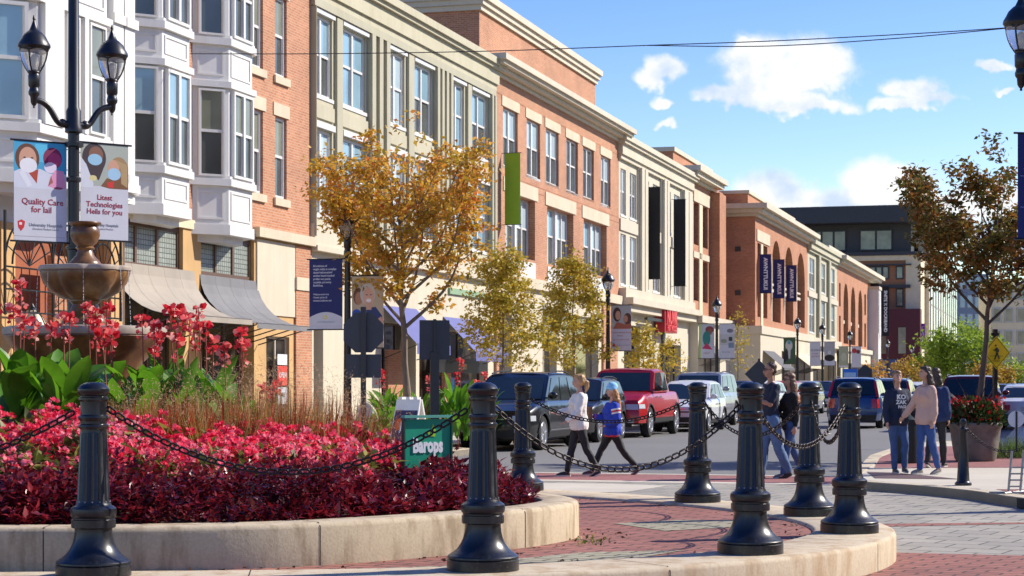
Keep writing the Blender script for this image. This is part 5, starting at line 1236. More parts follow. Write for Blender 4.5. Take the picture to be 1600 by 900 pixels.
lamp_banner(u, -1, 'faded green landscape banner left of the fifth lamp along the street', K['banner_white'], pic=[('r', 0, 0, 1, .9, (.38, .42, .28)), ('e', .5, .5, .3, .2, (.5, .52, .4))])
lamp_banner(u, 1, 'white banner with red flower shapes right of the fifth lamp', K['banner_white'], pic=[('e', .3, .2, .25, .12, (.5, .04, .05)), ('e', .7, .25, .2, .1, (.15, .05, .03))])
u = street_lamp(1387, 'black street lamp before the maroon bay')
K['banner_blue'] = mat('banner_cloth_blue', (.04, .09, .25), .7)
lamp_banner(u, -1, 'blue banner with a white emblem left of the lamp before the maroon bay', K['banner_blue'], pic=[('e', .5, .3, .25, .12, (.6, .6, .6))], zt=3.4, wd=.62); lamp_banner(u, 1, 'blue banner with an orange picture right of the lamp before the maroon bay', K['banner_blue'], pic=[('e', .5, .4, .4, .2, (.6, .3, .05))], zt=3.4, wd=.8)
street_lamp(1425, 'farthest black street lamp below the purple banner')
# banners hanging out from the facades
def wall_banner(px, D, y0, y1, wpx, cloth, label, **kw):
    u = U(px, D); z = u * CT + D * ST; wd = wpx * z / F
    return banner(S(u, D - .12, EYE + (HZ - y0) * z / F), BR, wd, (y1 - y0) * z / F, cloth, label, hook=-1, **kw)
wall_banner(784, 20, 240, 351, 25, mat('banner_cloth_lime', (.22, .42, .02), .7, var=.06), 'plain lime green vertical banner on the red brick facade')
wall_banner(1009, 20, 293, 436, 19, K['banner_black'], 'left of two plain black vertical banners on the pale building', group='plain black facade banners')
wall_banner(1049, 20, 312, 447, 19, K['banner_black'], 'right of two plain black vertical banners on the pale building', group='plain black facade banners')
for px, y0, y1, w_, l_ in ((1184, 398, 458, 18, 'navy vertical banner nearest the corner of the arched building'), (1206, 406, 466, 17, 'middle one of the three navy vertical banners on the arched building'), (1226, 415, 471, 16, 'farthest of the three navy vertical banners on the arched building')):
    wall_banner(px, 18, y0, y1, w_, K['banner_navy'], l_, texts=[('AWNTTUKUI', .5, .5, .33, WHT, dict(rot=(R(90), R(90), 0), bold=.012))], group='navy facade banners')
wall_banner(1358, 17.9, 443, 520, 13, K['banner_black'], 'black vertical banner with white lettering on the white end wall', texts=[('SNITE X DOCRIBAND', .5, .5, .42, WHT, dict(rot=(R(90), R(90), 0), bold=.01))])
wall_banner(1376, 16.9, 448, 525, 11, K['banner_black'], 'black vertical lettered banner just beyond the white end wall', texts=[('SNITE X DOCRIBAND', .5, .5, .42, WHT, dict(rot=(R(90), R(90), 0), bold=.01))])
wall_banner(1432, 14.8, 506, 542, 11, mat('banner_cloth_purple', (.30, .02, .38), .7), 'small purple banner on the glass fronted building', texts=[('WEAR', .5, .5, .7, WHT, dict(rot=(R(90), R(90), 0), bold=.01))])
# ------------------------------------------------------------------ signs
K['signback'] = mat('sign_back_grey', (.055, .062, .075), .6, metal=.2, var=.1, scale=3)
def post(parent, h, r=.035, x=0, y=0, m='darkmetal'):
    b = MB(); b.box(x - r, x + r, y - r * .6, y + r * .6, 0, h); return b.build('post', K[m], parent)
zz_ = 36.0
o = empty('stop_sign', (at(568, zz_), zz_, .0), 0, 'grey back of an octagonal stop sign with a rectangular plate below it', 'traffic sign')
post(o, 2.95, .05, 0, -.03)
b = MB(); oc = [(.405 * math.cos(R(22.5 + 45 * k)), 2.47 + .405 * math.sin(R(22.5 + 45 * k))) for k in range(8)]; b.prism(oc, 0, .006); sf = b.build('octagon', K['signback'], o)
b = MB(); b.prism([(x * .97, 2.47 + (z - 2.47) * .97) for x, z in oc], .0065, .009); b.build('red_face', mat('sign_red_face', (.5, .01, .01), .4), sf)
text('STOP', .27, WHT, sf, (0, .012, 2.47), rot=(R(90), 0, R(180)))
b = MB(); b.box(-.33, .33, 0, .005, 1.62, 2.06); b.build('lower_plate', K['signback'], o)
b = MB(); b.ell((.0, 0, 2.8), (.012, .02, .012), 6, 4); b.ell((0, 0, 2.15), (.012, .02, .012), 6, 4); b.build('bolts', K['greymetal'], o)
b = MB(); b.prism([(.15 * math.cos(a) + .02, 1.0 + .15 * math.sin(a)) for a in np.linspace(0, 2 * math.pi, 24, endpoint=False)], .03, .035); b.build('round_marker', mat('marker_silver', (.6, .6, .6), .35, metal=.3, var=.3, scale=9), o)
o = empty('road_sign', (at(679, 37.5), 37.5, .12), R(14), 'dark back of a tall rectangular road sign on a square post', 'traffic sign')
b = MB(); b.box(-.085, .085, -.04, .04, 0, 2.0); b.box(-.03, .03, -.03, -.001, 2.0, 2.65); b.build('post', K['darkmetal'], o)
b = MB(); b.box(-.30, .30, 0, .006, 1.86, 2.63); b.build('plate', K['signback'], o)
o = empty('diamond_sign', (at(1186, 62), 62, 0), R(-8), 'black back of a diamond sign behind the man in navy', 'traffic sign'); post(o, 2.3, .04, 0, .03)
b = MB(); b.prism([(-.46, 1.8), (0, 1.34), (.46, 1.8), (0, 2.26)], 0, .006); b.build('plate', K['signback'], o)
o = empty('pentagon_sign', (at(1352, 95), 95, 0), 0, 'dark back of a pentagon sign above the blue car', 'traffic sign'); post(o, 2.2, .04, 0, .03)
b = MB(); b.prism([(-.34, 1.7), (.34, 1.7), (.34, 2.15), (0, 2.42), (-.34, 2.15)], 0, .006); b.build('plate', K['signback'], o)
o = empty('blue_sign', (at(1328, 88), 88, 0), 0, 'small bright blue sign above the roof of the blue car', 'sign'); post(o, 1.7, .04, 0, .03)
b = MB(); b.box(-.34, .34, 0, .02, 1.6, 2.15); b.build('plate', mat('sign_blue', (.03, .2, .75), .4), o); b = MB(); b.box(-.27, .27, -.006, -.001, 1.66, 1.98); b.build('panel', mat('sign_pale_blue', (.4, .65, .85), .4), o)
# pedestrian crossing sign
zc = 45.0; o = empty('crossing_sign', (at(1557, zc), zc, .12), R(22), 'yellow diamond pedestrian crossing sign behind the right-hand tree', 'traffic sign')
zk = EYE + (HZ - 551) * zc / F - .12; hd = 26 * zc / F
b = MB(); b.box(-.05, .05, .02, .09, 0, zk + .55); b.box(-.10, .10, .03, .08, zk + .40, zk + .46); b.build('post', K['lampblack'], o)
b = MB(); b.prism([(-hd, zk), (0, zk - hd), (hd, zk), (0, zk + hd)], 0, .006); pl = b.build('plate', mat('sign_yellow', (.95, .60, .01), .45, var=.04), o)
b = MB(); q = hd * .93; b.prism([(-q, zk), (0, zk - q), (q, zk), (0, zk + q)], -.0015, -.0005); q2 = hd * .88; pb_ = b.build('border', K['black'], pl)
b = MB(); b.prism([(-q2, zk), (0, zk - q2), (q2, zk), (0, zk + q2)], -.003, -.0016); b.build('face', mat('sign_yellow_face', (.95, .60, .01), .45, var=.04), pl)
b = MB(); s_ = hd * .5
def bl(pts, w_, y=-.006): b.tube([(x * s_, y, zk + z * s_) for x, z in pts], w_ * s_, 6)
b.ell((-.12 * s_, -.006, zk + .86 * s_), (.13 * s_, .003, .13 * s_), 10, 6)
bl([(.0, .62), (.05, .05)], .17); bl([(-.02, .6), (-.25, .25), (-.5, .35)], .06); bl([(.05, .6), (.32, .3), (.22, .02)], .06); bl([(.0, .0), (-.12, -.4), (-.25, -.75), (-.38, -.76)], .085); bl([(.08, .0), (.2, -.35), (.38, -.72), (.28, -.76)], .085)
b.box(-.95 * s_, .95 * s_, -.006, -.0035, zk - .42 * s_, zk - .38 * s_); b.box(-.5 * s_, .5 * s_, -.006, -.0035, zk - 1.05 * s_, zk - 1.01 * s_); b.box(-.6 * s_, .6 * s_, -.006, -.0035, zk - .93 * s_, zk - .9 * s_)
b.build('walking_figure', K['black'], pl)
# green board in the flower bed
zb = 16.9; o = empty('green_board', (at(668, zb), zb, .60), R(33), 'small green board with white lettering stuck in the flower bed', 'sign')
K['signgreen'] = mat('board_green', (.0, .30, .17), .45, var=.08, scale=4)
bw = .235; zt_ = EYE + (HZ - 655) * zb / F - .6
b = MB(); b.box(-bw, bw, 0, .02, .18, zt_); bo = b.build('panel', K['signgreen'], o)
b = MB(); b.box(-bw - .012, -bw, -.02, .03, 0, zt_ + .012); b.box(bw, bw + .012, -.02, .03, 0, zt_ + .012); b.build('side_frame', mat('board_dark_green', (.01, .06, .045), .45), o)
b = MB(); b.box(-bw - .012, bw + .012, -.03, .04, zt_ + .0125, zt_ + .035); b.build('top_frame', mat('board_rail', (.10, .36, .28), .45), o)
text('Barops', .175, WHT, bo, (.0, -.003, zt_ - .235), sx=.62, bold=.008)
b = MB(); b.prism([(.03, zt_ - .15), (.075, zt_ - .155), (.085, zt_ - .11), (.055, zt_ - .04), (.035, zt_ - .10)], -.004, -.001); b.prism([(-.01, zt_ - .11), (.02, zt_ - .15), (.025, zt_ - .10)], -.004, -.001); b.build('leaf_emblem', mat('leaf_lime', (.35, .62, .02), .5), bo)
# white sandwich board
za_ = 31.0; o = empty('sandwich_board', (at(640, za_), za_, .0), R(-38), 'white plastic sandwich board with a navy poster behind the flower bed', 'sign')
K['plastic'] = mat('white_plastic', (.78, .77, .72), .45, var=.05)
H_ = EYE - 27 * za_ / F
for s in (-1, 1):
    b = MB(); w2 = .29; y0 = -.33 * 1; vs = []
    zt2 = H_
    b.add([(-w2 * .98, s * .33, 0), (w2 * .98, s * .33, 0), (w2 * .86, s * .03, zt2), (-w2 * .86, s * .03, zt2), (-w2 * .98, s * .33 - s * .04, 0), (w2 * .98, s * .33 - s * .04, 0), (w2 * .86, s * .03 - s * .028, zt2), (-w2 * .86, s * .03 - s * .028, zt2)],
          [(0, 1, 2, 3), (7, 6, 5, 4), (0, 4, 5, 1), (1, 5, 6, 2), (2, 6, 7, 3), (3, 7, 4, 0)])
    pn = b.build('panel', K['plastic'], o)
    if s < 0:
        def onp(x, t_): return (x, -.33 + .30 * t_ - .006, zt2 * t_)
        b = MB(); b.quad(onp(-.25, .3), onp(.25, .3), onp(.235, .86), onp(-.235, .86)); b.build('poster', mat('poster_navy', (.012, .015, .08), .5), pn)
        b = MB(); b.poly([(p[0], p[1] - .003, p[2]) for p in [onp(-.12 + .07 * math.cos(a), .68 + .08 * math.sin(a)) for a in np.linspace(0, 2 * math.pi, 16, endpoint=False)]]); b.build('orange_emblem', mat('poster_orange', (.75, .12, .01), .5), pn)
        tt = text('JOBS!', .2, WHT, pn, (.07, -.33 + .3 * .66 - .014, zt2 * .66), sx=.6, bold=.006); tt.rotation_euler = (R(90) - math.atan(.3 / zt2), 0, 0)
    b = MB()
    for k in range(3): b.box(-.2 + k * .16, -.12 + k * .16, s * .005, s * .045, zt2, zt2 + .04)
    b.build('handle', K['plastic'], pn)
# right-hand corner: thin post, chain, round marker on a folding stand, stone planter, bin
o = empty('thin_bollard', (at(1505, 26.4), 26.4, .124), 0, 'slim black post with a ball top on the right-hand brick corner', 'bollard')
b = MB(); b.lathe([(.115, 0), (.115, .03), (.10, .04), (.085, .06), (.05, .72), (.055, .73), (.055, .77), (.035, .79), (.03, .81), (.048, .84), (.05, .87), (.035, .905), (.0, .915)], 20); b.build('post', K['bollard'], o, smooth=True)
chain((at(1505, 26.4), 26.4), (at(1640, 25.6), 25.6), .9, .9, .30, 'thin chain running off the right edge from the slim post', scale=.8, off=.05, group='chain at the right corner')
o = empty('round_marker', (at(1588, 24.3), 24.3, .13), 0, 'white round marker with a black bar on a thin stand at the right edge', 'marker')
zc_ = EYE - (655 - 597) * 24.3 / F - .13
b = MB(); b.prism([(.105 * math.cos(a), zc_ + .105 * math.sin(a)) for a in np.linspace(0, 2 * math.pi, 28, endpoint=False)], 0, .008); b.build('disc', mat('marker_white', (.75, .74, .78), .4), o)
b = MB(); b.box(-.011, .011, -.014, -.001, zc_ - .42, zc_ + .10); b.build('post', K['black'], o)
b = MB()
for x in (-.10, .05): b.tube([(x, 0, .03), (x + .05, .02, zc_ - .4)], .016, 6)
for k in range(4): b.box(-.085 + .012 * k, .065 + .012 * k, -.012, .012, .08 + .08 * k, .10 + .08 * k)
b.box(-.34, .3, -.02, .02, .0, .025); b.tube([(-.2, -.2, .015), (.2, .3, .015)], .014, 6); b.build('stand', K['greymetal'], o)
o = empty('stone_planter', (at(1524, 34.5), 34.5, .128), 0, 'round grey stone planter with red flowers behind the slim post', 'planter')
b = MB(); b.lathe([(.34, 0), (.37, .05), (.42, .35), (.45, .58), (.47, .60), (.48, .66), (.46, .69), (.43, .68), (.41, .6)], 36); b.build('pot', mat('aged_stone', (.17, .16, .13), .85, var=.35, scale=6, bmp=.2), o, smooth=True)
b = MB(); b.lathe([(0, .58), (.42, .6)], 20); b.build('soil', K['interior'], o)
nb = 900; a = rng.random(nb) * 6.283; el = rng.uniform(.0, 1.5, nb); dr = np.stack([np.cos(a) * np.cos(el), np.sin(a) * np.cos(el), np.sin(el)], 1); rr_ = rng.random(nb) ** .5
pc = np.stack([np.cos(a) * rr_ * .52, np.sin(a) * rr_ * .5, .62 + .5 * rng.random(nb) * (1 - .5 * rr_ ** 2)], 1)
scatter('foliage', leaf_v, leaf_f, pc, frames(dr), rng.uniform(.07, .13, nb), leafmat('planter_leaves', [(0, (.012, .03, .008)), (1, (.05, .09, .02))]), parent=o)
nb = 260; a = rng.random(nb) * 6.283; rr_ = rng.random(nb) ** .5; pc = np.stack([np.cos(a) * rr_ * .54, np.sin(a) * rr_ * .5, .72 + .42 * rng.random(nb)], 1)
scatter('flowers', pet_v, pet_f, pc, frames(rng.normal(size=(nb, 3))), rng.uniform(.04, .07, nb), leafmat('planter_red', [(0, (.22, .005, .005)), (1, (.5, .02, .01))]), parent=o)['kind'] = 'stuff'
sp = MB()
for k in range(26):
    a = k * 2.4; blade(sp, (0, 0, .7), a, random.uniform(.6, .95), .03, R(random.uniform(45, 85)), R(random.uniform(10, 45)), 0, .1, seg=5)
sp.build('spiky_leaves', mat('spike_leaf', (.05, .035, .03), .5), o)
o = empty('litter_bin', (at(1415, 33.6), 33.6, .128), 0, 'dark green litter bin behind the two women', 'litter bin')
b = MB(); b.lathe([(.24, 0), (.25, .04), (.25, .68), (.27, .70), (.27, .76), (.22, .80), (.12, .84)], 28, rf=lambda a, z: 1 - (.04 if (math.cos(a * 24) > 0 and .05 < z < .67) else 0)); b.build('body', mat('bin_green', (.006, .02, .018), .5), o, smooth=True, angle=20)
b = MB(); b.lathe([(.10, .835), (.10, .845)], 16); b.build('opening', K['interior'], o)
ga = rng.random(500) * 6.28; gr = rng.random(500) ** .5 * .5
o = scatter('low_grass', gb_v, gb_f, np.stack([at(1575, 36) + np.cos(ga) * gr * 1.1, 36 + np.sin(ga) * gr, np.full(500, .13)], 1), frames(np.stack([rng.normal(0, .35, 500), rng.normal(0, .35, 500), np.ones(500)], 1)), np.stack([rng.uniform(.2, .5, 500), np.full(500, .015), np.full(500, .2)], 1), leafmat('low_grass_blades', [(0, (.05, .1, .02)), (1, (.18, .26, .06))]))
tag(o, 'patch of green grass between the stone planter and the right edge', 'grass', kind='stuff')
# lantern and doorway bits of the corner building
o = empty('wall_lantern', S(U(50, 18.5), 18.5, 2.55), ROTZ, 'bell shaped brass lantern hanging in the corner entrance left of the fountain', 'lantern')
b = MB(); b.tube([(0, 0, .42), (0, 0, .75)], .012, 6); b.lathe([(.10, .33), (.05, .40), (.02, .46)], 16); b.build('hanger', K['black'], o); b = MB(); b.lathe([(.28, 0), (.26, .08), (.2, .2), (.1, .33)], 20); b.build('shade', mat('lantern_glass', (.55, .48, .33), .35), o, smooth=True)
b = MB()
for k in range(8): a = k * math.pi / 4; b.tube([(math.cos(a) * r_, math.sin(a) * r_, z_) for r_, z_ in ((.285, 0), (.265, .08), (.205, .2), (.105, .33))], .01, 5)
b.lathe([(.29, -.03), (.29, .0), (.1, .01)], 20); b.build('ribs', K['black'], o)
# overhead cables
def cable(p, q, sag, label):
    b = MB(); b.tube([p.lerp(q, t_) - Vector((0, 0, sag * 4 * t_ * (1 - t_))) for t_ in np.linspace(0, 1, 40)], .011, 5); return tag(b.build('overhead_cable', K['black']), label, 'cable')
P0 = Wp(297, 84, 43.5); P1 = Wp(1010, 71, 41.5); P2 = Wp(1590, 42, 40); P3 = Wp(1760, 20, 40)
pts = catmull([P0, Wp(500, 84, 43), Wp(760, 80, 42.3), P1, Wp(1250, 62, 41), P2, P3], 10)
b = MB(); b.tube(pts, .011, 5); tag(b.build('overhead_cable', K['black']), 'upper overhead cable crossing the sky from the bay building to the right edge', 'cable')
pts = catmull([P1, Wp(1200, 72, 41), Wp(1400, 60, 40.5), Wp(1585, 43, 40)], 10)
b = MB(); b.tube(pts, .011, 5); tag(b.build('overhead_cable', K['black']), 'lower overhead cable that sags below the other across the big cloud', 'cable')
# ------------------------------------------------------------------ trees
K['bark'] = mat('bark', (.20, .155, .11), .9, var=.35, scale=9, bmp=.4, stretch=(1, 1, .3)); K['bark_d'] = mat('bark_dark', (.10, .08, .06), .9, var=.35, scale=9, bmp=.4, stretch=(1, 1, .3))
def tree(loc, H, rad, z0, nleaf, lsz, lm_, label, seed, cat='tree', tr=.07, cone=False, limbs=9, bark='bark', group=None, fork=None, twig=True, clus=.13, sub=9, lean=(0, 0)):
    rs = random.Random(seed); rg = np.random.default_rng(seed)
    o = empty('tree', loc, 0, label, cat, group); b = MB(); tips = []
    tp = [Vector((0, 0, 0))]; n = 9
    for k in range(1, n + 1):
        t = k / n; tp.append(Vector((rs.gauss(0, .02) * H * t * .3 + lean[0] * t, rs.gauss(0, .02) * H * t * .3 + lean[1] * t, H * (.93 if cone else .8) * t)))
    tr_pts = catmull(tp, 3); m = len(tr_pts)
    b.tube(tr_pts, [tr * (1 - .85 * (i / (m - 1)) ** .9) + (.04 * math.exp(-i * .9)) for i in range(m)], 9)
    def trunk_at(z):
        for p, q in zip(tr_pts, tr_pts[1:]):
            if p.z <= z <= q.z: return p.lerp(q, (z - p.z) / max(1e-6, q.z - p.z))
        return tr_pts[-1]
    def prof(z):       # crown radius at a height
        t = (z - z0) / (H - z0)
        if cone: return rad * max(.08, (1 - t) ** .75 * min(1, (t + .12) * 5))
        return rad * max(.1, math.sin(math.pi * min(1, max(0, t * .8 + .17))) ** .7)
    for i in range(limbs):
        t = (i + .5) / limbs; zs = z0 + (H * (.9 if cone else .72) - z0) * t ** (1 if cone else 1.15) * (.95); a = i * 2.399 + rs.uniform(-.4, .4)
        ze = zs + (H - zs) * (.22 if cone else rs.uniform(.35, .75)); rr = prof(min(ze, H * .97)) * rs.uniform(.7, 1.12)
        s = trunk_at(zs - (0 if cone else .1)); e = Vector((s.x + math.cos(a) * rr, s.y + math.sin(a) * rr, ze)); mid = s.lerp(e, .5) + Vector((math.cos(a) * rr * .12, math.sin(a) * rr * .12, -(ze - zs) * .12))
        path = catmull([s, mid + Vector((rs.gauss(0, .05), rs.gauss(0, .05), 0)) * rad, e], 5); r0 = tr * (.42 if not cone else .2) * (1 - .4 * t)
        b.tube(path, [r0 * (1 - .8 * k / (len(path) - 1)) for k in range(len(path))], 6)
        for j in range(sub):
            f = rs.uniform(.3, 1) if j else 1.0; p = path[min(len(path) - 1, int(f * (len(path) - 1)))]
            l_ = rad * rs.uniform(.18, .42) * (1.2 - .35 * f); a2 = a + rs.uniform(-1.5, 1.5); el = rs.uniform(-.3, 1.0)
            q = p + Vector((math.cos(a2) * math.cos(el), math.sin(a2) * math.cos(el), math.sin(el))) * l_
            if twig: b.tube([p, p.lerp(q, .5) + Vector((0, 0, .03)), q], [r0 * .28, r0 * .2, r0 * .1], 4)
            for k in range(3): tips.append(p.lerp(q, .35 + .33 * k))
    tp_ = trunk_at(H * .92); 
    for k in range(6): tips.append(Vector((tp_.x + rs.gauss(0, rad * .12), tp_.y + rs.gauss(0, rad * .12), H * (.84 + .03 * k))))
    b.build('trunk', K[bark], o, smooth=True)
    tips = np.array([tuple(p) for p in tips]); wgt = rg.uniform(.3, 1, len(tips)); wgt /= wgt.sum(); ix = rg.choice(len(tips), nleaf, p=wgt)
    tone = rg.random(len(tips)) * .45; P_ = tips[ix] + rg.normal(size=(nleaf, 3)) * clus * np.array([1, 1, .62]) * (1 if np.isscalar(clus) else 1)
    d_ = rg.normal(size=(nleaf, 3)); d_[:, 2] = d_[:, 2] * .6 - .35
    hgt = np.clip((P_[:, 2] - z0) / (H - z0), 0, 1)
    scatter('crown', leaf_v, leaf_f, P_, frames(d_, roll=rg.normal(size=(nleaf, 3)) + [0, 0, .8]), lsz * rg.uniform(.65, 1.25, nleaf), lm_, parent=o, rnd=np.clip(tone[ix] + rg.random(nleaf) * .5, 0, 1))
    return o
lo = leafmat('autumn_orange_leaves', [(0, (.20, .17, .02)), (.25, (.46, .30, .03)), (.5, (.62, .38, .05)), (.75, (.70, .31, .05)), (.92, (.62, .15, .03)), (1, (.45, .06, .02))], trans=.5)
ly = leafmat('yellowing_leaves', [(0, (.18, .19, .02)), (.35, (.42, .34, .04)), (.7, (.62, .44, .05)), (1, (.68, .38, .06))], trans=.42)
lr = leafmat('rust_leaves', [(0, (.07, .09, .015)), (.4, (.17, .14, .025)), (.65, (.28, .13, .025)), (1, (.42, .14, .03))], trans=.3)
lgn = leafmat('lime_leaves', [(0, (.16, .26, .02)), (.5, (.30, .42, .04)), (1, (.42, .50, .06))], trans=.4); lye = leafmat('gold_leaves', [(0, (.30, .18, .02)), (1, (.6, .38, .05))], trans=.4)
tree((at(640, 38.2), 38.2, .12), 6.75, 1.9, 2.55, 11500, .12, lo, 'large orange and gold leaved tree in front of the sage building', 11, tr=.10, limbs=17, sub=12, clus=.115, lean=(-.25, 0))
tree((at(785, 52), 52, .12), 5.4, 1.3, 1.6, 7500, .115, ly, 'conical yellowing young tree behind the dark parked car', 5, tr=.05, cone=True, limbs=30, sub=6, clus=.12)
tree((at(896, 59.5), 59.5, .12), 5.75, 1.25, 1.6, 7500, .12, ly, 'slender golden conical tree beside the street lamp', 8, tr=.05, cone=True, limbs=32, sub=6, clus=.12)
tree((at(1524, 37.5), 37.5, .12), 6.25, 1.8, 2.6, 15000, .12, lr, 'rust brown leaved tree at the right in front of the crossing sign', 21, tr=.085, limbs=16, sub=10, clus=.11, bark='bark_d', lean=(.45, 0))
tree((at(1005, 76), 76, .12), 3.9, .75, 1.4, 1500, .15, ly, 'small green and yellow tree next to the red shop sign', 31, tr=.05, cone=True, limbs=14, sub=5, clus=.15)
tree((at(1153, 92), 92, .12), 5.2, .8, 1.8, 420, .15, ly, 'nearly bare thin tree behind the pair of picture banners', 33, tr=.04, cone=True, limbs=16, sub=5, clus=.12)
tree((at(1045, 84), 84, .12), 3.6, .8, 1.4, 700, .14, ly, 'sparse small tree before the red sign door', 34, tr=.04, cone=True, limbs=12, sub=5, clus=.12)
tree((at(1503, 150), 150, 0), 6.3, 2.7, .9, 5200, .34, lgn, 'bright lime green tree under the crown of the right-hand tree', 41, tr=.14, limbs=14, sub=7, clus=.45)
tree((at(1462, 165), 165, 0), 4.6, 1.8, .9, 2600, .34, lgn, 'green tree left of the lime green one far down the street', 42, tr=.14, limbs=12, sub=6, clus=.4)
tree((at(1418, 120), 120, .1), 3.2, .8, 1.0, 700, .2, lye, 'small golden tree near the farthest lamp', 43, tr=.06, limbs=10, sub=6, clus=.22)
tree((at(1368, 130), 130, .1), 3.2, .7, 1.0, 600, .2, lo, 'small orange tree below the black lettered banners', 44, tr=.06, limbs=10, sub=6, clus=.22)
tree((at(1548, 120), 120, .1), 2.8, 1.2, .6, 1200, .24, lye, 'low yellow green tree behind the crossing sign', 45, tr=.08, limbs=10, sub=6, clus=.3)
tree((at(1590, 140), 140, .1), 3.0, 2.2, .6, 2200, .26, lgn, 'low green tree at the right edge beyond the parked cars', 46, tr=.08, limbs=10, sub=6, clus=.3)
# red cannas on the far pavement
for px, z, lab, h in ((603, 40.5, 'dark leaved canna clump with red flowers left of the orange tree trunk', 1.85), (657, 41.0, 'canna clump just right of the orange tree trunk', 1.65), (716, 41.5, 'tall canna clump with red flowers beside the dark parked car', 2.0), (742, 42.3, 'second canna clump half behind the dark parked car', 1.7)):
    canna(at(px, z), z, .12, h, lab, 2, 64, 'cannas on the far pavement', spread=.42, lw=.72, wf=.17, fh=.8)
# ------------------------------------------------------------------ cars
K['tyre'] = mat('tyre_rubber', (.012, .012, .012), .85); K['rim'] = mat('alloy_rim', (.45, .46, .48), .3, metal=.8, var=.05); K['carglass'] = glassmat('car_glass', (.012, .020, .024), ior=1.6, var=.3)
K['trimblack'] = mat('car_trim_black', (.014, .014, .015), .55); K['chrome'] = mat('chrome', (.6, .6, .62), .15, metal=1, var=0)
hl, t, b = newmat('headlight_lens'); b.inputs['Base Color'].default_value = (.55, .58, .6, 1); b.inputs['Roughness'].default_value = .08; b.inputs['Coat Weight'].default_value = 1; K['headlight'] = hl
K['taillight'] = mat('tail_light_lens', (.45, .01, .008), .15, var=.15, scale=12, coat=.8); K['plate'] = mat('number_plate', (.6, .6, .58), .5, var=0)
K['amber'] = mat('amber_lens', (.7, .2, .01), .2, var=0)
def paint(name, c, metal=.35): return mat(name, c, .32, metal=metal, var=.03, scale=2, coat=.6)
_wheels = {}
def wheel(parent, rw, wd, loc, flip):
    k = (rw, wd)
    if k not in _wheels:
        w_ = empty('wheel', (0, 0, 0)); b = MB(); b.T = Matrix.Rotation(R(90), 4, 'X')
        b.lathe([(rw * .62, -wd / 2), (rw * .93, -wd / 2), (rw * .99, -wd * .36), (rw, -wd * .2), (rw, wd * .2), (rw * .99, wd * .36), (rw * .93, wd / 2), (rw * .62, wd / 2)], 36); b.build('tyre', K['tyre'], w_, smooth=True, angle=50)
        b = MB(); b.T = Matrix.Rotation(R(90), 4, 'X')
        b.lathe([(rw * .66, wd / 2 + .004), (rw * .64, wd / 2 + .012), (rw * .6, wd / 2 - .01), (rw * .58, wd * .2)], 36)
        b.lathe([(rw * .12, wd / 2 - .015), (rw * .12, wd / 2 + .012), (rw * .05, wd / 2 + .016)], 12)
        for i in range(5):
            for s in (-.13, .13):
                a = 2 * math.pi * i / 5 + s; b.tube([(rw * .08 * math.cos(a), rw * .08 * math.sin(a), wd / 2 - .005), (rw * .6 * math.cos(a + s * .3), rw * .6 * math.sin(a + s * .3), wd / 2 - .008)], rw * .05, 5)
        b.build('rim', K['rim'], w_, smooth=True)
        b = MB(); b.T = Matrix.Rotation(R(90), 4, 'X'); b.lathe([(rw * .6, wd * .3), (.01, wd * .3)], 24); b.build('brake_disc', K['trimblack'], w_)
        _wheels[k] = w_; w_.parent = parent
    else: w_ = copy_tree(_wheels[k], parent)
    w_.location = loc; w_.rotation_euler = (0, 0, math.pi if not flip else 0)   # rim side is local -y before the turn
    return w_
def interp(pts, x):
    xs_, zs_ = zip(*pts); return float(np.interp(x, xs_, zs_))
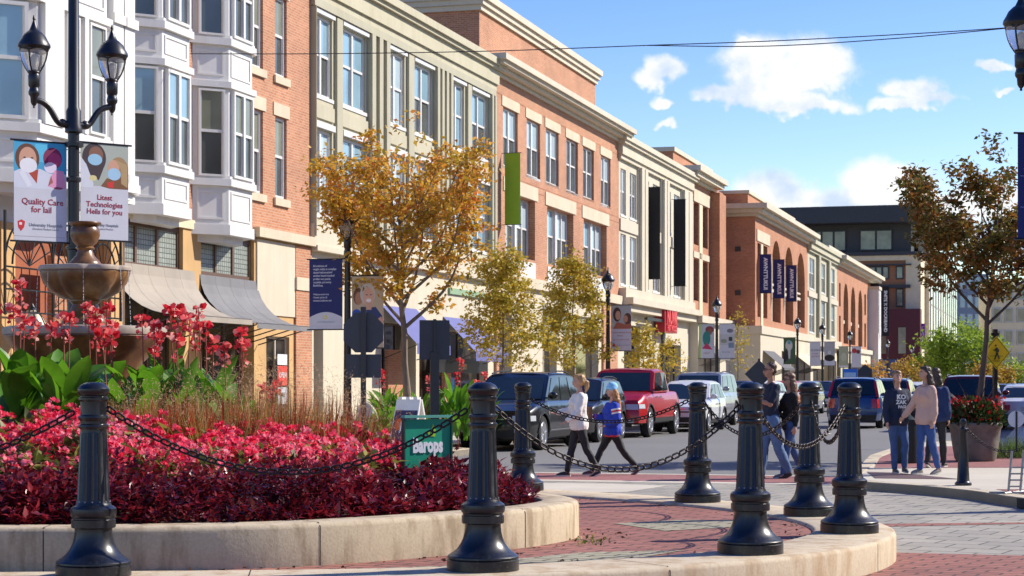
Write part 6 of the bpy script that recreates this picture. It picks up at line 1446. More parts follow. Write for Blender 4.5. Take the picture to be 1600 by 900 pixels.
def car(loc, rz, label, pnt, L=4.7, W=1.86, H=1.7, zb=.24, rw=.35, belt=None, green=(-2.2, -1.95, .35, 1.15), ax=(-1.4, 1.42), cat='car', group='cars along the street', wins=((.06, .30), (.33, .60), (.63, .93)), bed=None, rails=True, tail='wide', cladding=True, detail=True, name='parked_car', grille='bar', roofw=.74, chromeline=False):
    o = empty(name, loc, rz, label, cat, group); h2 = L / 2
    belt = belt or [(-h2, 1.0), (-h2 + .1, 1.08), (1.1, 1.08), (1.3, 1.04), (h2 - .35, .93), (h2, .78)]
    Ra = rw + .07
    def hw(x, z):
        d = h2 - abs(x); pl = 1 - .15 * max(0, 1 - d / .75) ** 2.2
        if z > .6: sd_ = 1 - .075 * ((z - .6) / .5) ** 2
        else: sd_ = 1 - .07 * ((.6 - z) / .35) ** 2
        return W / 2 * pl * sd_
    def Xs(x, z):
        k = max(0, 1 - (h2 - abs(x)) / .6); sgn = 1 if x > 0 else -1
        return x - sgn * (.14 if x > 0 else .07) * max(0, (z - .55) / .5) ** 2 * k - sgn * .07 * k * max(0, (.45 - z) / .25)
    def Fr(q, z, e): return Vector((Xs(e * h2, z) + e * .09 * (1 - abs(q) ** 2.5), q * hw(h2, z), z))
    def Sd(x, z, s): return Vector((Xs(x, z), s * hw(x, z), z))
    xs_ = set(np.linspace(-h2, h2, 29).tolist())
    for a in ax:
        for k in range(-8, 9): xs_.add(a + Ra * math.sin(math.pi / 2 * k / 8))
        xs_.add(a - Ra - .001); xs_.add(a + Ra + .001)
    xs_ = sorted(x for x in xs_ if -h2 <= x <= h2); xs_ = [x for i, x in enumerate(xs_) if i == 0 or x - xs_[i - 1] > 5e-4]
    NR = 9; b = MB(); rowsn = NR + 3; vs = []
    for s in (-1, 1):
        for x in xs_:
            zl = zb + .03
            for a in ax:
                if abs(x - a) < Ra: zl = max(zl, rw + math.sqrt(max(0, Ra * Ra - (x - a) ** 2)))
            zt_ = interp(belt, x); zl = min(zl, zt_ - .05)
            for j in range(NR): vs.append(Sd(x, zl + (zt_ - .05 - zl) * j / (NR - 1), s))
            wb = hw(x, zt_); p = Sd(x, zt_ - .015, s); vs.append(Vector((p.x, s * (wb - .02), zt_ - .012)))
            if bed and bed[0] < x < bed[1]: vs.append(Vector((p.x, s * (wb - .10), zt_))); vs.append(Vector((p.x, s * (wb - .11), .72)))
            else: vs.append(Vector((p.x, s * (wb - .07), zt_ + .005))); vs.append(Vector((p.x, s * .4 * W / 2, zt_ + .03)))
    n = len(xs_); fs = []
    for si in range(2):
        o_ = si * n * rowsn
        for i in range(n - 1):
            for j in range(rowsn - 1):
                q = (o_ + i * rowsn + j, o_ + (i + 1) * rowsn + j, o_ + (i + 1) * rowsn + j + 1, o_ + i * rowsn + j + 1)
                fs.append(q if si == 0 else q[::-1])
    for i in range(n - 1):
        a = i * rowsn + rowsn - 1; c_ = n * rowsn + a; fs.append((a, a + rowsn, c_ + rowsn, c_))
    b.add(vs, fs)
    for e in (-1, 1):     # end caps
        zt_ = interp(belt, e * h2); g = []; zr = [zb + .03 + (zt_ - .05 - zb - .03) * j / (NR - 1) for j in range(NR)] + [zt_ - .012, zt_ + .02]
        for z in zr:
            for i in range(11):
                q = -1 + i / 5; g.append(Fr(q * (1 if z < zt_ else .97), z, e))
        f2 = []
        for j in range(len(zr) - 1):
            for i in range(10): q = (j * 11 + i, j * 11 + i + 1, (j + 1) * 11 + i + 1, (j + 1) * 11 + i); f2.append(q if e > 0 else q[::-1])
        b.add(g, f2)
        # close the gap between the cap's top row and the deck
        b.add([Vector((Fr(q, zt_, e).x, Fr(q, zt_, e).y * .97, zt_ + .02)) for q in np.linspace(-1, 1, 7)] + [Vector((e * (h2 - .3), q * hw(h2 - .3, zt_) * .93, interp(belt, e * (h2 - .3)) + .022)) for q in np.linspace(-1, 1, 7)], [(i, i + 1, i + 8, i + 7) for i in range(6)])
    body = b.build('body', pnt, o, smooth=True, angle=38)
    ub = MB(); ub.box(-h2 + .22, h2 - .25, -W / 2 + .16, W / 2 - .16, zb - .02, .70 if bed else .8); ub.build('underbody', K['trimblack'], o)
    # greenhouse
    xr0, xr1, xf1, xf0 = green; yb, yt = hw(0, 1.05) - .03, W / 2 * roofw
    zr0, zf0 = interp(belt, xr0) - .01, interp(belt, xf0) - .01
    g = MB(); nx = 8
    vs = []; fs = []
    for i in range(nx + 1):
        t_ = i / nx; xb_, xt_ = xr0 + (xf0 - xr0) * t_, xr1 + (xf1 - xr1) * t_; crown = .045 * math.sin(math.pi * t_) ** .6
        zt_ = H - .06 + crown; zbb = zr0 + (zf0 - zr0) * t_
        vs += [(xb_, -yb, zbb), (xt_, -yt - .02, zt_ - .06), (xt_, -yt + .06, zt_ - .005), (xt_, -yt * .45, zt_ + .02), (xt_, yt * .45, zt_ + .02), (xt_, yt - .06, zt_ - .005), (xt_, yt + .02, zt_ - .06), (xb_, yb, zbb)]
    for i in range(nx):
        for j in range(7): fs.append((i * 8 + j, i * 8 + j + 1, (i + 1) * 8 + j + 1, (i + 1) * 8 + j))
    fs.append((0, 7, 6, 5, 4, 3, 2, 1)); fs.append(tuple(nx * 8 + k for k in range(8))); g.add(vs, fs); cab = g.build('cabin', pnt, o, smooth=True, angle=30)
    def side_pt(t_, v, s, off=.01):
        xb_, xt_ = xr0 + (xf0 - xr0) * t_, xr1 + (xf1 - xr1) * t_; zbb = zr0 + (zf0 - zr0) * t_; ztt = H - .12 + .045 * math.sin(math.pi * min(1, max(0, t_))) ** .6
        return Vector((xb_ + (xt_ - xb_) * v, s * (yb + (yt + .02 - yb) * v + off), zbb + (ztt - zbb) * v + off * .3))
    for s in (-1, 1):
        for (a, c_) in wins:
            m_ = MB(); q = [side_pt(a, .06, s), side_pt(c_, .06, s), side_pt(c_ - (.0 if c_ < .9 else .02), .93, s), side_pt(a + (.0 if a > .1 else .02), .93, s)]
            m_.quad(*(q if s < 0 else q[::-1])); m_.build('side_window', K['carglass'], cab)
    def end_pt(q, v, e):
        xb_, xt_ = (xf0, xf1) if e > 0 else (xr0, xr1); zbb = zf0 if e > 0 else zr0; zt_ = H - .10
        return Vector((xb_ + (xt_ - xb_) * v + e * .03, q * (yb + (yt - yb) * v), zbb + (zt_ - zbb) * v + .018))
    for e, nm in ((1, 'windscreen'), (-1, 'rear_window')):
        if bed and e < 0: pass
        m_ = MB(); k = .90; v0 = .06 if e > 0 else .12; rows_ = [[end_pt(q * k, v, e) + Vector((e * .02 * (1 - q * q), 0, 0)) for q in np.linspace(-1, 1, 7)] for v in (v0, .93)]
        m_.add(rows_[0] + rows_[1], [((i, i + 1, i + 8, i + 7) if e > 0 else (i + 7, i + 8, i + 1, i)) for i in range(6)]); m_.build(nm, K['carglass'], cab, smooth=True)
    def patch(fn, u0_, u1_, z0, z1, off, e=0, s=0, nu=6, nv=3, flip=False):
        m_ = MB(); vs = []
        for j in range(nv + 1):
            for i in range(nu + 1):
                u_ = u0_ + (u1_ - u0_) * i / nu; z = z0 + (z1 - z0) * j / nv
                if e: p = Fr(u_, z, e) + Vector((e * off, 0, 0))
                else: p = Sd(u_, z, s) + Vector((0, s * off, 0))
                vs.append(p)
        fs = []
        for j in range(nv):
            for i in range(nu):
                a = j * (nu + 1) + i; q = (a, a + 1, a + nu + 2, a + nu + 1); fs.append(q if (e > 0 or s < 0) else q[::-1])
        m_.add(vs, fs); return m_
    P = lambda mm, nm, mt, par=body: mm.build(nm, K[mt], par, smooth=True)
    ztF = interp(belt, h2); ztR = interp(belt, -h2)
    # front end
    if grille == 'big': P(patch(0, -.62, .62, .62, ztF - .12, .012, e=1), 'grille', 'trimblack')
    else: P(patch(0, -.55, .55, .60, ztF - .12, .012, e=1), 'grille', 'trimblack')
    if detail:
        for k in range(2 if grille == 'big' else 1): P(patch(0, -.58, .58, .70 + .12 * k, .725 + .12 * k, .022, e=1), 'grille_bar', 'chrome' if grille != 'big' else 'trimblack')
    P(patch(0, -.80, .80, .30, .46, .012, e=1), 'bumper_intake', 'trimblack')
    m_ = patch(0, -.16, .16, .47, .58, .03, e=1, nu=1, nv=1); P(m_, 'number_plate', 'plate')
    for s in (-1, 1):
        m_ = patch(0, s * .60, s * .99, ztF - .24, ztF - .09, .014, e=1) if s > 0 else patch(0, -.99, -.60, ztF - .24, ztF - .09, .014, e=1)
        m2 = patch(0, h2 - .32, h2 - .0, ztF - .21, ztF - .09, .012, s=s); m_.add(m2.v, m2.f); P(m_, 'headlight', 'headlight')
        m_ = patch(0, s * .66 if s > 0 else -.86, s * .86 if s > 0 else -.66, .42, .50, .02, e=1, nu=2, nv=1); P(m_, 'fog_light', 'headlight')
        # tail lights
        if tail == 'wide':
            m_ = patch(0, .62 if s > 0 else -.99, .99 if s > 0 else -.62, ztR - .28, ztR - .1, .014, e=-1); m2 = patch(0, -h2, -h2 + .3, ztR - .28, ztR - .1, .012, s=s); m_.add(m2.v, m2.f); P(m_, 'tail_light', 'taillight')
        else:
            m_ = patch(0, .78 if s > 0 else -.99, .99 if s > 0 else -.78, ztR - .32, ztR - .02, .014, e=-1); m2 = patch(0, -h2, -h2 + .18, ztR - .32, ztR - .02, .012, s=s); m_.add(m2.v, m2.f)
            q = [end_pt(s * .90, -.02, -1), end_pt(s * 1.02, -.02, -1), end_pt(s * 1.03, .92, -1), end_pt(s * .93, .92, -1)]; q = [p - Vector((.02, 0, 0)) for p in q]; m_.quad(*(q if s < 0 else q[::-1]))
            q = [side_pt(0, -.02, s, .015), side_pt(.045, -.02, s, .015), side_pt(.035, .92, s, .015), side_pt(0, .92, s, .015)]; m_.quad(*(q if s < 0 else q[::-1])); P(m_, 'tail_light', 'taillight')
        # mirrors
        m_ = MB(); mp = side_pt(.97, .12, s, .0); m_.ell((mp.x - .02, mp.y + s * .14, mp.z + .06), (.07, .12, .085), 12, 8); m_.box(mp.x - .03, mp.x + .03, mp.y, mp.y + s * .08, mp.z - .01, mp.z + .03); mi_ = m_.build('mirror', pnt if not bed else K['trimblack'], o, smooth=True)
        # door gaps, handles, cladding, arch trims
        if detail:
            xm = [side_pt(a - .015, 0, s).x for a, _ in wins[1:]] + [side_pt(.99, 0, s).x]
            for x in xm: P(patch(0, x - .006, x + .006, zb + .2, interp(belt, x) - .06, .003, s=s, nu=1, nv=8), 'door_gap', 'trimblack')
            for x in xm[:-1] + [xm[-1] - 1.0][:0]: pass
            for x in (xm[0] + .75, xm[-1] - .95) if len(xm) > 1 else (xm[0] - .9,):
                P(patch(0, x - .1, x + .1, interp(belt, x) - .17, interp(belt, x) - .135, .025, s=s, nu=2, nv=1), 'door_handle', 'chrome' if chromeline else 'trimblack')
            if cladding: P(patch(0, ax[0] + Ra + .05, ax[1] - Ra - .05, zb + .03, zb + .16, .010, s=s, nu=8), 'sill_trim', 'trimblack')
            if chromeline: P(patch(0, ax[0] + Ra + .1, ax[1] - Ra - .1, zb + .20, zb + .225, .016, s=s, nu=8, nv=1), 'chrome_strip', 'chrome')
            for a in ax:
                m_ = MB(); pts = []
                for k in range(0, 13):
                    th = math.pi * k / 12; x = a + (Ra + .0) * math.cos(th); z = rw + (Ra + .0) * math.sin(th)
                    pts.append(Sd(max(-h2, min(h2, x)), max(z, zb + .05), s) + Vector((0, s * .002, 0)))
                m_.tube(pts, .022, 5); P(m_, 'arch_trim', 'trimblack')
    # rear end
    P(patch(0, -.98, .98, .28, .45, .012, e=-1), 'rear_bumper', 'trimblack'); m_ = patch(0, -.18, .18, .62 if not bed else .50, .74 if not bed else .62, .02, e=-1, nu=1, nv=1); P(m_, 'number_plate', 'plate')
    if rails:
        for s in (-1, 1):
            m_ = MB(); m_.tube([side_pt(.06, 1.0, s, -.05) + Vector((0, 0, .08)), side_pt(.3, 1.0, s, -.05) + Vector((0, 0, .115)), side_pt(.7, 1.0, s, -.05) + Vector((0, 0, .115)), side_pt(.94, 1.0, s, -.05) + Vector((0, 0, .08))], .018, 6); m_.build('roof_rail', K['trimblack'], o, smooth=True)
    for a in ax:
        for s in (-1, 1): wheel(o, rw, .23, (a, s * (W / 2 - .14), rw), s < 0)
    return o
pk = paint('car_black', (.006, .007, .008)); pg = paint('car_dark_grey', (.022, .023, .026)); pr_ = paint('car_red', (.42, .006, .008), .2); pw_ = paint('car_white', (.62, .64, .66), .0); ps = paint('car_silver', (.36, .37, .39), .6)
pbl = paint('car_blue', (.012, .045, .16)); pm_ = paint('car_maroon', (.14, .008, .014)); pbr = paint('car_brown', (.055, .045, .042))
AWAY, TOW = ROTZ, ROTZ + math.pi
def pos(uf, v, L, toward=True): return S(uf + L / 2, v, 0)
SUV = dict(L=4.9, W=1.93, H=1.78, rw=.39, ax=(-1.48, 1.5), belt=[(-2.45, 1.02), (-2.3, 1.13), (1.0, 1.13), (1.2, 1.11), (2.0, 1.02), (2.45, .88)], green=(-2.38, -2.0, .25, 1.15))
car(pos(41.0, 12.15, 4.9), TOW, 'black sport utility vehicle parked first in the row behind the centre bollards', pk, cat='car', name='parked_suv', chromeline=True, **SUV)
car(pos(46.9, 12.15, 4.3), TOW, 'dark grey small utility car half hidden behind the woman in white', pg, L=4.3, W=1.82, H=1.66, rw=.36, ax=(-1.28, 1.33), belt=[(-2.15, .98), (-2.0, 1.08), (.9, 1.06), (1.2, 1.03), (1.8, .96), (2.15, .82)], green=(-2.08, -1.75, .3, 1.1), name='parked_suv')
car(pos(51.6, 11.95, 5.7), TOW, 'red crew cab pickup truck parked behind the two girls', pr_, L=5.7, W=2.04, H=1.94, zb=.38, rw=.43, ax=(-1.85, 1.9), cat='pickup truck',
    belt=[(-2.85, 1.26), (-1.0, 1.28), (1.05, 1.28), (1.25, 1.25), (2.4, 1.19), (2.85, 1.02)], green=(-1.05, -.9, .55, 1.25), wins=((.07, .44), (.50, .93)), bed=(-2.75, -1.12), rails=False, grille='big', name='parked_pickup', roofw=.78, tail='wide')
car(pos(58.2, 11.5, 4.5), TOW, 'white compact car in front of the large silver utility vehicle', pw_, L=4.5, W=1.8, H=1.58, rels=None, name='parked_car') if False else \
car(pos(58.3, 11.35, 4.5), TOW, 'white compact car in front of the large two tone utility vehicle', pw_, L=4.5, W=1.8, H=1.60, rw=.34, ax=(-1.32, 1.4), belt=[(-2.25, .95), (-2.1, 1.02), (.9, 1.0), (1.2, .97), (1.9, .88), (2.25, .76)], green=(-2.1, -1.6, .2, 1.15), rails=False, name='parked_car')
car(pos(64.2, 12.1, 5.2), TOW, 'large silver utility vehicle left of the man in navy', ps, L=5.2, W=2.0, H=1.9, rw=.41, ax=(-1.5, 1.6), belt=[(-2.6, 1.1), (-2.45, 1.22), (1.1, 1.20), (1.3, 1.18), (2.2, 1.10), (2.6, .95)], green=(-2.55, -2.35, .4, 1.2), grille='big', chromeline=True, name='parked_suv')
for i, (uf, pn, lab) in enumerate(((71.5, pg, 'dark grey car parked beyond the large silver one'), (77.5, pw_, 'white car parked behind the couple'), (84, pr_, 'red car parked far down the left kerb'), (91, ps, 'silver car parked far down the left kerb near the arches'), (99, pk, 'black car parked far down the left kerb below the navy banners'))):
    car(pos(uf, 12.0, 4.6), TOW, lab, pn, L=4.6, W=1.84, H=1.6, rw=.34, rails=False, detail=False, name='parked_car')
CRV = dict(L=4.5, W=1.84, H=1.70, rw=.36, ax=(-1.3, 1.35), belt=[(-2.25, 1.0), (-2.15, 1.1), (.9, 1.05), (1.2, 1.02), (1.9, .93), (2.25, .8)], green=(-2.2, -1.85, .3, 1.15), tail='tall')
def away(z, px, L): 
    v = z * (math.tan(TH) - (px - 800) / F) * CT; u = (z - v * ST) / CT; return S(u + L / 2, v, 0)
car(away(63.5, 1333, 4.5), AWAY, 'dark blue utility car driving away behind the rightmost bollard', pbl, name='moving_suv', **CRV)
car(away(73, 1388, 4.6), AWAY, 'silver grey utility car just ahead of the blue one', ps, name='moving_suv', **{**CRV, 'L': 4.6})
car(away(88, 1428, 4.5) , TOW, 'white car facing the camera between the two women\'s heads', pw_, L=4.5, W=1.8, H=1.55, rails=False, name='parked_car', detail=False)
car(away(59, 1514, 4.8), AWAY, 'maroon utility vehicle parked behind the stone planter', pm_, L=4.8, W=1.95, H=1.76, rw=.38, ax=(-1.45, 1.45), belt=[(-2.4, 1.0), (-2.3, 1.12), (1.0, 1.1), (1.2, 1.08), (2.0, 1.0), (2.4, .86)], green=(-2.35, -2.0, .3, 1.2), name='parked_suv')
for z, px, pn, lab in ((62, 1602, pw_, 'white sedan cut by the right edge behind the round marker'), (84, 1556, pbr, 'dark sedan right of the maroon vehicle'), (100, 1580, ps, 'silver sedan far right beyond the crossing sign'), (118, 1606, pw_, 'white sedan farthest right in the car park'), (112, 1530, pw_, 'white sedan seen behind the spiky planter leaves')):
    car(away(z, px, 4.6), ROTZ + R(70) if z > 90 else AWAY, lab, pn, L=4.6, W=1.82, H=1.46, rw=.33, belt=[(-2.3, .9), (-2.1, 1.0), (-1.3, 1.0), (1.0, .96), (1.3, .93), (2.0, .82), (2.3, .7)], green=(-1.75, -1.1, .3, 1.2), rails=False, wins=((.12, .46), (.5, .93)), name='parked_car', detail=z < 90, cladding=False)
# ------------------------------------------------------------------ people
def loft(b, secs, n=20):
    """secs: (cx, cy, z, rx, ry) closed stack of ellipses"""
    vs = []; fs = []
    for cx, cy, z, rx, ry in secs:
        for i in range(n): a = 2 * math.pi * i / n; vs.append((cx + rx * math.cos(a), cy + ry * math.sin(a), z))
    for k in range(len(secs) - 1):
        for i in range(n): j = (i + 1) % n; fs.append((k * n + i, k * n + j, (k + 1) * n + j, (k + 1) * n + i))
    fs.append(tuple(reversed(range(n)))); fs.append(tuple((len(secs) - 1) * n + i for i in range(n))); b.add(vs, fs)
def limb(b, pts, rs, n=12):
    b.tube(pts, rs, n)
    for p, r in zip(pts, rs): b.ell(p, (r, r, r), n, 8)
TS = bpy.data.scenes.new('workbench')
def fuse(b, name, m, parent, voxel=.010, smooth=3, wr=0, wsc=14):
    me = bpy.data.meshes.new('t'); me.from_pydata(b.v, [], b.f); me.update(); o = bpy.data.objects.new('t', me); TS.collection.objects.link(o)
    md = o.modifiers.new('r', 'REMESH'); md.mode = 'VOXEL'; md.voxel_size = voxel
    sm = o.modifiers.new('s', 'SMOOTH'); sm.iterations = smooth; sm.factor = .5
    with bpy.context.temp_override(scene=TS, view_layer=TS.view_layers[0]): dg = bpy.context.evaluated_depsgraph_get()
    r = bpy.data.meshes.new_from_object(o.evaluated_get(dg)); bpy.data.objects.remove(o)
    if wr:
        for v in r.vertices:
            c = v.co; d = noise.noise(Vector((c.x * wsc, c.y * wsc, c.z * wsc * .6))) * wr + noise.noise(c * wsc * 2.3) * wr * .4; v.co = c + v.normal * d
    r.polygons.foreach_set('use_smooth', [True] * len(r.polygons)); r.name = name; r.materials.clear(); r.materials.append(m)
    q = bpy.data.objects.new(name, r); COL.objects.link(q); q.parent = parent; return q
K['skin'] = mat('skin', (.52, .28, .19), .5, var=.06, scale=12); K['skin_tan'] = mat('skin_tanned', (.44, .22, .14), .5, var=.06, scale=12)
K['eye'] = mat('eye_dark', (.03, .02, .02), .2, var=0); K['lip'] = mat('lips', (.45, .12, .11), .4, var=0); K['teeth'] = mat('teeth', (.75, .72, .68), .3, var=0)
def cloth(name, c, var=.12, rough=.85): return mat(name, c, rough, var=var, scale=9, bmp=.15)
def person(loc, rz, h, label, woman=True, legs=((0, 0), (0, 0)), arms=((0, .1, .1, 0), (0, .1, .1, 0)), top=None, sleeves='long', trousers=None, hair='long', haircol=(.1, .05, .03), shoe=(.02, .02, .02), hat=None, headturn=0, lean=0, skin='skin', fit=.0, toplen=.86, twist=0, smile=False, glasses=False, group='people walking by'):
    o = empty('person', loc, rz, label, 'person', group); s = h / 1.75; V = Vector
    sw = (.155 if woman else .185) * s; hwid = .085 * s
    # pelvis height so that the lower foot touches the ground
    def leg(side, hip, knee, P):
        H_ = P + V((side * hwid, 0, 0)); L1, L2 = .415 * s, .41 * s
        kx = V((side * .005, -math.sin(hip), -math.cos(hip))) * L1; k = H_ + kx
        a2 = hip - knee; an = k + V((0, -math.sin(a2), -math.cos(a2))) * L2
        return H_, k, an, a2
    P0_ = V((0, 0, 0)); lows = []
    for i, (hp, kn) in enumerate(legs): lows.append(leg((-1, 1)[i], hp, kn, P0_)[2].z)
    P = V((0, 0, -min(lows) + .075 * s))
    T_ = Matrix.Rotation(lean, 3, 'X')
    def U_(x, y, z): return P + T_ @ V((x * s, y * s, z * s))       # upper body point, z above the pelvis
    body = MB(); sk = K[skin]
    L_ = [leg((-1, 1)[i], hp, kn, P) for i, (hp, kn) in enumerate(legs)]
    fat = 1.0 if woman else 1.08
    feet = []
    for i, (H_, k, an, a2) in enumerate(L_):
        limb(body, [H_, H_.lerp(k, .5), k, k.lerp(an, .35), an], [.082 * s * fat, .07 * s * fat, .052 * s * fat, .052 * s * fat, .036 * s])
        pitch = max(-.1, min(.9, -a2 * .9)) if an.z > .09 * s else 0
        d = V((0, -math.cos(pitch), -math.sin(pitch))); heel = an + V((0, .035 * s, -.045 * s)); feet.append((an, d, heel))
        limb(body, [an + V((0, 0, -.03 * s)), an + d * .13 * s + V((0, 0, -.045 * s))], [.034 * s, .028 * s], 8)
    hipw = .155 if woman else .15; wst = .118 if woman else .145; chs = .145 if woman else .17
    tors = [(0, 0, -.08, hipw * .8, .09), (0, 0, .0, hipw, .115), (0, 0, .08, hipw * .93, .108), (0, 0, .2, wst, .092), (0, -.01, .36, chs, .112), (0, -.0, .47, chs * 1.02, .105), (0, .01, .54, .10, .075), (0, .01, .58, .055, .055)]
    def torso(b, off=0, z0=-.1, z1=.6, flare=0):
        secs = []
        for cx, cy, z, rx, ry in tors:
            if z < z0 - 1e-6 or z > z1 + 1e-6: continue
            secs.append((cx, cy, z, rx + off + flare * max(0, .3 - z), ry + off + flare * max(0, .3 - z)))
        vs0 = len(b.v); loft(b, [(c[0] * s, c[1] * s, c[2] * s, c[3] * s, c[4] * s) for c in secs])
        for i in range(vs0, len(b.v)): p = P + T_ @ V(b.v[i]); b.v[i] = tuple(p)
        if woman and z1 > .4:
            for sx in (-1, 1): b.ell(U_(sx * .065, -.085, .38), tuple(q * s for q in (.06 + off, .055 + off, .062 + off)), 12, 8)
    torso(body)
    limb(body, [U_(0, .012, .55), U_(0, -.002, .66)], [.052 * s, .048 * s])
    hd = U_(0, -.015, .755); HR = Matrix.Rotation(headturn, 3, 'Z')
    def Hp(x, y, z): return hd + HR @ V((x * s, y * s, z * s))
    body.ell(Hp(0, .012, .03), (.074 * s, .092 * s, .092 * s), 20, 14, rot=HR); body.ell(Hp(0, -.022, -.035), (.056 * s, .066 * s, .075 * s), 16, 10, rot=HR); body.ell(Hp(0, -.055, -.078), (.026 * s, .026 * s, .024 * s), 10, 8)
    limb(body, [Hp(0, -.083, .012), Hp(0, -.104, -.022)], [.010 * s, .014 * s], 8); body.ell(Hp(0, -.086, -.05), (.024 * s, .012 * s, .012 * s), 10, 6)
    for sx in (-1, 1): body.ell(Hp(sx * .074, .01, -.01), (.012 * s, .02 * s, .03 * s), 10, 8, rot=HR)
    A = []
    for i, (sh, ab, el, el2) in enumerate(arms):      # swing forward, abduction, elbow bend forward, elbow bend inward
        sx = (-1, 1)[i]; S_ = U_(sx * sw / s, .005, .485); d1 = V((sx * math.sin(ab), -math.sin(sh) * math.cos(ab), -math.cos(sh) * math.cos(ab))); E = S_ + d1 * .275 * s
        d2 = V((sx * math.sin(ab) * math.cos(el2) - sx * math.sin(el2), -math.sin(sh + el), -math.cos(sh + el) * math.cos(ab))).normalized(); Wr = E + d2 * .235 * s
        limb(body, [S_, S_.lerp(E, .5), E, E.lerp(Wr, .35), Wr], [.050 * s * fat, .043 * s * fat, .037 * s * fat, .036 * s * fat, .024 * s * fat])
        sd = d2.cross(V((0, 0, 1)) if abs(d2.z) < .9 else V((0, -1, 0))).normalized(); nn_ = sd.cross(d2)
        if abs(d2.z) > .7: sd = V((0, -1, 0)) - d2 * V((0, -1, 0)).dot(d2); sd.normalize(); nn_ = V((-sx, 0, 0))
        pc_ = Wr + d2 * .045 * s
        body.ell(pc_, (.02 * s, .038 * s, .05 * s), 12, 8, rot=Matrix((nn_, sd, d2)).transposed())
        for k, (o_, ln_) in enumerate(((-.028, .062), (-.010, .074), (.009, .07), (.027, .055))):
            b0 = pc_ + sd * o_ * s + d2 * .035 * s; m1 = b0 + (d2 * .9 + nn_ * .35).normalized() * ln_ * .5 * s; m2 = m1 + (d2 * .55 + nn_ * .8).normalized() * ln_ * .5 * s; limb(body, [b0, m1, m2], [.0088 * s, .008 * s, .0068 * s], 7)
        limb(body, [pc_ + sd * .03 * s - d2 * .02 * s, pc_ + (sd * .05 + d2 * .02 + nn_ * .01) * s, pc_ + (sd * .052 + d2 * .048 + nn_ * .02) * s], [.012 * s, .010 * s, .008 * s], 7)
        A.append((S_, E, Wr, d2, pc_))
    fuse(body, 'body', sk, o, .0105, 1)
    # face
    for sx in (-1, 1):
        e = MB(); e.ell(Hp(sx * .030, -.083, .012), (.012 * s, .006 * s, .007 * s), 10, 6); e.build('eye', K['teeth'], o, smooth=True); e = MB(); e.ell(Hp(sx * .030, -.0875, .012), (.006 * s, .004 * s, .006 * s), 8, 6); e.build('iris', K['eye'], o, smooth=True)
        e = MB(); e.tube([Hp(sx * .016, -.09, .03), Hp(sx * .032, -.089, .036), Hp(sx * .048, -.078, .03)], .0035 * s, 5); e.build('eyebrow', mat('brow', tuple(q * .7 for q in haircol), .9, var=0), o)
    e = MB(); e.ell(Hp(0, -.094, -.052), (.026 * s if smile else .02 * s, .008 * s, .008 * s), 12, 6); m_ = e.build('mouth', K['lip'], o, smooth=True)
    if smile: e = MB(); e.ell(Hp(0, -.098, -.051), (.02 * s, .006 * s, .0045 * s), 12, 6); e.build('teeth', K['teeth'], m_, smooth=True)
    if glasses:
        e = MB()
        for sx in (-1, 1): e.ell(Hp(sx * .032, -.096, .012), (.025 * s, .004 * s, .017 * s), 12, 6); e.tube([Hp(sx * .056, -.09, .015), Hp(sx * .08, .0, .012)], .003 * s, 5)
        e.tube([Hp(-.01, -.1, .016), Hp(.01, -.1, .016)], .003 * s, 5); e.build('glasses', K['black'], o, smooth=True)
    # trousers and shoes
    b = MB(); torso(b, .012, -.1, .09)
    slim = .010 if woman else .020
    for i, (H_, k, an, a2) in enumerate(L_):
        hem = k.lerp(an, .93); limb(b, [H_, H_.lerp(k, .5), k, k.lerp(an, .4), hem], [(.084 * fat + slim) * s, (.072 * fat + slim) * s, (.054 * fat + slim) * s, (.053 * fat + slim * 1.1) * s, (.040 + slim * 1.3) * s])
    fuse(b, 'trousers', trousers, o, .015, 2, wr=.010)
    shm = mat('shoe', shoe, .6, var=.1); som = mat('sole', (.55, .54, .5), .7) if sum(shoe) > .2 or woman else K['trimblack']
    for an, d, heel in feet:
        b = MB(); up = V((0, 0, 1)); pr0 = V((an.x, heel.y - .015 * s, heel.z)); 
        limb(b, [heel + V((0, -.01 * s, .01 * s)), heel + d * .09 * s + V((0, 0, .012 * s)), heel + d * .17 * s - V((0, 0, .002 * s)), heel + d * .205 * s - V((0, 0, .008 * s))], [.036 * s, .04 * s, .034 * s, .022 * s], 12); limb(b, [heel + V((0, -.02 * s, .03 * s))], [.036 * s])
        sh_ = fuse(b, 'shoe', shm, o, .011, 1); b = MB()
        pts_ = [(heel + d * t_ * s + V((w2 * s, 0, 0))) for t_, w2 in ((-.035, 0), (-.02, .026), (.05, .036), (.13, .038), (.2, .026), (.228, 0), (.2, -.026), (.13, -.038), (.05, -.036), (-.02, -.026))]
        zlo = -.030 * s; b.add([p + V((0, 0, zlo)) for p in pts_] + [p + V((0, 0, zlo + .02 * s)) for p in pts_], [tuple(reversed(range(10))), tuple(range(10, 20))] + [(i, (i + 1) % 10, (i + 1) % 10 + 10, i + 10) for i in range(10)]); b.build('sole', som, sh_)
    # top
    b = MB(); torso(b, .016 + fit, -.08 if toplen < .9 else 0, .54, flare=.04 if fit else 0)
    for i, (S_, E, Wr, d2, pc_) in enumerate(A):
        if sleeves == 'long': limb(b, [S_, S_.lerp(E, .5), E, E.lerp(Wr, .5), E.lerp(Wr, .93)], [(.060 + fit * .6) * s, (.053 + fit) * s, (.048 + fit) * s, (.044 + fit) * s, (.034 + fit * .6) * s])
        else: limb(b, [S_, S_.lerp(E, .5), S_.lerp(E, .8)], [.068 * s, .062 * s, .058 * s])
        limb(b, [S_, U_((-1, 1)[i] * .07, .005, .53)], [.055 * s, .05 * s])
    fuse(b, 'top', top, o, .015, 2, wr=.015, wsc=11)
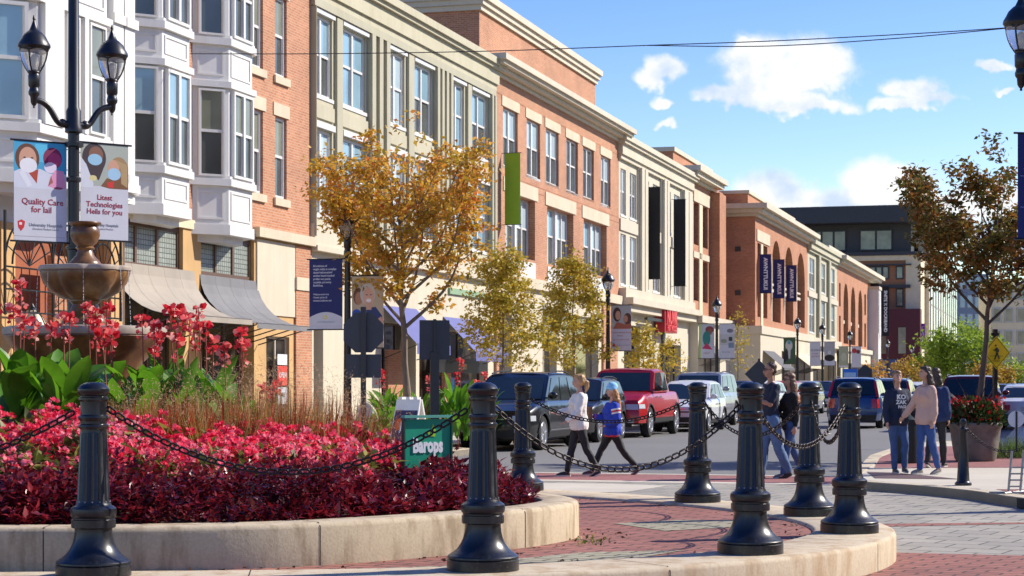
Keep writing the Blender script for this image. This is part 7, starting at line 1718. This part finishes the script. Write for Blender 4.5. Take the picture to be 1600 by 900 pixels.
    hm, t, bb = newmat('hair'); f = tnoise(t, 30, 4, stretch=(1, 1, .12)); t.links.new(ramp(t, f, [(.3, tuple(q * .55 for q in haircol)), (.7, tuple(min(1, q * 1.4) for q in haircol))]), bb.inputs['Base Color']); bb.inputs['Roughness'].default_value = .5; bump(t, bb, f, .01, .6)
    b = MB()
    if hair != 'none':
        b.ell(Hp(0, .028, .052), (.083 * s, .092 * s, .083 * s), 20, 12); b.ell(Hp(0, .05, .0), (.08 * s, .068 * s, .085 * s), 16, 10); b.ell(Hp(0, -.03, .095), (.06 * s, .05 * s, .03 * s), 12, 8)
    if hair == 'short': b = MB(); b.ell(Hp(0, .026, .055), (.079 * s, .088 * s, .076 * s), 20, 12); b.ell(Hp(0, .055, .0), (.074 * s, .055 * s, .07 * s), 16, 10)
    if hair == 'long':
        for k in range(9): a = R(-110 + k * 27.5); limb(b, [Hp(math.sin(a) * .07, .03 + math.cos(a) * .055, .0), Hp(math.sin(a) * .085, .04 + math.cos(a) * .06, -.12), Hp(math.sin(a) * .08, .055 + math.cos(a) * .05, -.24 - .02 * math.cos(k * 2.1))], [.03 * s, .033 * s, .018 * s], 8)
    if hair == 'verylong':
        for k in range(9): a = R(-100 + k * 25); limb(b, [Hp(math.sin(a) * .07, .03 + math.cos(a) * .055, .0), Hp(math.sin(a) * .09, .07 + math.cos(a) * .06, -.16), Hp(math.sin(a) * .07, .10 + math.cos(a) * .05, -.34), Hp(math.sin(a) * .04, .11 + math.cos(a) * .04, -.46 - .03 * math.cos(k * 2.1))], [.03 * s, .036 * s, .034 * s, .012 * s], 8)
    if hair == 'tail': b.ell(Hp(0, .10, .03), (.03 * s, .03 * s, .035 * s), 10, 8); limb(b, [Hp(0, .105, .03), Hp(.0, .15, -.02), Hp(0, .15, -.1), Hp(0, .12, -.2)], [.03 * s, .042 * s, .038 * s, .012 * s])
    if hair != 'none': fuse(b, 'hair', hm, o, .012, 1, wr=.010, wsc=45)
    if hat:
        b = MB(); b.ell(Hp(0, .014, .075), (.094 * s, .106 * s, .10 * s), 20, 12); hb = fuse(b, 'knit_hat', hat, o, .013, 2, wr=.002, wsc=60); b = MB(); b.T = Matrix.Translation(hd)
        b.lathe([(.088 * s, .035 * s), (.099 * s, .04 * s), (.101 * s, .075 * s), (.094 * s, .085 * s)], 28, rf=lambda a, z: 1 + .07 * abs(math.sin(a))); b.build('hat_brim', hat, hb, smooth=True)
    return o, dict(P=P, U=U_, H=Hp, A=A, s=s, L=L_)
jean = cloth('denim_blue', (.055, .10, .22), .25); jean_l = cloth('denim_light', (.10, .17, .30), .25); jean_b = cloth('denim_bright', (.04, .09, .27), .2); legg = cloth('black_leggings', (.010, .010, .012), .1, .7)
def pz(px, z): return at(px, z)
c_red = cloth('jacket_red', (.55, .03, .04)); c_wh = cloth('jacket_white', (.75, .74, .72))
# girl in white blouse
o, q = person((pz(905, 31.3), 31.3, .004), R(-82), 1.66, 'woman in a white blouse and black leggings walking left with blond ponytail', top=cloth('white_blouse', (.74, .70, .66), .06), trousers=legg, legs=((R(16), R(4)), (R(-15), R(14))), arms=((R(28), .12, R(55), .2), (R(14), .14, R(40), .1)), hair='tail', haircol=(.42, .24, .10), fit=.022, shoe=(.02, .02, .02))
# girl in the blue jacket
o, q = person((pz(957, 31.8), 31.8, .004), R(-78), 1.55, 'girl in a blue and red varsity jacket and light blue knit hat walking left', top=cloth('jacket_blue', (.015, .05, .42), .1), trousers=legg, legs=((R(30), R(6)), (R(-26), R(16))), arms=((R(20), .12, R(85), .15), (R(-8), .16, R(75), .1)), hair='verylong', haircol=(.45, .20, .06), hat=cloth('knit_blue', (.28, .58, .85), .1), fit=.03, shoe=(.10, .04, .04))
b = MB(); U_ = q['U']; b.T = None
vs0 = 0; loft(b, [(0, 0, z_ * q['s'], r1 * q['s'], r2 * q['s']) for z_, r1, r2 in ((-.10, .175, .135), (-.095, .187, .147), (-.06, .19, .15), (-.055, .178, .14))]); b.v = [tuple(q['P'] + Vector(v)) for v in b.v]; b.build('jacket_hem', c_red, o, smooth=True)
for i in (0, 1):
    S_, E, Wr, d2, pc_ = q['A'][i]
    for t0, cm in ((.22, c_wh), (.34, c_red), (.46, c_wh)):
        b = MB(); p = S_.lerp(E, t0); p2 = S_.lerp(E, t0 + .1); b.tube([p, p2], [.092 * q['s'], .09 * q['s']], 16); b.build('sleeve_stripe', cm, o, smooth=True)
    b = MB(); b.tube([E.lerp(Wr, .86), E.lerp(Wr, .96)], [.056 * q['s'], .052 * q['s']], 14); b.build('cuff', c_red, o, smooth=True)
b = MB(); S_, E, Wr, d2, pc_ = q['A'][0]; b.box(-.07, .07, -.03, .03, -.09, .11); 
bg_ = b.build('handbag', mat('brown_leather', (.16, .07, .03), .5), o); bg_.location = pc_ + Vector((0, -.03, .03))
# couple
o, q = person((pz(1204, 30.6), 30.6, .004), R(-72), 1.83, 'man in a navy polo shirt and jeans walking beside a woman in black', woman=False, top=cloth('navy_polo', (.012, .018, .04), .15), sleeves='short', trousers=jean_l, legs=((R(10), R(4)), (R(-12), R(12))), arms=((R(10), .10, R(35), .0), (R(25), .12, R(85), .1)), hair='short', haircol=(.055, .03, .02), skin='skin_tan', shoe=(.03, .02, .015), glasses=True)
o, q = person((pz(1234, 30.75), 30.75, .004), R(-70), 1.67, 'woman in a black top and jeans with a burgundy cloth over her arm', top=cloth('black_top', (.012, .011, .012), .15), trousers=jean, legs=((R(-14), R(14)), (R(14), R(4))), arms=((R(22), .12, R(80), .2), (R(-4), .12, R(14), .0)), hair='long', haircol=(.16, .08, .04), shoe=(.16, .15, .14), glasses=True, skin='skin')
b = MB(); S_, E, Wr, d2, pc_ = q['A'][0]; m0 = E.lerp(Wr, .6); limb(b, [m0 + Vector((0, 0, .05)), m0 + Vector((0, -.02, -.15)), m0 + Vector((.02, 0, -.38))], [.06, .075, .05]); limb(b, [m0 + Vector((.04, .03, .02)), m0 + Vector((.05, .02, -.3))], [.05, .04]); fuse(b, 'burgundy_cloth', cloth('burgundy_cloth', (.16, .02, .035), .2), o, .01, 2, wr=.014, wsc=18)
# two women on the right
zR = 29.6
o, q = person((pz(1402, 29.9), 29.9, .128), R(10), 1.57, 'smiling woman in a navy sweatshirt with white lettering facing the camera', top=cloth('navy_sweatshirt', (.012, .018, .045), .12), trousers=jean, legs=((R(8), R(2)), (R(20), R(26))), arms=((R(4), .14, R(18), .0), (R(6), .34, R(20), -.1)), hair='tail', haircol=(.22, .12, .06), fit=.026, shoe=(.05, .06, .08), smile=True, headturn=R(-6), group='women holding hands on the corner')
U_ = q['U']; text('KO', .10, WHT, o, tuple(U_(.0, -.19, .42)), sx=1, bold=.004); text('ZAK', .085, WHT, o, tuple(U_(.0, -.185, .33)), bold=.003); text('PAGI', .06, WHT, o, tuple(U_(.02, -.175, .25)), bold=.002)
o, q = person((pz(1446, 29.5), 29.5, .128), R(-62), 1.63, 'woman in a pink sweater and blue jeans holding the hand of the other woman', top=cloth('pink_sweater', (.60, .38, .30), .08), trousers=jean_b, legs=((R(4), R(2)), (R(-10), R(8))), arms=((R(20), .26, R(10), -.15), (R(-4), .12, R(16), .0)), hair='verylong', haircol=(.045, .025, .018), fit=.018, shoe=(.30, .26, .22), headturn=R(-12), group='women holding hands on the corner')
o, q = person((pz(1463, 31.9), 31.9, .128), R(150), 1.63, 'person in a blue jacket with a pink bag half hidden behind the woman in pink', top=cloth('blue_jacket', (.015, .035, .11), .12), trousers=cloth('dark_trousers', (.02, .02, .025)), legs=((R(12), R(4)), (R(-12), R(10))), arms=((R(0), .1, R(10), 0), (R(10), .1, R(30), 0)), hair='long', haircol=(.05, .03, .02), fit=.03, group='women holding hands on the corner')
b = MB(); b.ell((0, 0, 0), (.06, .16, .15), 14, 10); b.tube([(0, -.1, .1), (0, -.03, .42), (0, .05, .42), (0, .1, .1)], .012, 6); bg_ = b.build('shoulder_bag', cloth('pink_bag', (.65, .28, .32)), o, smooth=True); bg_.location = q['U'](.26, .0, .08)

bpy.data.scenes.remove(TS)
